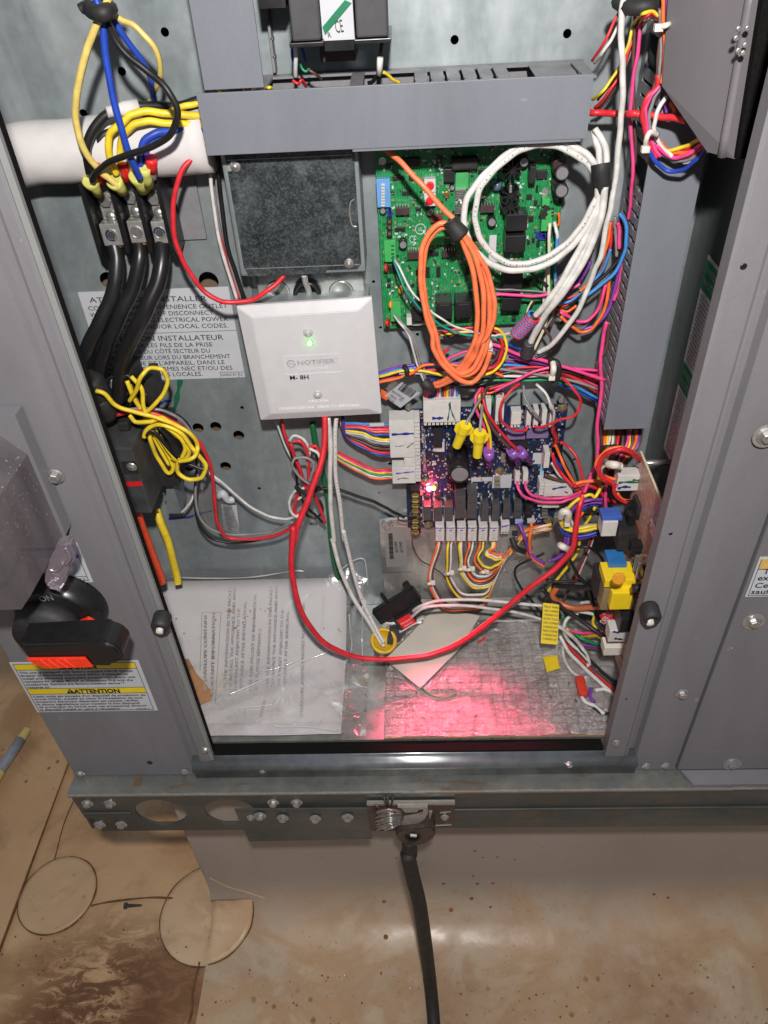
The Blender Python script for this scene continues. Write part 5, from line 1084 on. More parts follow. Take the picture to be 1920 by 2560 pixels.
p = onX('T', 825, 888, XT-.006); obj('red_indicator', lathe(B(), p, (-1, 0, 0), [(.003, -.003), (.003, .001), (.001, .003)], 12), REDP, t, True)
p = onX('T', 690, 1325, XT-.006); obj('capacitor', cyl(B(), p+Vector((-.008, 0, .001)), p+Vector((.005, 0, 0)), .0038, None, 14), ICM, t, True)
p = onX('T', 512, 1245, XT-.028); obj('orange_disc', lathe(B(), p, (0, -1, .2), [(.0055, 0), (.0058, .0016), (.005, .002)], 18), MATS['orange_varistor'], t)
for x, y, w_ in ((612, 690, .004), (650, 1000, .005), (735, 1195, .004), (620, 770, .006)): 
    p = onX('T', x, y, XT-.004); obj('small_part', box(B(), XT-.009, XT-.0001, p.y-w_, p.y+w_, p.z-w_, p.z+w_, .0005), BLACK, t)
bm = B()
for i in range(24): 
    p = onX('T', 700+(i//2)*-.5, 1110+i*8, XT-.001); box(bm, XT-.006, XT-.0001, .482+(i%2)*.010, .484+(i%2)*.010, p.z, p.z+.0012)
obj('pin_header', bm, SOLDER, t)
bm = B(); rnd = random.Random(2)
for i in range(420):
    y = rnd.uniform(y0t+.002, y1t-.004); z = rnd.uniform(.05, .19); r = rnd.choice((.0006, .0009)); box(bm, XT-.0012, XT-.0001, y-r, y+r, z-r, z+r)
obj('solder_dots', bm, mat('solder_gold', (.6, .42, .22), .3, .6), t, False, 'stuff')
def loose(v, x0, y0, x1, y1, Y, dep, label, marks=(), m=CONN, cat='connector', name='connector'):
    c = onY(v, (x0+x1)/2, y1, Y); q = thing(name, label, cat, c); front('housing', v, x0, y0, x1, y1, Y, dep, m, q)
    for pts, wd, mm in marks: stroke('marker_stroke', v, pts, (YB-Y)*1000+.3, wd, mm, q)
    return q
loose('T', 500, 455, 745, 575, .540, .012, 'white plug with green and blue marks at the top of the tan board', [([(510, 515), (580, 508), (690, 512)], 8, INKGR), ([(620, 490), (660, 495), (700, 492)], 6, INKGR), ([(505, 560), (550, 545), (605, 548)], 9, INKM)])
q = loose('T', 385, 815, 500, 925, .520, .016, 'grey-white plug with a small printed square at the end of the yellow bundle')
front('blue_lid', 'T', 385, 778, 540, 808, .522, .014, mat('blue_lid', (.05, .12, .45), .4), q)
loose('T', 438, 1650, 615, 1735, .480, .014, 'white plug with black marks below the black relay', [([(470, 1655), (500, 1665), (525, 1650)], 8, INKM), ([(480, 1710), (515, 1715), (545, 1718)], 8, INK)])
loose('T', 400, 1780, 610, 1840, .485, .014, 'translucent white plug under the marked plug at the right', (), CREAM)
# off tag
t = thing('off_tag', 'red tag with white writing hooked behind the black relay', 'tag', at('T', 440, 1600, 110))
obj('tag_sheet', prism(B(), [onY('T', 365, 1535, .505), onY('T', 430, 1500, .505), onY('T', 530, 1500, .505), onY('T', 520, 1580, .505), onY('T', 470, 1620, .505), onY('T', 400, 1600, .505)], (0, .0008, 0)), REDP, t)
text('printed_text', 'OFF', onY('T', 405, 1600, .5045), onY('T', 455, 1555, .5045), (0, -1, 0), .008, WHITE, t, bold=.02)
text('printed_text', 'to a', onY('T', 395, 1530, .5045), onY('T', 440, 1512, .5045), (0, -1, 0), .004, WHITE, t); text('printed_text', '7/60', onY('T', 445, 1545, .5045), onY('T', 485, 1515, .5045), (0, -1, 0), .005, WHITE, t); text('printed_text', 'vgar', onY('T', 465, 1580, .5045), onY('T', 515, 1545, .5045), (0, -1, 0), .005, WHITE, t)
# side wall label (green headed)
t = thing('wall_notice', 'tall green headed wiring notice on the right inner wall', 'label', (XRW, .5, .3))
X_ = XRW-.0004
yy0, yy1 = .4325, .520; 
A_ = onX('N', 545, 50, X_); B_ = onX('N', 385, 770, X_); print('notice', A_, B_, onX('N', 612, 150, X_), onX('N', 610, 220, X_), onX('N', 450, 430, X_), onX('N', 510, 580, X_))
yb_ = (A_.y+B_.y)/2; zt5 = A_.z; zb5 = B_.z
obj('label_sheet', box(B(), X_-.0003, X_, .42, yb_, zb5, zt5), mat('glossy_label_paper', (.72, .73, .74), .4), t)
for v0, v1 in ((zt5-.003, zt5-.026), (onX('N', 450, 430, X_).z, onX('N', 450, 430, X_).z-.022)):
    obj('green_band', box(B(), X_-.0006, X_-.0004, .42, yb_-.001, v1, v0), GREENP, t)
    for k, s_ in enumerate(('WIRING', 'NOTICE')): text('printed_text', s_, (X_-.0006, yb_-.006, v0-.009-k*.009), (X_-.0006, yb_-.036, v0-.009-k*.009), (-1, 0, 0), .006, LABEL, t)
rnd = random.Random(4); z = zt5-.031
bm = B()
while z > zb5+.004:
    if not (onX('N', 450, 430, X_).z-.026 < z < onX('N', 450, 430, X_).z+.004):
        y = yb_-.004
        while y > .425:
            l_ = rnd.uniform(.003, .009); box(bm, X_-.0005, X_-.0004, y-l_, y, z, z+.0011); y -= l_+.0014
    z -= .0034
obj('small_print', bm, INKG, t, False, 'stuff')

# ---- floor things
fx0 = onZ('F', 742, 1200, .003).x
t = thing('foil_insulation', 'silver scrim foil insulation sheet glowing red on the right of the floor', 'insulation sheet', (.09, .52, 0))
bm = B(); nx, ny = 50, 36; rnd = random.Random(11)
for i in range(nx+1):
    for j in range(ny+1):
        x = fx0+(XRW-.001-fx0)*i/nx; y = YF+.0172+(YB-.034-YF-.0172)*j/ny
        bm.verts.new((x, y, .0028+.0007*math.sin(x*90+math.sin(y*70)*2)*math.cos(y*110)+rnd.uniform(0, .0004)))
bm.verts.ensure_lookup_table()
for i in range(nx):
    for j in range(ny): a = i*(ny+1)+j; bm.faces.new([bm.verts[k] for k in (a, a+ny+1, a+ny+2, a+1)])
obj('foil_face', bm, FOIL, t, True)
obj('insulation_edge', box(B(), fx0, XRW-.001, YF+.0168, YF+.0174, .0003, .0022), CARD, t)
# paper packet in a plastic bag
def packz(y, k=0):   # profile of the pack: flat at the front, leaning up the back
    s = max(0, (y-.50)/.11); return .008+k + .050*s*s
PKX0, PKX1 = -.335, None
e = [onY('M', 1380, 160, YB-.006), onZ('M', 1420, 300, .012), onZ('M', 1410, 1330, .010)]
print('packet', e)
pxr = -.080
t = thing('instruction_packet', 'stack of white instruction papers with rust spots inside the bag', 'paper packet', (-.2, .5, .004))
PKY0, PKY1 = onZ('M', 1000, 1345, .008).y, .606
def sheet(x0, x1, y0, y1, k, nx=12, ny=14, wv=.0006, thick=.0, sd=1):
    bm = B(); rnd = random.Random(sd); G_ = []
    for i in range(nx+1):
        row = []
        for j in range(ny+1):
            x = x0+(x1-x0)*i/nx; y = y0+(y1-y0)*j/ny; row.append(bm.verts.new((x, y, packz(y, k)+wv*math.sin(x*60+sd)*math.sin(y*45+sd))))
        G_.append(row)
    for i in range(nx):
        for j in range(ny): bm.faces.new((G_[i][j], G_[i+1][j], G_[i+1][j+1], G_[i][j+1]))
    if thick:
        r = bmesh.ops.extrude_face_region(bm, geom=bm.faces[:]); bmesh.ops.translate(bm, verts=[g for g in r['geom'] if isinstance(g, bmesh.types.BMVert)], vec=(0, 0, -thick))
    return bm
obj('top_sheet', sheet(-.32, pxr, PKY0, PKY1, 0, thick=.0004), PAPER, t, True)
for i in range(3): obj('sheet', sheet(-.32, pxr-.001*(i % 2), PKY0+.001*i, PKY1-.001*i, -.0016*(i+1), thick=.0009), PAPER, t, True)
cb = [onZ('M', x, y, packz(.5)+.003) for x, y in ((200, 660), (330, 900), (450, 1040), (430, 1100), (360, 1130), (230, 900))]
o = obj('cardboard_piece', prism(B(), [(p.x, p.y, .0105) for p in cb], (0, 0, .0012)), CARD, None); tag(o, 'torn brown cardboard corner beside the left jamb on the papers', 'cardboard')
def mtext(s_, xa, ya, xb, yb, hpx, m=INKG, bold=0):
    def pt(x, y):
        p = onZ('M', x, y, .0095)
        for _ in range(12): p = onZ('M', x, y, packz(p.y, .0006) if p.y < .61 else .06)
        return p
    a = pt(xa, ya); b = pt(xb, yb); h = (pt(xa-hpx, ya)-a).length
    u = (b-a).normalized(); nrm = Vector((0, -u.z, u.y)); 
    if nrm.z < 0: nrm = -nrm
    text('printed_text', s_, a, b, nrm, h, m, t, lift=.0012, bold=bold)
mtext('THIS ENVELOPE CONTAINS', 405, 1080, 408, 465, 24, INKG, .02); mtext('IMPORTANT INFORMATION', 455, 1105, 470, 455, 24, INKG, .02)
mtext('USE THE INFORMATION IN THIS PACKET', 550, 1030, 592, 258, 24); mtext('TO INSTALL THE APPLIANCE AND AFFIX', 590, 1030, 625, 258, 24); mtext('THIS PACKET ADJACENT TO THE', 630, 1030, 655, 420, 24); mtext('APPLIANCE AFTER INSTALLATION.', 670, 1020, 705, 370, 24)
mtext('KEEP THIS PACKET OF INFORMATION', 740, 1030, 778, 320, 24); mtext('FOR FUTURE REFERENCE.', 785, 1020, 812, 560, 24)
mtext('USE THE INFORMATION IN THIS PACKET', 865, 1000, 895, 255, 22); mtext('TO SERVICE THE APPLIANCE AND AFFIX', 905, 1000, 935, 250, 22); mtext('THE PACKET ADJACENT TO THE', 950, 1005, 978, 430, 22); mtext('APPLIANCE AFTER SERVICING.', 990, 1005, 1018, 440, 22)
mtext('LITERATURE ASSEMBLY PACKET NO. 50LC500001', 1120, 1225, 1135, 380, 24, INKG); mtext('IMS001034 REV.', 1270, 590, 1285, 310, 22, INKL); mtext('USER', 700, 1240, 702, 1160, 22, INKL); mtext('SERVICER', 815, 1230, 848, 1100, 24, INKG)
bm = B()
for xs, ys, xe_, ye in ((370, 448, 512, 448), (370, 448, 355, 880), (512, 448, 468, 1120)):
    def pt(x, y):
        p = onZ('M', x, y, .0095)
        for _ in range(12): p = onZ('M', x, y, packz(p.y, .0012) if p.y < .61 else .06)
        return p
    tube(bm, [pt(xs+(xe_-xs)*k/8, ys+(ye-ys)*k/8) for k in range(9)], .0003, 4, 1)
obj('printed_frame', bm, INKG, t)
bm = B(); rnd = random.Random(6)
for x, y, r in ((575, 437, 7), (560, 438, 4), (590, 440, 4), (725, 435, 3), (730, 445, 3), (805, 425, 3), (838, 438, 3), (615, 565, 6), (630, 560, 3), (672, 525, 4), (608, 515, 3), (470, 505, 5), (238, 605, 4), (350, 640, 2), (365, 640, 2), (380, 632, 2), (1385, 575, 5), (1395, 590, 4), (1275, 568, 3), (180, 495, 4), (760, 545, 3), (860, 420, 3), (275, 660, 2), (710, 480, 3)):
    p = pt(x, y); lathe(bm, p+Vector((0, 0, .0003)), (0, -.2, 1), [(r*.00028, 0), (r*.0002, .0003), (.0001, .0003)], 7)
obj('rust_spots', bm, mat('rust_orange', (.50, .22, .04), .8, 0, .3), t, False, 'stuff')
t = thing('plastic_bag', 'clear creased plastic bag wrapped around the instruction papers', 'plastic bag', (-.2, .5, .004))
bgx1 = onZ('F', 620, 500, .01).x
def bag(x0, x1, y0, y1, k, nx, ny, amp, sd):
    bm = B(); rnd = random.Random(sd); G_ = []
    for i in range(nx+1):
        row = []
        for j in range(ny+1):
            x = x0+(x1-x0)*i/nx; y = y0+(y1-y0)*j/ny; e_ = 1+2.2*max(0, (i/nx-.82)*5)*.5
            z = packz(min(y, .612), k)+amp*(abs(math.sin(x*70+y*25+sd))**3*.7+abs(math.sin(y*95-x*40+sd*2))**4*.6+abs(math.sin((x+y)*55))**6)*e_
            if x > pxr+.002: z = max(.0040, z-.006*min(1, (x-pxr)/.02))
            row.append(bm.verts.new((x, min(y, YB-.002), z)))
        G_.append(row)
    for i in range(nx):
        for j in range(ny): bm.faces.new((G_[i][j], G_[i+1][j], G_[i+1][j+1], G_[i][j+1]))
    return bm
obj('bag_film', bag(-.325, -.055, YF+.0175, .613, .0016, 70, 60, .0009, 3), FILM, t, True)
obj('bag_fold', sheet(-.325, -.060, YF+.0175, YF+.030, .0040, 30, 4, .0008), FILM, t, True)
bm = B()
for pts in ([(130, 195), (400, 205), (700, 200), (900, 175), (1060, 150), (1130, 155)], [(775, 740), (790, 850), (830, 885), (960, 860), (1120, 790)], [(890, 1280), (960, 1305), (1180, 1305), (1280, 1325), (1380, 1330)], [(640, 1165), (760, 1155), (900, 1140)], [(560, 1070), (760, 985), (960, 900), (1200, 790), (1300, 755)], [(60, 105), (330, 85), (700, 90), (1020, 72), (1200, 75), (1370, 90)]):
    tube(bm, [pt(x, y)+Vector((0, 0, .0022)) for x, y in pts], lambda s: .0007*(.5+abs(math.sin(s*9))), 6, 5)
obj('bag_crease_glint', bm, film('whitened_glint_film', (1, 1, 1), 1.6, .3, .45, (.95, .95, .95)), t, True)  # whitish haze in the film colour stands in for glints on the creases
bm = B()
for pts in ([(1400, 130), (1500, 60), (1570, 55), (1590, 150), (1600, 260)], [(1460, 460), (1470, 600), (1480, 700), (1455, 800)], [(1560, 200), (1560, 400), (1555, 600), (1560, 800)]):
    tube(bm, [at('M', x, y, 12 if y < 300 else 60) for x, y in pts], .0008, 6, 5)
obj('bag_crease_glint', bm, MATS['whitened_glint_film'], t, True)  # these ridges carry the same painted glint colour
# small plastic bag hanging on the left
t = thing('part_bag', 'small clear bag with a crumpled barcode slip hanging behind the red wire', 'plastic bag', at('L', 900, 1120, 12))
obj('bag_film', prism(B(), [onY('L', 730, 850, YB-.008), onY('L', 830, 830, YB-.012), onY('L', 900, 870, YB-.014), onY('L', 980, 1130, YB-.014), onY('L', 880, 1120, YB-.012), onY('L', 770, 1050, YB-.012), onY('L', 720, 960, YB-.012)], (0, .004, 0)), FILM, t)
sl = obj('barcode_slip', prism(B(), [onY('L', 862, 930, YB-.0085), onY('L', 955, 935, YB-.0085), onY('L', 975, 1110, YB-.0085), onY('L', 880, 1090, YB-.0085)], (0, .0004, 0)), LABEL, t)
bm = B()
for i in range(20):
    a = onY('L', 868+i*.6, 945+i*7.6, YB-.0093); b_ = onY('L', 945+i*.8, 948+i*7.6, YB-.0093); tube(bm, [a, a.lerp(b_, random.uniform(.5, .98))], .00024, 4)
obj('barcode', bm, INK, t)
obj('white_flap', prism(B(), [onY('L', 820, 755, YB-.006), onY('L', 895, 860, YB-.008), onY('L', 825, 855, YB-.008)], (0, .0004, 0)), LABEL, t)
bm = B(); tube(bm, [onY('L', 845, 880, YB-.012), onY('L', 870, 860, YB-.015), onY('L', 900, 900, YB-.014), onY('L', 940, 900, YB-.012)], .004, 7, 4); obj('crumpled_end', bm, LABEL, t, True)
# cream tile on the foil
tl = [onZ('F', x, y, .007) for x, y in ((745, 940), (895, 790), (1035, 640), (1290, 690), (1170, 880), (945, 1105))]
o = obj('card_square', prism(B(), [Vector((p.x, p.y, .0055)) for p in tl], (0, 0, .0014)), mat('cream_card', (.60, .57, .50), .6, 0, .06, 30), None); tag(o, 'cream coloured square card lying diagonally on the foil', 'card')
# relay with red label lying at the back
t = thing('loose_relay', 'loose black relay with a red label propped on the floor by the yellow ring', 'relay', onZ('F', 850, 780, .01))
a = at('F', 720, 745, 62); b_ = at('F', 955, 605, 52); u = (b_-a).normalized(); nn = Vector((0, -1, .35)).normalized(); vv = nn.cross(u).normalized()
def obox(name, p, lu, lv, ln, m, par, bev=.0008):
    bm = B(); box(bm, 0, 1, 0, 1, 0, 1)
    for v in bm.verts: v.co = p + u*(v.co.x*lu) + vv*(v.co.y*lv) + nn*(v.co.z*ln)
    if bev: bmesh.ops.bevel(bm, geom=bm.edges[:], offset=bev, segments=2, affect='EDGES')
    return obj(name, bm, m, par)
L_ = (b_-a).length
obox('base', a-nn*.010, L_, .018, .010, BLACK, t); obox('clip', a+u*(L_*.35)+vv*.0185-nn*.006, .004, .012, .004, BLACK, t); obox('end_clip', a+u*(L_*.86)+vv*.0185-nn*.006, .007, .009, .006, BLACK, t); obox('side_step', a+u*(L_*.7)-nn*.002-vv*.008, L_*.28, .010, .010, BLACKM, t)
obox('relay_case', a+u*(L_*.30)-vv*.015+nn*.0008-nn*.004, L_*.40, .0145, .010, BLACKM, t); obox('red_label', a+u*(L_*.38)-vv*.0140+nn*.0072, L_*.30, .0125, .0004, REDP, t, 0)
text('printed_text', 'Honeywell', a+u*(L_*.40)-vv*.0085+nn*.0078, a+u*(L_*.64)-vv*.0085+nn*.0078, nn, .003, WHITE, t); text('printed_text', 'R8222', a+u*(L_*.44)-vv*.0125+nn*.0078, a+u*(L_*.62)-vv*.0125+nn*.0078, nn, .002, WHITE, t)
obox('white_mount', a+u*(L_*.22)-vv*.018-nn*.002, L_*.62, .0030, .006, CONN, t)
# yellow ring with a grey cable clamp
rc = at('F', 733, 822, 78)
o = obj('yellow_grommet', None or lathe(B(), rc+Vector((0, 0, -.004)), (.15, -.55, 1), [(.0125, -.0035), (.0145, 0), (.0145, .003), (.0125, .0045), (.0105, .003), (.0105, -.003)], 26), mat('yellow_grommet', (.62, .40, .02), .35), None, True); tag(o, 'yellow plastic grommet ring where the two white cables pass through', 'grommet')
o = obj('cable_clamp', prism(B(), [at('F', 770, 770, 70), at('F', 870, 760, 60), at('F', 860, 790, 62), at('F', 800, 860, 80), at('F', 755, 850, 84)], (0, .006, 0)), DKGREY, None); tag(o, 'dark grey clamp behind the yellow grommet on the floor', 'clamp')
p = onZ('F', 722, 888, .004); o = obj('zinc_fitting', lathe(B(), p, (0, -.2, 1), [(.0085, 0), (.0085, .003), (.0068, .004), (.0060, .009), (.0045, .0095)], 20), STEEL, None, True); tag(o, 'small shiny zinc fitting at the foot of the yellow grommet', 'fitting')
# yellow tag sheet and mark on the foil
t = thing('yellow_tag', 'yellow printed warning tag hanging among the wires at the right', 'tag', at('T', 20, 1740, 70))
Q = [onY('P', 1358, 1508, .545), onY('P', 1398, 1512, .545), onY('P', 1394, 1612, .515), onY('P', 1352, 1608, .515)]
obj('tag_sheet', prism(B(), Q, (0, .0008, 0)), YEL, t)
for i in range(9):
    k = .05+i*.10; a = Q[0].lerp(Q[3], k+.04)+Vector((.001, -.0004, 0)); b_ = Q[1].lerp(Q[2], k+.04)+Vector((-.001, -.0004, 0)); text('printed_text', random.choice(('WARNING HOT', 'DO NOT TOUCH', 'USE COPPER', 'FIELD WIRE')), a, b_, (0, -1, .7), .0022, INK, t, lift=.0012)
stroke('red_paint_mark', 'F', [(1285, 845), (1320, 825)], 60, 1, REDP) if False else None
bm = B(); a = onZ('F', 1283, 848, .0048); b_ = onZ('F', 1325, 822, .0048); prism(bm, [a, b_, b_+Vector((0, .003, 0)), a+Vector((0, .003, 0))], (0, 0, .0004)); o = obj('red_scrap', bm, REDP, None); tag(o, 'small red scrap lying on the foil right of the cream card', 'scrap')
bm = B(); a = [onZ('T', x, y, .0050) for x, y in ((-70, 1850), (40, 1840), (60, 1940), (-40, 1970))]; prism(bm, a, (0, 0, .0004)); o = obj('yellow_scrap', bm, YEL, None); tag(o, 'yellow sticker scrap lying on the foil at the right', 'scrap')
o = obj('red_crimp', box(B(), *sorted((onZ('T', 190, 2090, .008).x, onZ('T', 265, 2090, .008).x)), *(lambda a: (a-.012, a+.012))(onZ('T', 230, 2080, .008).y), .0045, .0125, .003), mat('clear_red_plastic', (.6, .05, .03), .3), None); tag(o, 'translucent red crimp connector on the floor near the right jamb', 'connector')
# debris on the floor
bm = B(); rnd = random.Random(8)
for i in range(70):
    x = rnd.uniform(-.06, .2); y = rnd.uniform(.44, .59); a = rnd.random()*6; l_ = rnd.uniform(.0008, .003)
    c = Vector((x, y, .0052)); q = Vector((math.cos(a), math.sin(a), 0)); tube(bm, [c, c+q*l_+Vector((0, 0, .001)), c+q*l_*1.6+Vector((q.y*.001, 0, 0))], .0003, 4, 2)
obj('wire_clippings', bm, INK, None, False, 'stuff')
bm = B(); tube(bm, [onZ('F', 945, 1105, .006), onZ('F', 1010, 1150, .006), onZ('F', 1090, 1165, .006), onZ('F', 1150, 1140, .006)], .0009, 6); o = obj('green_ground_wire', bm, wm('green'), None, True); tag(o, 'thin green wire end lying on the glowing foil', 'wire')

# ---- labels on the outside
t = thing('caution_label', 'yellow and white bilingual caution label under the rotary handle', 'label', onY('K', 500, 1900, YF))
yv = YF-.0006
c4 = [onY('K', 55, 1620, yv), onY('K', 845, 1592, yv), onY('K', 970, 1895, yv), onY('K', 245, 1928, yv)]
cx0, cx1, cz1, cz0 = LX+.0008, (c4[1].x+c4[2].x)/2, (c4[0].z+c4[1].z)/2, (c4[2].z+c4[3].z)/2
obj('label_sheet', box(B(), cx0, cx1, YF-.0009, YF-.0004, cz0, cz1), LABEL, t)
H_ = cz1-cz0; W_ = cx1-cx0
def lz(f): return cz1-H_*f
for f0, f1 in ((.035, .135), (.515, .615)): obj('yellow_band', box(B(), cx0+.003, cx1-.004, YF-.0012, YF-.0010, lz(f1), lz(f0)), YEL, t)
bm = B()
for x0_, x1_, z0_, z1_ in ((cx0+.0025, cx1-.0035, lz(.03), lz(.03)+.0004), (cx0+.0025, cx1-.0035, lz(.14), lz(.14)+.0004), (cx0+.0025, cx1-.0035, lz(.51), lz(.51)+.0004), (cx0+.0025, cx1-.0035, lz(.62), lz(.62)+.0004), (cx0+.0025, cx1-.0035, lz(.97), lz(.97)+.0004), (cx0+.0025, cx0+.0029, lz(.97), lz(.03)), (cx1-.0039, cx1-.0035, lz(.97), lz(.03))): box(bm, x0_, x1_, YF-.0014, YF-.00125, z0_, z1_)
obj('printed_frame', bm, INK, t)
def ct(s_, f, x0f, x1f, hf, bold=.015): text('printed_text', s_, (cx0+W_*x0f, YF-.0013, lz(f)), (cx0+W_*x1f, YF-.0013, lz(f)), (0, -1, 0), H_*hf, INK, t, lift=.0003, bold=bold)
ct('CAUTION', .125, .42, .66, .075, .04); ct('ATTENTION', .605, .39, .76, .08, .04)
for f, x in ((.125, .36), (.605, .33)):
    p = Vector((cx0+W_*x, YF-.0013, lz(f))); obj('warning_triangle', prism(B(), [p, p+Vector((.0075, 0, 0)), p+Vector((.00375, 0, .0066))], (0, -.0002, 0)), INK, t); text('printed_mark', '!', p+Vector((.0033, -.0002, .0012)), p+Vector((.0042, -.0002, .0012)), (0, -1, 0), .0040, YEL, t)
for i, (s_, xe_) in enumerate((('This unit is equipped with factory installed HACR Circuit', .93), ('Breaker or Non-fused Disconnect (NFD). If intended to', .88), ('install any electrical dependent accessories, check unit', .93), ('nameplate for proper MOCP or Disconnect FLA with the', .90), ('accessories. Remove the factory-installed device if', .82), ('requires so.', .22))): ct(s_, .20+i*.058, .04, xe_, .036, .02)
for i, (s_, xe_) in enumerate((('Cette unité est équipée d\'un dispositif de protection de', .95), ('circuit CVAC, installé en usine. Si l\'installation de tout', .92), ('accessoire électrique dépendant est requise, vérifier', .88), ('la plaque signalétique pour installer le bon dispositif', .88), ('de protection du circuit avec ces accessoires. Enlever', .93), ('le dispositif installé en usine si nécessaire.', .70))): ct(s_, .675+i*.055, .04, xe_, .034, .02)
ct('50TM500887 2.0', .955, .83, .94, .018)
t = thing('blue_headed_label', 'white label with a blue heading behind the clear latch', 'label', onY('K', 500, 1100, YF))
ba = [onY('K', 340, 882, yv), onY('K', 475, 876, yv), onY('K', 572, 1118, yv)]
lx0, lx1, lz1, lz0 = ba[0].x-.02, (ba[1].x+ba[2].x)/2, ba[1].z, ba[2].z
obj('label_sheet', box(B(), lx0, lx1, YF-.0009, YF-.0004, lz0, lz1), LABEL, t); obj('blue_band', box(B(), lx0+.002, lx1-.003, YF-.0012, YF-.001, lz1-.015, lz1-.002), BLUEP, t)
bm = B()
for a_ in ((lx1-.0032, lx1-.0028, lz0+.002, lz1-.002), (lx0, lx1-.003, lz0+.002, lz0+.0024), (lx0, lx1-.003, lz0+.030, lz0+.0304), (lx1-.035, lx1-.003, lz0+.0065, lz0+.0068)): box(bm, a_[0], a_[1], YF-.0012, YF-.001, a_[2], a_[3])
obj('printed_frame', bm, INK, t); text('printed_text', '50TM500888  2.0', (lx1-.033, YF-.001, lz0+.0032), (lx1-.005, YF-.001, lz0+.0032), (0, -1, 0), .002, INK, t)
t = thing('warning_label', 'white and amber warning label cut off at the right edge of the photo', 'label', onY('N', 740, 1300, YF))
yw = YF-.0040; wq = [onY('N', 735, 1168, yw), onY('N', 683, 1315, yw)]; wx = (wq[0].x+wq[1].x)/2; wz1 = wq[0].z; wz0 = wq[1].z
obj('label_sheet', box(B(), wx, wx+.10, yw-.0005, yw, wz0, wz1), LABEL, t); obj('amber_band', box(B(), wx+.002, wx+.098, yw-.0008, yw-.0006, wz1-.012, wz1-.002), mat('amber_print', (.65, .42, .12), .5), t)
bm = B(); box(bm, wx+.0016, wx+.002, yw-.0008, yw-.0006, wz0+.002, wz1-.002); box(bm, wx+.0016, wx+.098, yw-.0010, yw-.0009, wz1-.0124, wz1-.0120); box(bm, wx+.0016, wx+.098, yw-.0008, yw-.0006, wz0+.0015, wz0+.0019); obj('printed_frame', bm, INK, t)
hh_ = wz1-wz0
for s_, f, x_, w_, h_, bo in (('WARNING', .20, .006, .050, .0085, .03), ('This unit must not be', .40, .006, .075, .0055, .01), ('exceed the rated load', .56, .004, .075, .0055, .01), ('Ce dispositif doit etre', .75, .004, .078, .0055, .01), ('sauf indication contraire', .91, .003, .085, .0055, .01)):
    text('printed_text', s_, (wx+x_, yw-.0008, wz1-hh_*f), (wx+x_+w_, yw-.0008, wz1-hh_*f), (0, -1, 0), h_, INK, t, lift=.0003, bold=bo)
# ---- ground clamp at the base rail
t = thing('ground_lug', 'dark metal clamp plate on the base rail holding a frayed braid of wire', 'clamp', onY('S', 900, 900, YF-.03))
cpm = mat('dark_cast_metal', (.10, .075, .07), .35, .6, .3, 200); cpe = mat('bare_cut_edge', (.42, .40, .37), .4, .6)
def sp(x, y, Y=YF-.0235): return onY('S', x, y, Y)
zt6 = sp(800, 335).z; xL6 = sp(110, 340).x; xR6 = sp(1515, 310).x
bm = B(); prism(bm, [(xL6, YF-.0235, zt6), (xR6, YF-.0235, zt6), (xR6, YF-.0235, sp(1490, 650).z), (sp(1170, 680).x, YF-.0235, sp(1170, 680).z), (sp(1130, 750).x, YF-.0235, sp(1150, 755).z), (sp(600, 750).x, YF-.0235, sp(600, 755).z), (xL6, YF-.0235, sp(120, 750).z)], (0, .0035, 0)); obj('clamp_plate', bm, cpm, t)
obj('plate_edge', box(B(), xL6, xR6, YF-.0240, YF-.0200, zt6+.0002, zt6+.0032), cpe, t)
bm = B(); pts = [(600, 380), (1080, 370), (1085, 470), (1030, 560), (900, 650), (700, 700), (540, 680), (620, 655), (700, 560), (880, 530), (940, 515), (1000, 490), (1010, 400), (940, 410), (900, 450), (720, 455), (670, 410)]
prism(bm, [sp(x, y, YF-.0275) for x, y in pts], (0, .0036, 0)); obj('curved_jaw', bm, cpe, t)
bm = B(); pb = [(600, 760), (560, 820), (640, 940), (760, 985), (900, 1000), (1060, 950), (1190, 860), (1210, 770), (1160, 700)]
prism(bm, [sp(x, y, YF-.034) for x, y in pb], (0, .018, 0)); bmesh.ops.bevel(bm, geom=bm.edges[:], offset=.0015, segments=2, affect='EDGES'); obj('clamp_foot', bm, cpm, t)
obj('foot_hole', lathe(B(), sp(840, 830, YF-.0345), (0, -1, .3), [(.0075, -.001), (.0082, .0006), (.006, .0008), (.0055, -.001)], 18), BLACK, t); obj('pinch_bar', cyl(B(), sp(800, 815, YF-.036), sp(900, 825, YF-.036), .0020, None, 8), cpe, t)
put('bolt', BOLTS, sp(1350, 520, YF-.0238), t)
for a_, b2_ in (((1280, 460), (1450, 440)), ((1180, 665), (1460, 650))): bm = B(); tube(bm, [sp(*a_, YF-.0240), sp(*b2_, YF-.0240)], .0007, 6); obj('scored_edge', bm, cpe, t)
bm = B(); prism(bm, [sp(1100, 440, YF-.0242), sp(1155, 440, YF-.0242), sp(1120, 555, YF-.0242), sp(1100, 555, YF-.0242)], (0, .0006, 0)); obj('bent_tab', bm, cpe, t)
rnd = random.Random(3); t = thing('wire_braid', 'frayed bundle of cut silver wire ends in the base rail clamp', 'wire strands', sp(400, 550, YF-.035))
for i in range(34):
    f = i/33; y0_ = 400+ (i % 17)*19 ; lay = i//17
    x_e = 200+rnd.uniform(0, 60)+lay*110+abs(y0_-560)*.25; y_e = y0_+40+rnd.uniform(-12, 12)
    a = sp(x_e, y_e, YF-.030-lay*.005); m_ = sp((x_e+640)/2, y_e-30-rnd.uniform(0, 20), YF-.038-lay*.004); b_ = sp(640+rnd.uniform(-20, 30), 430+(i % 17)*13, YF-.030)
    bm = B(); tube(bm, [a, m_, b_], .00075, 6, 4); obj('strand', bm, STEEL, t, True)
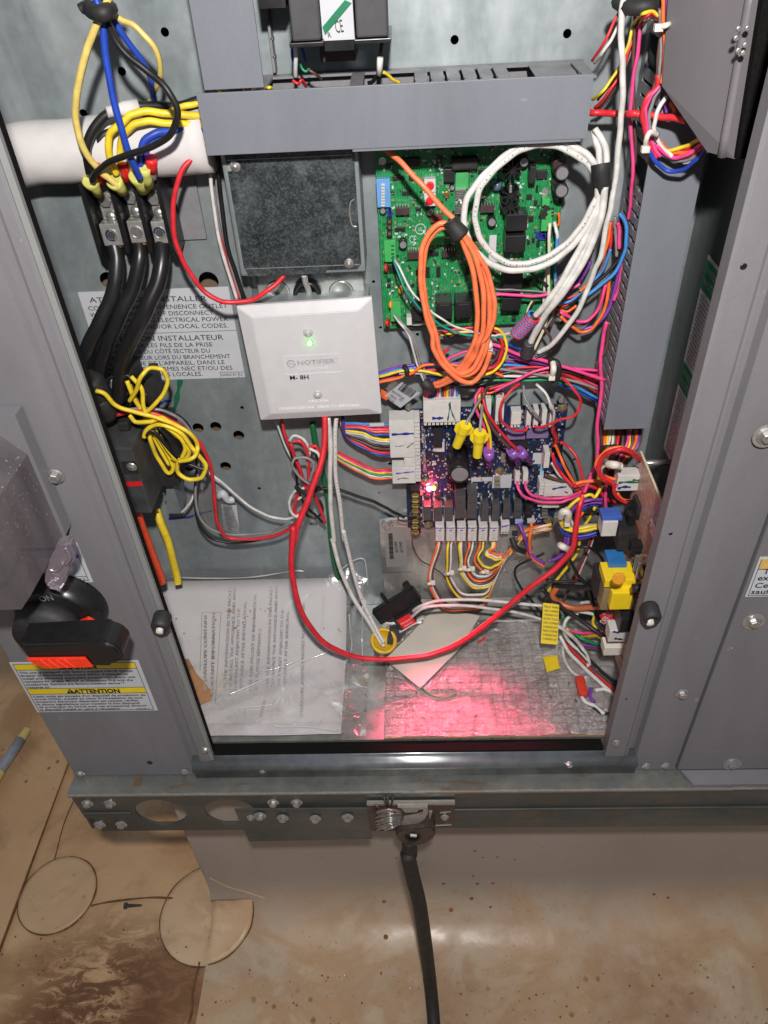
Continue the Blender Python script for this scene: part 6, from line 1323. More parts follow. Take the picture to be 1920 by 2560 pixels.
for a_, b2_ in (((230, 330), (330, 410)), ((380, 210), (420, 350)), ((430, 200), (450, 350)), ((540, 150), (490, 350)), ((520, 190), (500, 340))):
    bm = B(); tube(bm, [sp(*a_, YF-.034), sp((a_[0]+b2_[0])/2+8, (a_[1]+b2_[1])/2, YF-.036), sp(*b2_, YF-.032)], .0010, 6, 3); obj('strand', bm, DKGREY, t, True)

# ================================================================ cables and wires
GRP = {}
def wire(label, col, wpx, v, pts, d0=30, name='wire', cat='wire', group=None, m=None, n=7, per=6, uv=False, wob=.0002):
    vq, q_ = (pts[len(pts)//2][0], pts[len(pts)//2][1:]) if isinstance(pts[len(pts)//2][0], str) else (v, pts[len(pts)//2]); r = wpx*.5*mpx(onY(vq, q_[0], q_[1], YB-.04))*.93; P_ = []; d = d0
    for q in pts:
        if len(q) > 2 and isinstance(q[0], str): vv, q = q[0], q[1:]
        else: vv = v
        if len(q) > 2: d = q[2]
        P_.append(at(vv, q[0], q[1], d, r))
    o = obj(name, tube(B(), P_, r, n, per, uv, wob), m or wm(col), None, True)
    tag(o, label, cat, group); return o
# upper left, from the strap down to the terminal block
wire('pale yellow wire bowing out to the left from the black strap to the middle pole', 'paleyellow', 19, 'A', [(760, -80, 70), (700, 0), (650, 110), (570, 300), (505, 560, 68), (490, 720, 65), (510, 880, 62), (570, 1010, 58), (640, 1100, 54), (710, 1160, 50), (765, 1200, 48)])
wire('blue wire running straight down from the black strap to the right pole', 'blue', 19, 'A', [(600, -60, 62), (640, 40), (665, 130, 66), (690, 400, 66), (735, 640, 66), (790, 850, 64), (850, 1030, 60), (910, 1160, 52)])
wire('black wire looping far right from the strap and back across the red ferrules', 'black', 18, 'A', [(640, -60, 60), (670, 60), (740, 250, 70), (850, 380, 73), (980, 480, 75), (1090, 590, 78), (1145, 700, 78), (1140, 800, 76), (1060, 910, 72), (900, 980, 68), (740, 1035, 64), (640, 1100, 58), (595, 1170, 52)])
wire('blue wire slanting right from the strap behind the black loop', 'blue', 17, 'A', [(620, -60, 55), (660, 20), (740, 140, 55), (850, 300, 50), (950, 440, 45), (985, 560, 40), (1005, 690, 28)])
wire('pale yellow wire curving right from the strap and ducking behind the blue wire', 'paleyellow', 15, 'A', [(720, -60, 58), (690, 30), (760, 110, 58), (870, 170, 60), (980, 280, 60), (1035, 400, 55), (1030, 520, 45), (985, 630, 30), (960, 680, 25)])
t = thing('cable_strap', 'black strap tying the wires at the top left corner', 'cable tie', at('A', 650, 80, 70))
bm = B(); tube(bm, [at('A', 575, 50, 62), at('A', 620, 85, 74), at('A', 680, 82, 76), at('A', 715, 55, 66)], .0048, 8, 5); obj('strap_loop', bm, BLACKM, t, True); bm = B(); tube(bm, [at('A', 520, 60, 66), at('A', 560, 40, 66), at('A', 600, 55, 70)], .0030, 8, 4); obj('strap_tail', bm, BLACKM, t, True)
wire('thick black wire wearing the white paper sleeve, bending down to the left pole', 'black', 25, 'A', [(1290, 715, 22), (1100, 692, 30), (900, 688, 40), (740, 720, 46), (640, 790, 50), (575, 900, 52), (560, 1010, 52), (585, 1120, 46)])
wire('short black wire along the top edge of the wires entering the duct', 'black', 20, 'A', [(1300, 640, 30), (1180, 675, 30), (1060, 690, 26)])
wire('black wire between the two yellow wires entering the duct', 'black', 14, 'A', [(1310, 775, 30), (1150, 760), (950, 765, 30), (880, 800, 30)])
wire('black printed wire bending under the yellow ones to the first red ferrule', 'black', 22, 'A', [(985, 850, 30), (800, 842, 36), (700, 862, 40), (640, 915, 42), (615, 990, 42), (618, 1050, 42)])
wire('upper yellow wire from the duct arching down to the middle pole', 'yellow', 20, 'A', [(1305, 750, 35), (1100, 738, 42), (950, 722, 46), (850, 745, 50), (790, 800, 52), (725, 850, 52), (700, 930, 52), (720, 1040, 50), (755, 1130, 46)])
wire('lower yellow wire from the duct arching beside the upper one', 'yellow', 20, 'A', [(1310, 812, 35), (1100, 800, 42), (960, 786, 46), (870, 808, 48), (805, 870, 48), (780, 950, 46), (785, 1060, 44)])
wire('yellow wire slanting up into the top of the duct end', 'yellow', 17, 'A', [(1300, 665, 30), (1200, 688, 34), (1100, 720, 34)])
wire('upper blue wire curving from the duct to the third pole', 'blue', 20, 'A', [(1320, 832, 35), (1120, 848, 42), (1000, 868, 48), (930, 925, 50), (908, 1010, 50), (912, 1100, 48)])
wire('lower blue wire curving from the duct to the third pole', 'blue', 20, 'A', [(1320, 845, 28), (1130, 872, 38), (1020, 890, 44), (955, 950, 46), (940, 1080, 46)])
wire('blue wire end running down into the rightmost red ferrule', 'blue', 16, 'A', [(1060, 890, 34), (1000, 940, 40), (985, 1020, 44)])
# black feeder cables
FEED = dict(name='feeder_cable', cat='cable', n=14)
wire('left of the three thick black cables under the terminal block', 'black', 40, 'D', [(430, 780, 24), (455, 930, 30), (448, 1100, 36), (395, 1300, 42), (295, 1500, 48), (210, 1680, 52), (130, 1850, 50)], m=JACK, **FEED)
wire('middle of the three thick black cables under the terminal block', 'black', 38, 'D', [(645, 770, 24), (652, 930, 32), (605, 1150, 38), (515, 1350, 44), (420, 1550, 46), (345, 1750, 46), (310, 1900, 44), (290, 2100, 40)], m=JACK, **FEED)
wire('right of the three thick black cables, its print faint along the edge', 'black', 40, 'D', [(835, 770, 24), (850, 930, 34), (800, 1150, 44), (700, 1380, 52), (600, 1580, 52), (520, 1750, 48), (485, 1900, 46), (475, 2143, 42), ('L', 255, 240, 38), ('L', 250, 380, 32)], m=JACK, **FEED)
# red control loop
RC = dict(name='red_cable', cat='cable', n=10)
wire('red cable looping from the duct end down and back to the junction box', 'red', 13, 'A', [(1400, 940, 30), (1335, 968, 35), (1230, 1040, 44), (1160, 1150, 48), (1125, 1320, 50), (1125, 1500, 50), (1165, 1640, 50), ('D', 1050, 980, 48), ('D', 1200, 1195, 46), ('D', 1350, 1285, 48), ('J', 180, 1215, 48), ('J', 330, 1200, 46), ('J', 480, 1110, 44), ('J', 590, 1010, 36)], **RC)
wire('off-white wire bending down the left side of the junction box', 'white', 11, 'J', [(30, 60, 20), (22, 250), (60, 600, 18), (130, 900, 16), (225, 1200, 14)])
wire('thin red wire just right of the off-white one beside the junction box', 'red', 7, 'J', [(62, 560, 12), (85, 680, 14), (150, 920, 14), (240, 1200, 12)])
wire('thick black wire bending down the left side of the junction box', 'black', 13, 'J', [(75, 60, 16), (95, 400, 12), (150, 780, 12), (215, 1000, 12), (285, 1200, 12)])
wire('grey wire between the off-white and black ones left of the junction box', 'gray', 9, 'J', [(55, 60, 14), (70, 350, 10), (110, 650, 10), (180, 950, 9), (250, 1200, 9)])
wire('short printed white cable passing through the black bushing', 'white', 17, 'J', [(735, 1000, 34), (750, 1060, 26), (772, 1130, 18), (775, 1175, 14)], m=PRINTW, uv=True, n=9)
# yellow bundle
YB_ = 'yellow wires of the tangled hank on the left'
for i, (lb, pts) in enumerate((('yellow wire forming the high teardrop loop over the installer label', [(300, 300, 34), (345, 230, 38), (372, 150, 40), (430, 98), (505, 112), (533, 180), (505, 260), (440, 335, 36), (400, 380, 34)]),
    ('yellow wire coming from the left jamb over the top of the hank', [(95, 235, 52), (150, 255), (210, 320, 50), (310, 360, 48), (430, 390, 46), (510, 415, 46), (600, 455, 44), (680, 505, 44), (718, 580, 42), (690, 645), (600, 668)]),
    ('yellow wire forming the long lower left strand of the hank', [(285, 175, 30), (340, 300), (390, 380), (415, 450), (430, 540, 34), (460, 620), (500, 690), (540, 738), (568, 700), (520, 600), (450, 490)]),
    ('yellow wire making the biggest oval, lowest in the hank', [(390, 520, 42), (420, 462), (510, 445), (620, 500), (680, 580), (745, 655), (768, 705), (735, 768), (660, 775), (595, 730), (605, 640)]),
    ('yellow wire curling round the middle of the hank', [(300, 385, 44), (340, 425), (430, 425), (500, 400), (540, 430)]),
    ('yellow wire in the inner ring of the hank', [(500, 430, 38), (590, 510), (660, 575), (655, 640), (600, 665), (560, 640)]),
    ('yellow wire straight through the hank centre', [(440, 430, 30), (480, 520), (560, 640), (600, 740)]),
    ('yellow wire at the back of the hank', [(300, 200, 24), (360, 330), (410, 430), (470, 560), (545, 690)]),
    ('yellow wire on the far right rim of the hank', [(520, 455, 40), (610, 520), (640, 600), (600, 660), (540, 600), (480, 510)]),
    ('yellow wire rising steeply at the upper left of the hank', [(310, 150, 36), (375, 220), (385, 320), (420, 400), (490, 420)]))):
    pts = [(q[0], q[1], (q[2] if len(q) > 2 else pts[0][2])+20) for q in pts]
    wire(lb, 'yellow', 11.5, 'L', pts, group=YB_, n=8)
for lb, pts in (('thin black wire arching over the top of the yellow hank', [(160, 180, 30), (200, 150), (290, 145), (370, 205), (420, 310), (500, 400)]), ('black wire through the lower right of the yellow hank', [(385, 520, 44), (440, 480), (520, 560), (600, 650), (690, 695), (770, 718)]), ('black wire through the lower middle of the yellow hank', [(450, 470, 30), (520, 560), (575, 650), (590, 755)]), ('black wire among the upper strands of the yellow hank', [(400, 250, 30), (440, 330), (470, 400), (560, 470), (620, 560)]), ('black wire beside the inner ring of the yellow hank', [(480, 460, 44), (540, 530), (570, 600), (640, 680), (740, 712)])):
    pts = [(q[0], q[1], (q[2] if len(q) > 2 else pts[0][2])+18) for q in pts]
    wire(lb, 'black', 10, 'L', pts, n=7)
wire('long red wire sweeping over the yellow hank and down past the small bag', 'red', 10, 'L', [(135, 408, 56), (280, 370, 54), (420, 368, 52), (560, 420, 50), (660, 490, 48), (740, 570, 46), (790, 680, 44), (815, 820, 42), (825, 960), (845, 1060), (900, 1130, 40), (1020, 1142), (1180, 1122, 40), (1290, 1070, 42), (1340, 1010, 46)])
wire('grey wire following the long red one above the yellow hank', 'gray', 8, 'L', [(150, 375, 50), (300, 350), (450, 348), (560, 378, 46), (650, 450, 42), (712, 560, 40), (722, 700), (705, 860), (725, 1000), (810, 1085), (950, 1115, 34), (1150, 1100), (1300, 1035, 40)])
wire('black wire dipping lowest under the red one beneath the hank', 'black', 7.5, 'L', [(350, 345, 44), (500, 358), (600, 390, 40), (668, 460), (705, 600, 34), (712, 720), (700, 880), (718, 1030), (790, 1130, 32), (900, 1162), (1010, 1160), (1100, 1145)])
wire('white wire slanting from the hank to the red and white coil', 'white', 7.5, 'L', [(765, 722, 34), (850, 782), (950, 872), (1050, 950), (1150, 1000), (1250, 1018, 34), (1335, 998, 38)])
wire('short white wire leaving the blue sleeve towards the left jamb', 'white', 9, 'L', [(150, 690, 50), (215, 630), (280, 582), (345, 515, 42)])
wire('short white wire end below the hank beside the breaker bracket', 'white', 7.5, 'L', [(622, 978, 28), (668, 925), (697, 868, 24)])
o = obj('blue_sleeve', lathe(B(), at('L', 350, 520, 42), at('L', 390, 470, 40)-at('L', 350, 520, 42), [(.0050, -.001), (.0056, 0), (.0054, .008), (.0048, .013)], 12), mat('pale_blue_clear', (.12, .30, .50), .35), None, True); tag(o, 'pale blue sleeve joining the white wire to the yellow hank', 'terminal sleeve')
# big yellow and orange cables into the packet corner
wire('thick yellow cable coming down out of the breaker towards the papers', 'yellow', 21, 'L', [(465, 960, 24), (500, 1060, 32), (550, 1200, 34), (590, 1366, 36), (598, 1420, 40)], name='yellow_cable', cat='cable', n=10)
wire('thick orange-red cable coming down between breaker and left jamb', 'orange', 21, 'L', [(345, 960, 60), (390, 1100), (435, 1220), (490, 1366, 60), (500, 1410)], m=mat('orange_red_jacket', (.72, .07, .02), .4), name='orange_cable', cat='cable', n=10)
# red/white hank under the cover
HK = 'wires of the red and white hank under the module cover'
for lb, c_, w_, pts in (('white wire of the hank making the upper loop', 'white', 8, [(1275, 540, 34), (1310, 510), (1370, 540), (1400, 600), (1390, 680), (1400, 780), (1370, 860), (1330, 900)]),
    ('white wire of the hank making the wide outer loop', 'white', 8, [(1400, 590, 38), (1450, 620), (1475, 700), (1445, 800), (1400, 900), (1340, 1000), (1295, 985), (1275, 920), (1310, 850), (1370, 830)]),
    ('grey wire of the hank crossing as a round ring', 'gray', 8, [(1400, 805, 44), (1340, 760), (1298, 700), (1305, 655), (1350, 643), (1405, 655), (1425, 700), (1400, 790)]),
    ('red wire of the hank with the teardrop at its bottom', 'red', 9, [(1285, 560, 34), (1310, 640), (1350, 740), (1385, 850), (1380, 930), (1330, 985), (1305, 950), (1340, 840)]),
    ('red wire of the hank in the upper inner loop', 'red', 9, [(1300, 545, 40), (1350, 550), (1388, 620), (1395, 760), (1380, 860)]),
    ('red wire of the hank ending lowest at the right', 'red', 9, [(1395, 580, 36), (1440, 578), (1465, 640), (1450, 740), (1420, 840), (1455, 930), (1495, 1040)]),
    ('black wire of the hank down its left side', 'black', 8, [(1225, 430, 26), (1270, 560), (1315, 720), (1328, 830), (1370, 930), (1440, 1000), (1478, 1040)]),
    ('red wire of the hank coming from under the cover corner', 'red', 9, [(1225, 405, 26), (1250, 500), (1290, 610), (1325, 690), (1350, 760)]),
    ('thin white wire of the hank from the left edge of the cover', 'white', 6, [(1195, 415, 20), (1230, 520), (1290, 650), (1330, 730), (1370, 830), (1390, 900)]),
    ('grey wire of the hank in its lower left loop', 'gray', 7, [(1400, 560, 30), (1460, 600), (1470, 690), (1410, 830), (1340, 900), (1310, 900), (1340, 820)]),
    ('thin black wire of the hank at its lower right', 'black', 7, [(1370, 860, 34), (1400, 920), (1380, 990), (1440, 1010), (1480, 970), (1460, 900)])):
    wire(lb, c_, w_, 'L', pts, group=HK)
t = thing('cable_tie', 'black wire tie round the middle of the red and white hank', 'cable tie', at('L', 1390, 840, 40))
bm = B(); tube(bm, [at('L', 1320, 825, 34), at('L', 1350, 850, 48), at('L', 1410, 855, 50), at('L', 1460, 830, 36)], .0024, 7, 5); obj('tie_loop', bm, BLACKM, t, True)
wire('thick red cable hanging in a deep bow from the module cover across the compartment floor', 'red', 12.5, 'L', [(1492, 395, 48), (1492, 560, 58), (1455, 720, 70), (1390, 900, 82), (1330, 1060, 92), (1293, 1200, 100), ('F', 215, 180, 104), ('F', 205, 400, 112), ('F', 230, 570, 118), ('F', 290, 720, 120), ('F', 400, 850, 120), ('F', 550, 920, 118), ('F', 720, 942, 116), ('F', 900, 930, 112), ('F', 1050, 900, 108), ('F', 1200, 830, 104), ('F', 1400, 680, 98), ('F', 1550, 550, 92), ('T', -15, 1205, 86), ('T', 90, 1110, 82), ('T', 165, 1000, 78), ('T', 185, 850, 72), ('T', 212, 700, 64), ('T', 238, 600, 56)], **RC)
wire('green cable running down beside the white pair to the floor', 'green', 15, 'L', [(1418, 430, 14), (1445, 600), (1495, 800), (1520, 1000), (1530, 1150, 14), (1555, 1300, 12), (1580, 1380, 10)], m=mat('dark_green_jacket', (.008, .14, .045), .4), name='green_cable', cat='cable', n=9)
wire('plain white cable going down from the cover into the yellow grommet', 'white', 12, 'L', [(1515, 395, 40), (1528, 600, 46), (1525, 800, 48), (1530, 950), (1548, 1150, 46), ('F', 440, 250, 46), ('F', 480, 400, 50), ('F', 545, 560, 56), ('F', 640, 710, 66), ('F', 715, 835, 78), ('F', 735, 862, 84)], name='white_cable', cat='cable', n=9)
wire('white cable with black print going down beside the plain one into the grommet', 'white', 11, 'L', [(1563, 395, 36), (1556, 550, 40), (1560, 750, 42), (1588, 950, 44), (1610, 1150, 44), ('F', 505, 200, 46), ('F', 550, 400, 50), ('F', 620, 620, 60), ('F', 690, 760, 72), ('F', 735, 845, 84)], m=PRINTW, uv=True, name='white_cable', cat='cable', n=9)
wire('red cable stub beside the white pair leaving the cover bottom', 'red', 11, 'L', [(1500, 395, 30), (1510, 500, 34), (1512, 600, 36)])
wire('stiff black wire sloping to the terminal strip of the blue board', 'black', 9, 'L', [(1450, 835, 30), (1550, 835), (1659, 868), ('B', 30, 1045, 30), ('B', 120, 1088), ('B', 200, 1132), ('B', 268, 1165, 28)])
bm = B(); tube(bm, [at('B', 330, 1195, 30), at('B', 250, 1192, 30), at('B', 222, 1172, 30), at('B', 245, 1152, 30), at('B', 330, 1160, 30), at('B', 390, 1165, 30)], .0007, 6); o = obj('tie_wire', bm, BLACKM, None, True); tag(o, 'thin wire loop hooking the black wire to the terminal strip', 'wire')
# orange coil
OC = 'orange cable strands of the taped coil'
for lb, pts in (('orange cable running diagonally from the duct into the black tape', [(90, 60, 30), (120, 95, 36), (180, 135, 42), (300, 250, 50), (450, 410, 56), (600, 580, 60), (700, 680, 62), (770, 790, 62), (880, 950, 62), (965, 1120), (1005, 1300), (1010, 1400), (990, 1510), (940, 1610), (860, 1690, 60), ('P', 1150, 930, 56), ('P', 1112, 958, 50), ('P', 1078, 968, 44)]),
    ('orange strand of the coil on its outer left side', [(660, 700, 62), (570, 702), (490, 770), (435, 890), (420, 1050), (430, 1250), (470, 1450), (515, 1600), ('P', 1085, 875, 62), ('P', 1110, 915), ('P', 1150, 950), ('P', 1182, 955), ('P', 1210, 925), ('P', 1225, 880)]),
    ('orange strand of the coil just inside the outer left one', [(650, 722, 58), (575, 735), (505, 800), (455, 920), (440, 1100), (455, 1300), (500, 1460), (550, 1600), ('P', 1100, 880, 58), ('P', 1128, 920), ('P', 1160, 938), ('P', 1190, 925), ('P', 1212, 880), ('P', 1222, 830)]),
    ('orange strand of the coil nearest its centre', [(735, 800, 62), (790, 930), (845, 1120), (870, 1350), (868, 1550), (840, 1660), ('P', 1160, 905, 58), ('P', 1120, 945, 52), ('P', 1085, 960, 46)]),
    ('orange strand of the coil, second from its centre', [(755, 790, 64), (840, 930), (900, 1120), (925, 1350), (915, 1550), (880, 1660), ('P', 1180, 900, 60), ('P', 1140, 945, 54), ('P', 1090, 966, 46)]),
    ('orange strand of the coil, third from its centre', [(770, 780, 60), (870, 930), (940, 1120), (972, 1350), (960, 1530), (925, 1650), ('P', 1200, 890, 60), ('P', 1178, 925, 60), ('P', 1150, 935, 58)])):
    wire(lb, 'ltorange', 13.5, 'G', pts, group=OC, name='orange_cable', cat='cable', n=9)
t = thing('black_tape', 'black tape wrapped round the orange cable coil', 'tape', at('G', 690, 730, 64))
bm = B(); tube(bm, [at('G', 655, 665, 61), at('G', 690, 725, 62), at('G', 735, 790, 62)], lambda s: .0066-.0008*math.sin(s*5), 12, 4); obj('tape_wrap', bm, BLACKM, t, True)
t = thing('black_tape', 'black tie at the bottom left end of the orange coil', 'tape', at('P', 1068, 965, 44)); bm = B(); tube(bm, [at('P', 1060, 955, 44), at('P', 1070, 964, 46), at('P', 1080, 972, 44)], .0050, 10, 4); obj('tape_wrap', bm, BLACKM, t, True)
# white coil
WCG = 'white cable strands of the coil in front of the green board'
WK = dict(name='white_cable', cat='cable', n=10, group=WCG)
wire('left one of the two white cables dropping from the duct end into the tape', 'white', 17, 'W', [(905, -40, 38), (930, 60, 44), (950, 140, 50), (950, 240, 54), (960, 340, 56)], **WK)
wire('right one of the two white cables dropping from the duct end into the tape', 'white', 17, 'W', [(915, -60, 42), (975, 30, 46), (1010, 130, 52), (1005, 240, 56), (990, 340, 58)], **WK)
wire('outer ring of the white coil over the green board', 'white', 17, 'G', [(1850, 330, 56), (1800, 210, 56), (1720, 130, 54), (1600, 70, 50), (1450, 50, 48), (1280, 70), (1120, 140, 52), (980, 260, 56), (850, 400, 58), (780, 530, 60), (765, 660), (790, 800), (860, 920), (980, 1020, 60), (1130, 1070), (1300, 1062), (1450, 1010), (1590, 910), (1700, 790, 60), (1800, 620), (1850, 480, 58)], **WK)
wire('inner ring of the white coil over the green board, printed in black', 'white', 16, 'G', [(1830, 330, 54), (1760, 230, 54), (1680, 170, 54), (1560, 100, 52), (1430, 72, 50), (1290, 85), (1150, 150, 54), (1000, 280, 58), (905, 400, 60), (865, 530), (855, 660), (885, 790), (960, 905), (1080, 995), (1200, 1022), (1350, 995), (1500, 920), (1620, 820), (1720, 690), (1800, 540), (1835, 460, 58)], m=PRINTW, uv=True, **WK)
wire('white cable tail from the tape into the striped sleeve', 'white', 17, 'W', [(945, 400, 60), (925, 600), (845, 800), (745, 990), (630, 1190), (530, 1330, 58), (440, 1435, 54)], **WK)
wire('white cable tail lying in the middle of the fan below the tape', 'white', 16, 'W', [(970, 400, 60), (955, 620), (875, 840), (765, 1050), (650, 1230), (545, 1390, 56), (450, 1540, 50), (400, 1660, 44)], **WK)
wire('widest white cable tail from the tape ending at the strain relief', 'white', 18, 'W', [(995, 400, 62), (975, 600), (900, 840), (790, 1060), (670, 1240), (540, 1400, 56), (445, 1560, 48), (395, 1670, 42)], **WK)
wire('long straight white cable down the right from the top to the loom', 'white', 15, 'R', [(520, -80, 60), (498, 60, 60), (488, 200), (492, 400), (502, 600), (497, 800), (482, 1000, 58), (465, 1200), (440, 1450), (405, 1650), (370, 1800), (325, 2042, 56), ('W', 910, 1080, 54), ('W', 840, 1270, 52), ('W', 745, 1450, 50), ('W', 630, 1600, 46), ('W', 545, 1685, 42), ('W', 465, 1725, 38)], name='white_cable', cat='cable', n=9)
t = thing('black_tape', 'black tape holding the white coil at its right side', 'tape', at('W', 960, 330, 56)); bm = B(); tube(bm, [at('W', 965, 225, 57), at('W', 968, 270, 58), at('W', 975, 370, 58), at('W', 978, 430, 57)], lambda s: .0072-.0010*s, 14, 4); obj('tape_wrap', bm, BLACKM, t, True)
t = thing('striped_coil', 'short pipe wound with blue and red wire at the end of the white tails', 'coil', at('W', 360, 1500, 50))
c0 = at('W', 430, 1435, 54); c1 = at('W', 290, 1585, 46); ax = (c1-c0); obj('coil_core', cyl(B(), c0, c1, .0044, None, 12), BLACKM, t, True)
s1_ = ax.normalized().orthogonal().normalized(); s2_ = ax.normalized().cross(s1_)
for k, mm_ in enumerate((wm('lightblue'), wm('red'))):
    bm = B(); tube(bm, [c0+ax*(i/112)+(s1_*math.cos(i*.5+k*math.pi)+s2_*math.sin(i*.5+k*math.pi))*.0051 for i in range(110)], .0011, 6, 1); obj('winding', bm, mm_, t, True)
o = obj('strain_relief', lathe(B(), at('W', 395, 1650, 46), at('W', 370, 1750, 40)-at('W', 395, 1650, 46), [(.0036, 0)]+[(r_q, .0026*i+h) for i in range(6) for r_q, h in ((.0045+.0003*i, .0004), (.0045+.0003*i, .0018), (.0036+.0003*i, .0021))], 14), DKGREY, None, True); tag(o, 'ribbed dark grey strain relief under the white cable tails', 'strain relief')
wire('teal and white pair, teal one, from the green board down to the coil foot', 'teal', 6, 'G', [(200, 960, 22), (220, 1040, 40), (290, 1210, 48), (380, 1340, 50), (500, 1450), (640, 1540), (800, 1590), (980, 1600, 46), ('W', 150, 1605, 44), ('W', 240, 1600, 40)], n=6)
wire('white one of the pair slanting from the green board over the relays', 'white', 6, 'G', [(205, 975, 26), (245, 1040, 42), (330, 1210, 50), (430, 1330, 52), (560, 1440), (700, 1520), (860, 1568), (1000, 1590, 46), ('W', 160, 1585, 44), ('W', 250, 1570, 40)], n=6)
for k, c_ in enumerate(('white', 'gray', 'gray')): wire(('white', 'grey', 'darker grey')[k]+' wire of the trio leaving the lower left of the green board', c_, 6, 'G', [(205+k*6, 1430, 24), (260+k*10, 1500, 34), (330+k*14, 1600, 36), ('B', 365+k*22, 40, 34), ('B', 395+k*14, 110, 34), ('B', 420+k*6, 180, 32)], n=6)
# wires at the top right
TR = (('red wire slanting into the right end of the horizontal duct', 'red', 8, [(520, -60, 50), (475, 80), (420, 200), (340, 360), (255, 485, 36)]),
    ('white wire slanting beside the red one into the right end of the duct', 'white', 9, [(620, -60, 50), (560, 40), (500, 150), (410, 310), (340, 420), (275, 500, 36)]),
    ('long pink wire running down the right from the top strap', 'pink', 10, [(700, -60, 50), (675, 30), (650, 170), (622, 400), (590, 600), (562, 850, 48), (560, 1000), (578, 1200), (580, 1400), (562, 1600, 40), (545, 1750, 34)]),
    ('long brown wire beside the pink one on the duct edge', 'brown', 9, [(620, -60, 44), (598, 150), (588, 400), (585, 700), (592, 950), (602, 1200), (600, 1500, 36), (570, 1720, 30)]),
    ('yellow wire arching from the strap down to the duct end', 'yellow', 9, [(790, 130, 44), (740, 95), (660, 110), (590, 190), (545, 350), (490, 500), (400, 650), (330, 740), (262, 795, 30)]),
    ('red wire arching from the strap down to the duct end', 'red', 9, [(800, 150, 42), (740, 110), (680, 135), (620, 220), (550, 400), (475, 600), (370, 760), (280, 862, 30)]),
    ('brown wire just below the red arch into the duct end', 'brown', 8, [(790, 170, 38), (740, 140), (690, 165), (630, 260), (540, 480), (430, 720), (310, 872, 28)]),
    ('blue-black wire under the arches at the duct end', 'black', 7, [(780, 100, 36), (700, 80), (640, 130), (600, 260), (530, 480), (420, 650), (300, 800, 24)]),
    ('brown wire inside the harness hanging from the top strap', 'brown', 9, [(790, 60, 44), (800, 250), (785, 450), (770, 620), (742, 720)]),
    ('orange wire of the harness hanging from the top strap', 'orange', 10, [(820, -40, 56), (825, 200), (838, 380), (830, 520), (812, 665)]),
    ('second orange wire of the harness, cut off by the steel box', 'orange', 9, [(880, -40, 50), (882, 120), (888, 220), (872, 330)]),
    ('purple wire of the harness between the two orange ones', 'purple', 8, [(850, -40, 52), (856, 200), (852, 420)]),
    ('grey wire of the harness running down to the red curve', 'gray', 8, [(795, 80, 48), (805, 300), (800, 500), (785, 700)]),
    ('broad red wire curving left round the white zip tie', 'red', 14, [(775, 600, 46), (780, 690), (720, 750), (672, 830), (662, 930), (685, 1060), (725, 1170), (770, 1260)]),
    ('pink wire hugging the inside of the broad red curve', 'pink', 9, [(790, 690, 50), (735, 755), (692, 840), (685, 930), (705, 1060), (745, 1160), (800, 1250)]),
    ('grey wire in the middle of the curve through the zip tie', 'gray', 9, [(800, 700, 42), (750, 790), (715, 900), (715, 1020), (745, 1130), (810, 1220), (900, 1275), (1000, 1280), (1100, 1235)]),
    ('white wire curving down from the steel box through the zip tie', 'white', 11, [(855, 765, 50), (795, 850), (760, 950), (752, 1040), (790, 1140), (840, 1200), (895, 1245)]),
    ('yellow wire in the sagging bundle under the steel box', 'yellow', 10, [(840, 1205, 46), (960, 1180), (1060, 1140), (1135, 1098)]),
    ('upper orange wire in the sagging bundle under the steel box', 'orange', 10, [(800, 1130, 44), (860, 1200), (950, 1222), (1050, 1205), (1165, 1135)]),
    ('pink wire in the sagging bundle under the steel box', 'pink', 11, [(770, 1150, 50), (870, 1245), (970, 1252), (1075, 1195), (1160, 1120)]),
    ('red wire at the top of the sagging bundle', 'red', 9, [(960, 1215, 40), (1040, 1170), (1110, 1085)]),
    ('lower orange wire in the sagging bundle beside the blue one', 'orange', 9, [(980, 1260, 42), (1080, 1220), (1170, 1145)]),
    ('bright blue wire lowest in the sagging bundle under the steel box', 'blue', 11, [(715, 1205, 50), (765, 1290), (860, 1360), (980, 1355), (1090, 1270), (1185, 1165)]),
    ('white wire end beside the blue one under the steel box', 'white', 8, [(980, 1300, 38), (1080, 1275), (1140, 1230), (1205, 1190)]),
    ('dark purple wire behind the white curve at the steel box', 'purple', 9, [(850, 800, 30), (845, 860), (850, 900)]), ('short orange wire behind the red tube end', 'orange', 12, [(885, 820, 34), (905, 850), (920, 895)]))
for lb, c_, w_, pts in TR:      # right of the duct end these pass in front of the vertical duct
    if max(q[0] for q in pts) > 760:
        d = 40; P2 = []
        for q in pts:
            d = q[2] if len(q) > 2 else d
            P2.append((q[0], q[1], 70+(d-40)*.35+max(0, q[0]-880)*.07 if q[0] > 640 else d))
        pts = P2
    wire(lb, c_, w_, 'R', pts)
o = wire('thick red tube running level from the duct end behind the white cable', 'red', 17, 'R', [(230, 895, 30), (300, 900, 34), (470, 905), (560, 908, 62), (640, 910, 66), (800, 930, 72), (940, 945, 80), (1015, 965, 86)], name='red_tube', cat='tube', n=12)
t = thing('cable_strap', 'black strap round the harness at the top right', 'cable tie', at('R', 700, 40, 56)); bm = B(); tube(bm, [at('R', 460, 5, 50), at('R', 560, 60, 62), at('R', 720, 50, 66), at('R', 900, 45, 50)], .0046, 8, 5); obj('strap_loop', bm, BLACKM, t, True)
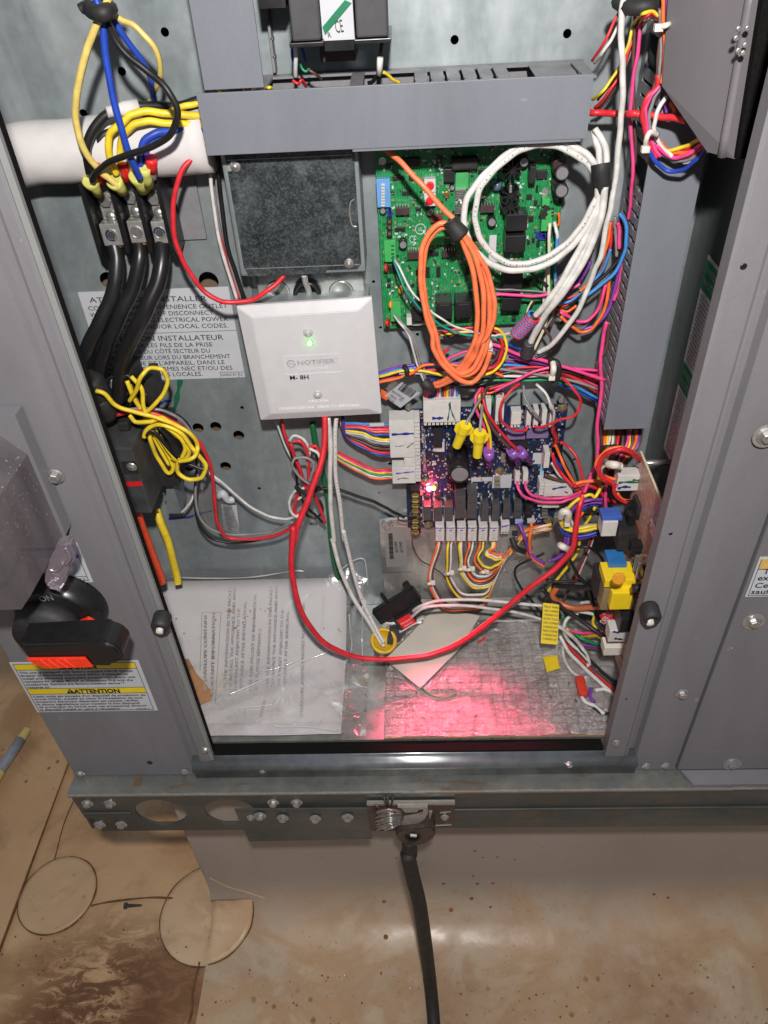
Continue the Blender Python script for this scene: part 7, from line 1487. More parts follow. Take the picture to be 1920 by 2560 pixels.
def ziptie(label, v, pts, d, r=.0016, m=CREAM, head=None):
    q = thing('zip_tie', label, 'cable tie', at(v, *pts[0], d)); bm = B(); tube(bm, [at(v, x, y, d+(6 if 0 < i < len(pts)-1 else 0)) for i, (x, y) in enumerate(pts)], r, 7, 5); obj('tie_loop', bm, m, q, True)
    h = head or pts[-1]; p = at(v, *h, d+3); obj('tie_head', box(B(), p.x-.0026, p.x+.0026, p.y-.0022, p.y+.0022, p.z-.0020, p.z+.0020, .0006), m, q)
ziptie('white zip tie round the red and pink curve by the vertical duct', 'R', [(775, 1075), (720, 1055), (690, 1110), (680, 1190)], 80, .0017); ziptie('white zip tie near the top of the hanging harness', 'R', [(880, 190), (840, 205), (785, 220)], 80, .0016)
ziptie('white zip tie in front of the loom at its right end', 'B', [(1370, 20), (1375, 70), (1360, 130)], 52, .0026); ziptie('black zip tie ring round the loom at its right end', 'B', [(1350, 0), (1400, 20), (1415, 90), (1385, 170)], 44, .0026, BLACKM); ziptie('black zip tie round the loom at its left end', 'B', [(270, 45), (290, 80), (285, 130)], 34, .0022, BLACKM)
# cluster beside the vertical duct
CL = (('yellow', 8, [(985, 870, 24), (950, 1000), (900, 1100), (820, 1230), (720, 1325), (600, 1345)], 'yellow wire of the fan between white cables and vertical duct'),
    ('orange', 9, [(1035, 690, 30), (1020, 850), (960, 1000), (880, 1150), (800, 1240)], 'orange wire of the fan, coming down behind the long white cable'),
    ('red', 8, [(1048, 680, 26), (1045, 850), (1000, 1010), (930, 1130), (780, 1260), (640, 1310)], 'red wire of the fan reaching the green board'),
    ('lightblue', 8, [(1040, 900, 28), (990, 1050), (900, 1160), (800, 1260), (700, 1325), (600, 1335)], 'pale blue wire of the fan ending at the green board'),
    ('black', 10, [(1135, 640, 36), (1165, 760), (1150, 900), (1080, 1020), (980, 1120), (870, 1220), (780, 1300)], 'black wire of the fan swinging out over the duct fingers'),
    ('lightblue', 10, [(1110, 615, 40), (1160, 690), (1168, 820), (1150, 930), (1095, 1060), (1000, 1160), (880, 1250), (790, 1320)], 'pale blue wire of the fan swinging widest to the right'),
    ('pink', 11, [(1100, 690, 34), (1112, 780), (1108, 900)], 'short pink wire at the top of the fan'), ('gray', 10, [(1078, 640, 30), (1085, 800), (1092, 960)], 'short grey wire at the top of the fan'),
    ('black', 9, [(1125, 640, 30), (1135, 800), (1110, 950)], 'short black wire at the top of the fan'),
    ('pink', 9, [(1140, 960, 34), (1120, 1130), (1095, 1240), (1068, 1310)], 'pink wire lower in the fan against the duct'),
    ('purple', 10, [(1110, 1060, 30), (1070, 1250), (1010, 1410), (930, 1500), (830, 1545)], 'purple wire making the lower curve of the fan'),
    ('orange', 9, [(1030, 1140, 34), (1015, 1300), (960, 1450), (880, 1545), (800, 1562), (730, 1515), (640, 1440)], 'orange wire making the lowest curve of the fan'),
    ('pink', 9, [(1000, 1180, 34), (965, 1330), (900, 1440), (820, 1482), (740, 1460), (640, 1400)], 'pink wire inside the lowest orange curve'),
    ('brown', 8, [(980, 1200, 28), (940, 1350), (870, 1470), (790, 1510), (700, 1480), (620, 1420)], 'brown wire inside the lowest curves of the fan'),
    ('purple', 11, [(880, 1000, 22), (800, 1150), (700, 1240), (590, 1285)], 'purple wire behind the white tails'), ('green', 9, [(800, 1210, 20), (720, 1290), (640, 1310), (560, 1320)], 'green wire behind the white tails'),
    ('brown', 9, [(900, 900, 18), (840, 1050), (740, 1180), (620, 1270)], 'brown wire behind the white tails'), ('orange', 8, [(770, 1350, 22), (700, 1400), (620, 1380), (560, 1340)], 'orange wire end near the right bottom of the green board'),
    ('red', 8, [(700, 1340, 24), (640, 1370), (560, 1380)], 'red wire end near the right bottom of the green board'), ('black', 10, [(840, 1240, 18), (760, 1350), (700, 1440), (640, 1500)], 'black wire behind the long white cable foot'),
    ('pink', 9, [(120, 1262, 34), (250, 1266), (400, 1276), (560, 1262), (700, 1225), (800, 1180)], 'pink wire running level over the lower green board'),
    ('gray', 5, [(120, 1222, 32), (250, 1226), (400, 1236), (540, 1243)], 'thin grey wire just above the level pink one'), ('black', 5, [(120, 1232, 30), (300, 1242), (545, 1256)], 'thin black wire just above the level pink one'),
    ('black', 6, [(400, 1085, 36), (470, 1140), (545, 1195)], 'short black wire slanting off the lower green board'),
    ('cream', 9, [(555, 695, 30), (552, 850, 34), (548, 1050), (546, 1250), (540, 1400), (500, 1560), (430, 1705, 34)], 'cream wire falling along the right edge of the green board'),
    ('white', 10, [(590, 690, 26), (612, 760, 30), (616, 812, 30)], 'short white wire end at the right green terminal'), ('lightblue', 9, [(617, 812, 30), (610, 950), (600, 1100, 24), (606, 1180)], 'pale blue wire continuing below the short white one'),
    ('orange', 7, [(625, 610, 20), (632, 660), (622, 720)], 'short orange wire at the right edge of the green board'), ('gray', 7, [(600, 1140, 30), (603, 1320), (575, 1440), (525, 1530)], 'grey wire curving under the right end of the green board'),
    ('white', 7, [(530, 1060, 28), (515, 1200), (505, 1330)], 'white wire along the lower right of the green board'), ('brown', 7, [(630, 1120, 22), (622, 1300), (600, 1420), (560, 1520)], 'brown wire beside the grey curve at the green board'),
    ('cream', 5, [(430, 1295, 26), (390, 1360), (365, 1440), (350, 1480)], 'thin cream wire curving beside the striped coil'), ('black', 8, [(420, 1330, 22), (370, 1420), (330, 1480)], 'black wire behind the striped coil'),
    ('brown', 8, [(500, 1520, 36), (560, 1600), (560, 1680), (500, 1740), (420, 1760)], 'brown wire round the foot of the white tails'), ('black', 9, [(700, 1500, 40), (650, 1620), (560, 1700), (470, 1760), (400, 1775)], 'black wire under the long white cable foot'),
    ('pink', 10, [(1010, 1480, 40), (985, 1600), (965, 1750), (960, 1850), (972, 1990), ('T', 350, 50, 44), ('T', 352, 200, 44), ('T', 345, 330), ('T', 300, 460, 48), ('T', 245, 590, 52)], 'long pink wire dropping down past the loom to the harness knot'),
    ('brown', 9, [(1030, 1480, 34), (1010, 1680), (950, 1790), (930, 1830), (990, 1960), ('T', 385, 60, 36), ('T', 380, 220), ('T', 375, 380), ('T', 385, 560, 36)], 'long brown wire dropping beside the pink one'))
for c_, w_, pts, lb in CL: wire(lb, c_, w_, 'W', pts)
# the loom crossing above the blue board
LM = (('purple', [(80, 100), (160, 70), (270, 45), (400, 30), (600, 25), (850, 20), (1100, 15), (1380, 85), (1700, 195)], 'purple wire along the top of the loom'),
    ('lightblue', [(80, 112), (200, 78), (330, 60), (500, 52), (700, 60), (900, 50), (1100, 38), (1380, 110), (1700, 285)], 'pale blue wire of the loom, high at the left'),
    ('yellow', [(80, 126), (200, 92), (300, 78), (450, 88), (600, 120), (780, 128), (900, 95), (980, 30), (1020, -20)], 'yellow wire of the loom rising into the loop beside the orange coil'),
    ('blue', [(80, 134), (200, 100), (330, 90), (500, 118), (700, 140), (900, 150), (1150, 140), (1350, 155), (1700, 300)], 'dark blue wire of the loom'),
    ('white', [(230, 98), (350, 96), (500, 104), (700, 120), (920, 118), (1150, 120), (1350, 110)], 'white wire in the middle of the loom'),
    ('lightblue', [(80, 142), (200, 115), (330, 108), (500, 130), (650, 145), (850, 130), (1050, 120), (1250, 140), (1380, 155)], 'pale blue wire of the loom, low in the middle'),
    ('red', [(80, 152), (200, 130), (300, 118), (420, 80), (600, 75), (850, 82), (1100, 60), (1300, 50), (1420, 70), (1700, 105)], 'red wire of the loom running high at the right'),
    ('orange', [(80, 166), (200, 140), (320, 100), (400, 45), (520, 32), (700, 45), (900, 80), (1000, 120)], 'orange wire of the loom, lowest at the left'),
    ('orange', [(870, 245), (950, 225), (1050, 160), (1200, 105), (1380, 75), (1520, 110), (1700, 160)], 'orange wire of the loom curving up from the plugs'),
    ('red', [(890, 215), (1020, 180), (1150, 130), (1300, 90), (1420, 90), (1560, 150), (1700, 240)], 'red wire of the loom curving up from the plugs'),
    ('brown', [(870, 228), (1000, 200), (1120, 140), (1280, 85), (1420, 62), (1700, 180)], 'brown wire of the loom curving up from the plugs'),
    ('pink', [(1090, -15), (1250, 30), (1400, 45), (1550, 75), (1700, 120)], 'pink wire entering the loom from above at the right'),
    ('pink', [(940, 230), (1080, 160), (1220, 90), (1380, 50), (1520, 60), (1700, 80)], 'pink wire of the loom curving up from the plugs'),
    ('green', [(520, 160), (700, 155), (900, 150), (1150, 150), (1350, 150), (1500, 190), (1700, 280)], 'green wire low in the loom'),
    ('black', [(540, 185), (700, 185), (850, 180), (960, 110), (1150, 80), (1380, 75), (1600, 120)], 'black wire crossing over the loom'),
    ('black', [(640, 192), (800, 200), (940, 190), (1050, 130), (1200, 75), (1380, 60)], 'black wire just under the other black one in the loom'),
    ('red', [(1380, 85), (1500, 130), (1600, 190), (1700, 230)], 'short red wire at the right end of the loom'), ('orange', [(1380, 65), (1520, 95), (1700, 150)], 'short orange wire at the right end of the loom'),
    ('purple', [(690, 100), (800, 90), (900, 60), (960, 0), (985, -60)], 'purple wire turning up beside the yellow loop'), ('gray', [(600, 55), (800, 45), (1000, 70), (1300, 115), (1500, 150), (1700, 215)], 'grey wire inside the loom'),
    ('pink', [(1300, 45), (1450, 75), (1600, 150), (1700, 200)], 'short pink wire at the right end of the loom'), ('darkred', [(700, 60), (900, 75), (1100, 95), (1300, 75), (1500, 120), (1700, 210)], 'dark red wire inside the loom'))
for i, (c_, pts, lb) in enumerate(LM): wire(lb, c_, 8.5, 'B', pts, d0=22+(i*7) % 17, group='wires of the loom above the blue board', n=6, per=5)
for c_, w_, v, pts, lb in (('pink', 10, 'W', [(60, 1660, 40), (140, 1672), (300, 1740), (500, 1790), (700, 1850), (1000, 1945)], 'pink wire slanting above the loom from the orange coil'), ('purple', 9, 'W', [(90, 1690, 34), (250, 1745), (420, 1800), (600, 1835)], 'purple wire just below the slanting pink one'), ('blue', 8, 'W', [(180, 1640, 26), (320, 1700), (480, 1775), (560, 1810)], 'dark blue wire under the striped coil'), ('red', 9, 'W', [(230, 1760, 26), (400, 1800), (560, 1830), (800, 1875)], 'red wire between the slanting pink one and the loom'),
    ('yellow', 8, 'W', [(95, 1525, 44), (150, 1545), (195, 1600), (212, 1690), (180, 1800), (100, 1880), (0, 1915)], 'yellow wire making the loop right of the orange coil'), ('red', 9, 'W', [(95, 1545, 42), (150, 1580), (178, 1660), (165, 1760), (110, 1840), (20, 1870)], 'red wire inside the yellow loop right of the orange coil'), ('brown', 9, 'W', [(95, 1560, 36), (140, 1610), (155, 1680), (130, 1770), (60, 1830)], 'brown wire inside the yellow loop right of the orange coil'),
    ('red', 8, 'G', [(560, 1570, 30), (680, 1545), (800, 1530), (870, 1530)], 'red wire behind the orange coil under the green board'), ('yellow', 7, 'G', [(580, 1590, 28), (700, 1570), (840, 1560)], 'yellow wire behind the orange coil under the green board'), ('black', 7, 'G', [(600, 1600, 26), (720, 1590), (850, 1580)], 'black wire behind the orange coil under the green board'),
    ('red', 9, 'B', [(450, 60, 24), (520, 10), (560, -50), (600, -90)], 'red wire rising from the loom behind the orange coil'), ('pink', 8, 'B', [(540, 40, 24), (620, -20), (720, -60), (850, -70)], 'pink wire rising from the loom behind the orange coil')): wire(lb, c_, w_, v, pts, group=None, n=6)
ziptie('small white zip tie at the left end of the slanting pink wire', 'W', [(75, 1640), (80, 1670), (75, 1700)], 44, .0024)
# into the top left plug
DPC = ('red', 'pink', 'purple', 'blue', 'black', 'pink', 'white', 'brown', 'orange', 'yellow', 'gray', 'purple', 'white', 'lightblue')
def NM(c): return c.replace('lightblue', 'pale blue').replace('gray', 'grey')
for i, c_ in enumerate(DPC):
    x = 422+i*18.5; wire(NM(c_)+' wire dropping into the wide plug'+(' beside the '+NM(DPC[i-1])+' one' if i else ', leftmost'), c_, 7, 'B', [(x+8, 150, 22), (x+2, 205, 28), (x, 255, 26), (x, 312, 24)], group='wires dropping into the wide white plug', n=6)
# into the left plugs
for i, (c_, y) in enumerate((('lightblue', 478), ('red', 497), ('pink', 512), ('orange', 530), ('blue', 552), ('yellow', 590), ('white', 602), ('gray', 622), ('black', 640), ('brown', 658), ('red', 688), ('blue', 703))):
    L0 = [(1560, 395), (1590, 410)][i % 2]
    wire(('pale blue', 'upper red', 'pink', 'orange', 'upper blue', 'yellow', 'white', 'grey', 'black', 'brown', 'lower red', 'lower blue')[i]+' wire fanning from the cover to the large left plug', c_, 8, 'L', [(1575+i*3, 380+i*2, 16+i), (1600+i*2, 430+i*8, 20), ('B', -55+i*3, 470+(y-478)*.55+max(0, i-4)*9, 24), ('B', 40, y-4+(4 if i < 5 else -10), 26), ('B', 110, y, 26), ('B', 175, y, 24)], group='wires fanning to the large plug left of the blue board', n=6)
for i, (c_, y) in enumerate((('red', 812), ('pink', 822), ('yellow', 834), ('green', 850), ('white', 862), ('orange', 876))):
    wire(('red', 'pink', 'yellow', 'green', 'white', 'orange')[i]+' wire curving into the lower left plug', c_, 7, 'L', [(1500, 430+i*6, 18), (1515, 520+i*8, 20), (1560, 600+i*9, 22), ('B', -40, 772+i*14, 24), ('B', 60, y-2+i, 26), ('B', 130, y, 26), ('B', 195, y, 24)], group='wires curving into the lower left plug', n=6)
o = obj('wire_marker', box(B(), *sorted((at('B', 10, 480, 30).x, at('B', 120, 480, 30).x)), YB-.031, YB-.0285, at('B', 60, 490, 30).z, at('B', 60, 470, 30).z, .0004), LABEL, None); tag(o, 'pale printed marker on the pale blue wire beside the cover corner', 'marker')
# over the blue board
BO = (('thin red wire making the big loop over the upper right of the blue board', 'red', 7.5, [(1440, 130, 40), (1500, 190, 48), (1560, 265, 50), (1572, 340), (1520, 415), (1400, 450, 48), (1310, 490, 44), (1250, 500, 40), (1238, 480, 38)]),
    ('thin red wire making the left half of the loop down to the first flag terminal', 'red', 7.5, [(1120, 175, 36), (1060, 225, 42), (1000, 300, 46), (980, 400), (1010, 475, 46), (1090, 520, 42), (1160, 525, 38), (1188, 485, 34)]),
    ('grey wire curving down to the third flag terminal', 'gray', 7, [(1150, 190, 28), (1160, 270, 36), (1200, 350, 40), (1250, 410, 38), (1285, 460, 30)]), ('white wire slanting down to the fourth flag terminal', 'white', 8, [(1245, 178, 30), (1310, 240, 38), (1350, 320, 42), (1378, 400, 38), (1368, 490, 30)]),
    ('grey stem of the tilted yellow wire nut', 'gray', 8, [(830, 285, 44), (790, 360, 54), (745, 440, 62), (722, 482, 65)]), ('grey stem of the upright yellow wire nut', 'gray', 8, [(845, 330, 44), (838, 430, 56), (828, 535, 63)]),
    ('pink wire curving down to the first violet wire cap', 'pink', 8, [(840, 205, 30), (800, 270, 38), (800, 360, 42), (840, 450), (875, 550), (888, 665, 42)]), ('yellow wire curving down to the first violet wire cap', 'yellow', 8, [(825, 215, 26), (825, 320, 36), (865, 430, 40), (900, 530, 42), (908, 665, 42)]),
    ('brown wire running down to the rear violet wire cap', 'brown', 8, [(885, 200, 34), (858, 260, 42), (880, 400, 46), (930, 520), (1000, 600), (1050, 655, 44)]), ('red wire running down to the front violet wire cap', 'red', 8, [(850, 205, 34), (855, 300, 44), (900, 420, 50), (990, 540), (1060, 620), (1115, 672, 46)]),
    ('purple wire behind the stems at the top of the blue board', 'purple', 7, [(815, 230, 24), (800, 320), (815, 400), (855, 480)]), ('pink wire falling between the narrow plugs', 'pink', 7, [(870, 230, 24), (895, 300, 20)]), ('green wire falling between the narrow plugs', 'green', 7, [(918, 250, 18), (925, 350, 16)]),
    ('short red wire entering the plug touched by the loop', 'red', 7, [(960, 240, 24), (958, 295, 22)]), ('short brown wire entering the plug touched by the loop', 'brown', 7, [(985, 235, 24), (982, 295, 22)]),
    ('upper pink wire from the left small plug to the knot', 'pink', 8, [(1105, 900, 26), (1115, 960, 34), (1160, 1010, 36), (1260, 1048), (1400, 1055), (1500, 1030), (1590, 985, 42)]), ('lower pink wire from the right small plug to the knot', 'pink', 8, [(1165, 900, 26), (1175, 960, 34), (1220, 1000, 36), (1320, 1025), (1450, 1020), (1585, 975, 42)]),
    ('red wire from the upper flag terminals curving to the knot', 'red', 8, [(1425, 605, 30), (1480, 640), (1550, 730, 38), (1585, 860, 44), (1592, 990, 46)]), ('orange wire in the fan right of the blue board', 'orange', 8, [(1385, 630, 34), (1420, 700), (1460, 800, 40), (1560, 960, 42)]),
    ('red wire in the fan right of the blue board', 'red', 9, [(1365, 690, 34), (1390, 770), (1440, 850), (1560, 970, 42)]), ('black wire in the fan right of the blue board', 'black', 7, [(1410, 600, 28), (1440, 730), (1500, 850), (1575, 980, 40)]), ('blue wire in the fan right of the blue board', 'blue', 8, [(1370, 720, 30), (1430, 790), (1490, 880), (1570, 985, 40)]),
    ('white wire in the fan right of the blue board', 'white', 7, [(1362, 760, 30), (1400, 830), (1470, 900), (1575, 995, 38)]), ('brown wire in the fan right of the blue board', 'brown', 9, [(1310, 850, 28), (1400, 890), (1500, 930), (1570, 990, 38)]), ('dark red lump of wires under the last flag terminal', 'darkred', 12, [(1385, 480, 28), (1370, 520), (1395, 590), (1380, 640)]),
    ('purple wire leaving the clear tab at the lower right of the blue board', 'purple', 8, [(1118, 1210, 26), (1140, 1290, 34), (1180, 1390, 40), (1200, 1450)]), ('second purple wire leaving the clear tab', 'purple', 8, [(1128, 1210, 26), (1160, 1310, 36), (1215, 1400, 40)]), ('orange wire leaving the pale tab at the lower right of the blue board', 'orange', 9, [(1212, 1205, 26), (1205, 1290, 36), (1180, 1380, 40), (1190, 1460)]))
for lb, c_, w_, pts in BO: wire(lb, c_, w_, 'B', pts)
wire('pink and white striped wire rising steeply from the knot', 'pink', 7, 'B', [(1592, 1000, 48), (1620, 940), (1650, 860), ('T', 300, 440, 48), ('T', 350, 380, 44)])
# loops under the six plugs
low = [(640, 1015, 1000), (600, 1100, 1120), (530, 1180, 1180), (485, 1240, 1215), (440, 1300, 1270), (365, 1390, 1340)]
pw = (('orange', 'white', 'brown'), ('yellow', 'brown', 'white'), ('yellow', 'white', 'brown'), ('orange', 'brown', 'white'), ('orange', 'brown', 'yellow'), ('yellow', 'white', 'orange'))
od = ('first', 'second', 'third', 'fourth', 'fifth', 'last')
PX = (1055, 1118, 1185, 1240, 1300, 1370)
for i in range(6):
    for k, c_ in enumerate(pw[i]):
        x = PX[i]-9+k*9; ly = (655, 595, 530, 490, 440, 368)[i]-k*13; dx = (k*9)
        xl = (1000, 1100, 1178, 1205, 1262, 1325)[i]+dx
        pts = [(x, 262, 24), (x-4, 300, 30), (xl+2, 300+(ly-300)*.35, 34), (xl+4, 300+(ly-300)*.62, 36), (xl+(80, 70, 60, 45, 40, 35)[i]-dx*.5, ly-12, 40), (xl+(180, 150, 110, 85, 65, 55)[i], ly, 42), (xl+(310, 230, 180, 140, 110, 85)[i]-k*6, ly-(25, 20, 22, 15, 12, 8)[i], 42)]
        ex = pts[-1]
        pts += [(ex[0]+(1430-ex[0])*.55, ex[1]+(370-ex[1])*.55, 42), (1440+i*8+k*4, 345-i*6-k*3, 42), (1500+i*5, 272-k*5-i*5, 42), (1570, 225-k*6-i*5, 38), (1700, 190-i*6+k*4, 34)]
        wire(c_+' wire looping down from the '+od[i]+' of the six plugs', c_, 7.5, 'F', pts, group='wires looping down from the six white plugs', n=6, per=5)
for i, (v, x, y, l) in enumerate((('F', 1000, 508, 'white zip tie on the leftmost hanging loop'), ('F', 1108, 450, 'white zip tie on the second hanging loop'), ('F', 1180, 425, 'white zip tie on the third hanging loop'), ('F', 1228, 428, 'white zip tie on the fourth hanging loop'), ('F', 1310, 442, 'white zip tie on the fifth hanging loop'))):
    ziptie(l, v, [(x-18, y), (x, y-3), (x+18, y-8)], 40, .0019)
ziptie('thick black zip tie where the six loops are gathered', 'F', [(1475, 240), (1500, 300), (1545, 320)], 50, .0030, BLACKM, (1490, 215))
# right hand harness in view T
FT = (('orange', 410, 9), ('yellow', 432, 8), ('white', 450, 8), ('cream', 470, 8), ('brown', 490, 8), ('red', 515, 9), ('brown', 545, 8), ('black', 560, 8), ('pink', 590, 9), ('yellow', 600, 6), ('brown', 622, 8), ('orange', 650, 9), ('purple', 662, 7), ('brown', 678, 8))
for i, (c_, x, w_) in enumerate(FT):
    x2 = 390+(x-400)*.75; wire(c_+' wire under the vertical duct foot, '+('leftmost' if not i else 'between a '+FT[i-1][0]+' and a '+FT[i+1][0]+' one' if i < 13 else 'rightmost'), c_, w_, 'T', [(x+6, 60, 20), (x, 130, 30), (x-8-(i % 3)*5, 230, 40), (x2-20, 330, 44), (x2-40-(i % 4)*6, 450, 44+(i % 5)*3), (x2-70+(i % 3)*14, 560, 40)], group='wires leaving the foot of the vertical duct', n=6)
TT = (('red', 12, [(665, 330, 84), (600, 275, 90), (520, 258, 92), (430, 285, 88), (370, 350, 84), (362, 430), (400, 490), (470, 530, 76), (500, 540)], 'red wire making the big round loop left of the tan board'),
    ('orange', 9, [(650, 295, 74), (560, 248, 80), (470, 245), (400, 280), (345, 350), (350, 420), (420, 470, 76), (490, 485)], 'orange wire outside the big red loop'),
    ('red', 9, [(690, 335, 80), (600, 300), (500, 270), (400, 310, 84), (350, 400), (400, 470), (470, 520), (480, 590), (530, 650, 80), (605, 670)], 'red wire running from the loop down to the small black part'),
    ('orange', 9, [(500, 590, 70), (540, 640), (600, 655)], 'short orange wire beside the tan board'), ('darkred', 9, [(470, 560, 60), (500, 620), (570, 665), (610, 670)], 'dark red wire beside the tan board'),
    ('orange', 11, [(180, 520, 50), (250, 505), (330, 500), (380, 510)], 'orange wire level behind the knot'), ('red', 10, [(170, 540, 48), (260, 530), (350, 560), (420, 640), (500, 660)], 'red wire below the level orange one'),
    ('yellow', 9, [(245, 615, 60), (300, 605), (330, 625), (370, 560, 56), (400, 540)], 'short yellow wire zigzagging right of the knot'), ('yellow', 9, [(215, 630, 62), (140, 690, 66), (75, 780), (72, 830), (110, 870), (200, 888, 70), (300, 870), (385, 855)], 'front yellow wire of the bundle entering the grey-white plug'),
    ('yellow', 8, [(70, 790, 66), (95, 845), (180, 870), (280, 850), (385, 845)], 'second yellow wire of the bundle entering the grey-white plug'), ('gray', 8, [(100, 740, 64), (110, 820), (180, 855), (300, 835), (385, 830)], 'grey wire of the bundle entering the grey-white plug'),
    ('blue', 9, [(60, 850, 62), (100, 905), (180, 928), (290, 910), (385, 882)], 'dark blue wire lowest in the plug bundle'), ('purple', 9, [(75, 880, 60), (150, 935), (260, 930), (385, 895)], 'purple wire lowest in the plug bundle'), ('white', 7, [(110, 700, 60), (180, 860, 64), (300, 848), (385, 822)], 'white wire of the bundle entering the grey-white plug'),
    ('purple', 9, [(385, 640, 56), (300, 645, 60), (220, 670), (160, 720), (130, 790)], 'purple wire arching over to the plug bundle'), ('purple', 9, [(380, 665, 54), (310, 665), (240, 690), (190, 760)], 'second purple wire arching over to the plug bundle'), ('blue', 8, [(360, 680, 50), (280, 690), (210, 740), (170, 800)], 'blue wire arching over to the plug bundle'),
    ('purple', 9, [(130, 930, 60), (110, 1020, 64), (60, 1080), (0, 1110)], 'purple wire falling left through the white clip'), ('purple', 9, [(110, 920, 58), (90, 1010), (30, 1100), (-30, 1110)], 'second purple wire falling left through the white clip'),
    ('black', 9, [(280, 700, 62), (320, 740), (370, 760)], 'short thick black wire over the plug bundle'), ('pink', 9, [(415, 500, 50), (412, 620), (415, 760)], 'straight pink wire left of the tan board'), ('brown', 9, [(398, 520, 44), (400, 700), (395, 770)], 'straight brown wire left of the tan board'),
    ('orange', 9, [(240, 740, 50), (190, 800), (150, 880), (120, 950)], 'orange wire slanting behind the thick red cable'), ('yellow', 8, [(330, 700, 50), (280, 800), (230, 860)], 'yellow wire slanting behind the plug bundle'), ('yellow', 8, [(215, 930, 50), (200, 1040), (140, 1130), (60, 1230), (-40, 1360, 50)], 'yellow wire falling away to the lower left of the knot'),
    ('yellow', 8, [(160, 1130, 44), (90, 1190), (20, 1300), (-30, 1400)], 'yellow wire beside the other falling one'), ('brown', 8, [(300, 930, 44), (250, 1070), (170, 1230), (100, 1400), (70, 1480)], 'brown wire falling straight behind the black wires'), ('red', 6, [(310, 940, 42), (240, 1120), (180, 1260), (160, 1290)], 'thin red wire falling beside the brown one'), ('white', 6, [(320, 930, 42), (280, 1040), (200, 1230)], 'thin white wire falling beside the brown one'),
    ('black', 8, [(180, 1005, 74), (280, 1010, 78), (360, 1065), (415, 1145)], 'black wire arching to the blue relay'), ('black', 8, [(-60, 1240, 66), (0, 1272, 70), (120, 1272), (240, 1275), (300, 1400, 80), (350, 1560, 86), (430, 1675, 100)], 'black wire arching then falling to the marked plug'), ('black', 9, [(130, 1090, 70), (190, 1210, 76), (270, 1310, 80), (320, 1440)], 'black wire slanting down from the thick red cable'),
    ('black', 12, [(-80, 1330, 60), (20, 1420, 66), (150, 1520, 74), (300, 1625, 84), (440, 1725, 100)], 'thick black wire slanting straight to the marked plug'), ('black', 15, [(10, 1300, 60), (120, 1310, 70), (240, 1320, 80), (370, 1310, 90)], 'short thick black sleeve pointing at the yellow transformer'),
    ('orange', 16, [(50, 1310, 62), (5, 1370, 64), (50, 1435, 66), (170, 1475, 72), (300, 1472, 80), (380, 1465, 86)], 'thick orange-brown wire curving to the yellow transformer'),
    ('white', 9, [(220, 1440, 66), (290, 1428, 72), (375, 1432, 80)], 'short white wire above the orange-brown one'), ('white', 9, [(90, 1480, 66), (200, 1500, 70), (330, 1525, 80)], 'white wire below the orange-brown one'), ('white', 9, [(200, 1515, 66), (120, 1555), (90, 1630, 74), (120, 1720), (200, 1800), (262, 1880), (280, 1930)], 'white wire curving round above the marked plug'),
    ('pink', 8, [(100, 1625, 60), (200, 1665, 70), (320, 1665, 80), (430, 1650, 95)], 'pink wire running to the marked plug'), ('yellow', 8, [(110, 1640, 64), (220, 1690), (340, 1685, 85), (435, 1670, 95)], 'upper yellow wire running to the marked plug'), ('yellow', 8, [(90, 1720, 64), (220, 1710), (360, 1695, 84), (430, 1745, 95), (520, 1800), (605, 1782)], 'lower yellow wire dipping past the marked plug'),
    ('green', 8, [(80, 1540, 60), (140, 1630), (230, 1710, 74), (350, 1755), (480, 1775), (605, 1785, 100)], 'green wire slanting past the marked plug'), ('blue', 8, [(120, 1670, 58), (230, 1700, 66), (350, 1690, 78), (435, 1685)], 'blue wire running to the marked plug'), ('purple', 8, [(150, 1740, 60), (280, 1765), (400, 1795, 90)], 'purple wire running under the marked plug'), ('gray', 7, [(60, 1480, 58), (110, 1600), (100, 1700, 66), (60, 1780)], 'grey wire falling left of the marked plug'), ('brown', 8, [(120, 1760, 60), (250, 1780), (390, 1800, 90)], 'brown wire running under the marked plug'),
    ('yellow', 8, [(325, 1535, 80), (315, 1590), (340, 1640, 84)], 'short yellow wire left of the red tag'), ('white', 10, [(-60, 1590, 70), (60, 1625, 76), (150, 1690), (230, 1780), (275, 1860), (290, 1925)], 'white cable sweeping over the foil to the lower right'), ('white', 10, [(60, 1690, 66), (120, 1800), (220, 1910), (350, 2030), (520, 2180)], 'white cable running straight down to the right jamb'),
    ('brown', 9, [(110, 1730, 64), (220, 1850), (350, 1980), (520, 2120)], 'brown cable beside the straight white one'), ('black', 8, [(130, 1720, 60), (260, 1850), (380, 1960), (520, 2080)], 'black cable beside the straight white one'), ('red', 7, [(100, 1740, 62), (230, 1880), (330, 1975), (515, 2140)], 'thin red cable beside the straight white one'),
    ('white', 7, [(80, 1760, 60), (95, 1870), (150, 1960), (230, 2010), (270, 2010)], 'thin white wire bowing low over the foil'), ('white', 9, [(220, 2140, 90), (260, 2200), (330, 2230), (400, 2290)], 'crumpled white wire end on the floor by the right jamb'), ('purple', 8, [(300, 2090, 80), (290, 2150), (320, 2200)], 'short purple wire end on the floor by the right jamb'), ('white', 9, [(330, 2110, 90), (400, 2100), (480, 2130)], 'short white wire end by the right jamb'), ('black', 7, [(320, 2240, 90), (370, 2275), (430, 2285)], 'black wire end on the floor by the right jamb'))
for c_, w_, pts, lb in TT: wire(lb, c_, w_, 'T', pts, m=(mat('orange_brown_insulation', (.50, .13, .05), .4) if 'orange-brown one' not in lb and 'orange-brown' in lb else None))
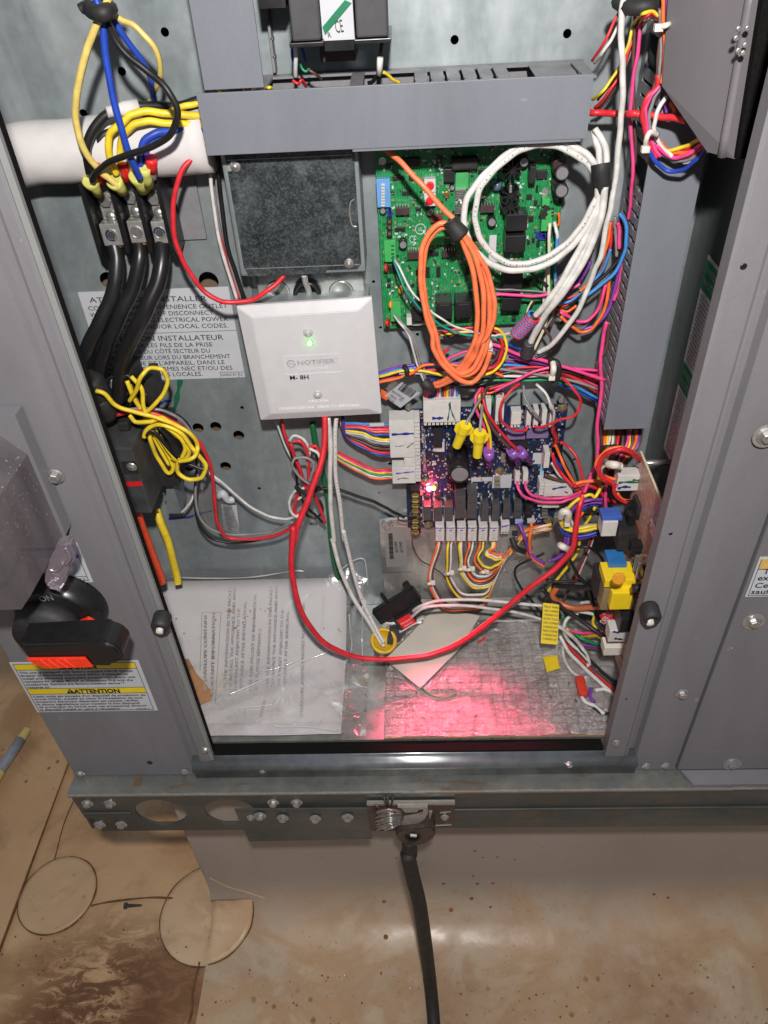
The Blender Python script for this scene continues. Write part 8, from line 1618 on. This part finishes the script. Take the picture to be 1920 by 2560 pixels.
wire('white sheathed lead from the loose relay running right, upper one', 'white', 9, 'F', [(900, 665, 60), (970, 625, 66), (1100, 598, 60), (1300, 600), (1500, 618), (1700, 635)]); wire('white sheathed lead from the loose relay running right, lower one', 'white', 8, 'F', [(890, 700, 64), (985, 640, 70), (1200, 632, 64), (1400, 655), (1560, 685), (1720, 740)])
wire('thin wire hanging below the terminal strip', 'brown', 4, 'F', [(900, 230, 14), (905, 290, 18), (940, 360, 22), (1000, 400), (1060, 440), (1110, 500)], n=5)
ziptie('white clip on the falling purple wires', 'T', [(60, 990), (85, 1005), (125, 1025)], 70, .0034); ziptie('pale round clip on the yellow and grey bundle', 'T', [(65, 780), (85, 735), (125, 750), (115, 830)], 70, .0034); ziptie('crumpled clear clip inside the round red loop', 'T', [(430, 370), (480, 375), (520, 385)], 80, .0036); ziptie('black tie round the wires under the vertical duct', 'T', [(390, 245), (430, 240), (480, 240)], 60, .0024, BLACKM)
wire('long black cable end falling right of the loops to the floor', 'black', 7, 'F', [(1659, 330, 44), (1560, 375, 44), (1500, 410), (1495, 470), (1540, 550, 48), (1600, 620, 54), (1650, 690, 60)])
wire('purple wire crossing over right of the black zip tie', 'purple', 9, 'F', [(1520, 170, 40), (1545, 230, 46), (1580, 330), (1659, 390, 50)]); wire('orange wire crossing over right of the black zip tie', 'orange', 9, 'F', [(1590, 180, 40), (1575, 260, 46), (1590, 350), (1659, 405, 50)])
# transformer leads and stray wires over the duct
TL = (('white lead under the left coil of the transformer', 'white', 12, 'U', [(668, 262, 46), (672, 380, 44), (672, 500, 36)]), ('blue lead beside the white one under the left coil', 'blue', 9, 'U', [(650, 265, 40), (655, 380, 38), (670, 470, 34)]), ('blue lead bent right under the left coil', 'blue', 9, 'U', [(690, 270, 40), (720, 340, 38), (738, 395, 34)]), ('green lead looping above the duct', 'green', 7, 'U', [(700, 400, 32), (715, 450), (745, 460), (760, 440)]),
    ('brown lead slanting into the duct', 'brown', 8, 'U', [(750, 450, 34), (800, 480), (840, 515, 24)]), ('red lead bent into the duct below the white one', 'red', 8, 'U', [(655, 520, 38), (690, 545), (710, 520), (740, 560, 30)]), ('dark green lead under the right coil', 'black', 11, 'U', [(1240, 250, 44), (1225, 330, 42), (1215, 385, 40)]), ('white sleeve on the lead under the right coil', 'white', 17, 'U', [(1222, 375, 44), (1215, 485, 40)]), ('black lead bent left out of the white sleeve', 'black', 11, 'U', [(1215, 480, 38), (1180, 520, 34), (1145, 540, 30)]), ('yellow lead slanting into the duct from the white sleeve', 'yellow', 9, 'U', [(1240, 465, 36), (1290, 505, 32), (1345, 540, 26)]),
    ('yellow stub showing at the left end of the duct top', 'yellow', 8, 'U', [(170, 588, 52), (200, 580, 54), (225, 576, 50)]), ('orange stub showing above the duct top', 'orange', 9, 'U', [(335, 580, 50), (350, 572, 54), (375, 575, 50)]), ('white stub showing above the duct top', 'white', 9, 'U', [(380, 575, 50), (400, 568, 54), (415, 572, 50)]), ('yellow stub between the two ducts', 'yellow', 8, 'U', [(480, 572, 50), (500, 566, 54), (515, 572, 50)]))
for lb, c_, w_, v, pts in TL: wire(lb, c_, w_, v, pts)
# heavy black cable from the ground clamp to the roof
bm = B(); pts = [sp(760, 960, YF-.034), sp(790, 1130, YF-.034), onY('Z', 195, 290, YF-.036), onY('Z', 215, 380, YF-.04), onY('Z', 240, 480, YF-.046), onY('Z', 262, 620, YF-.050), onY('Z', 285, 800, YF-.060), onZ('Z', 302, 1000, GZ+.012), onZ('Z', 306, 1180, GZ+.0105), onZ('Z', 305, 1400, GZ+.0105)]
pts[0] = sp(790, 900, YF-.026)
o = obj('ground_cable', tube(bm, pts, lambda s: .0082, 14, 6), mat('dusty_black_jacket', (.022, .020, .018), .6, 0, .35, 160, .2), None, True); tag(o, 'thick dusty black cable dropping from the base rail clamp to the roof', 'cable')
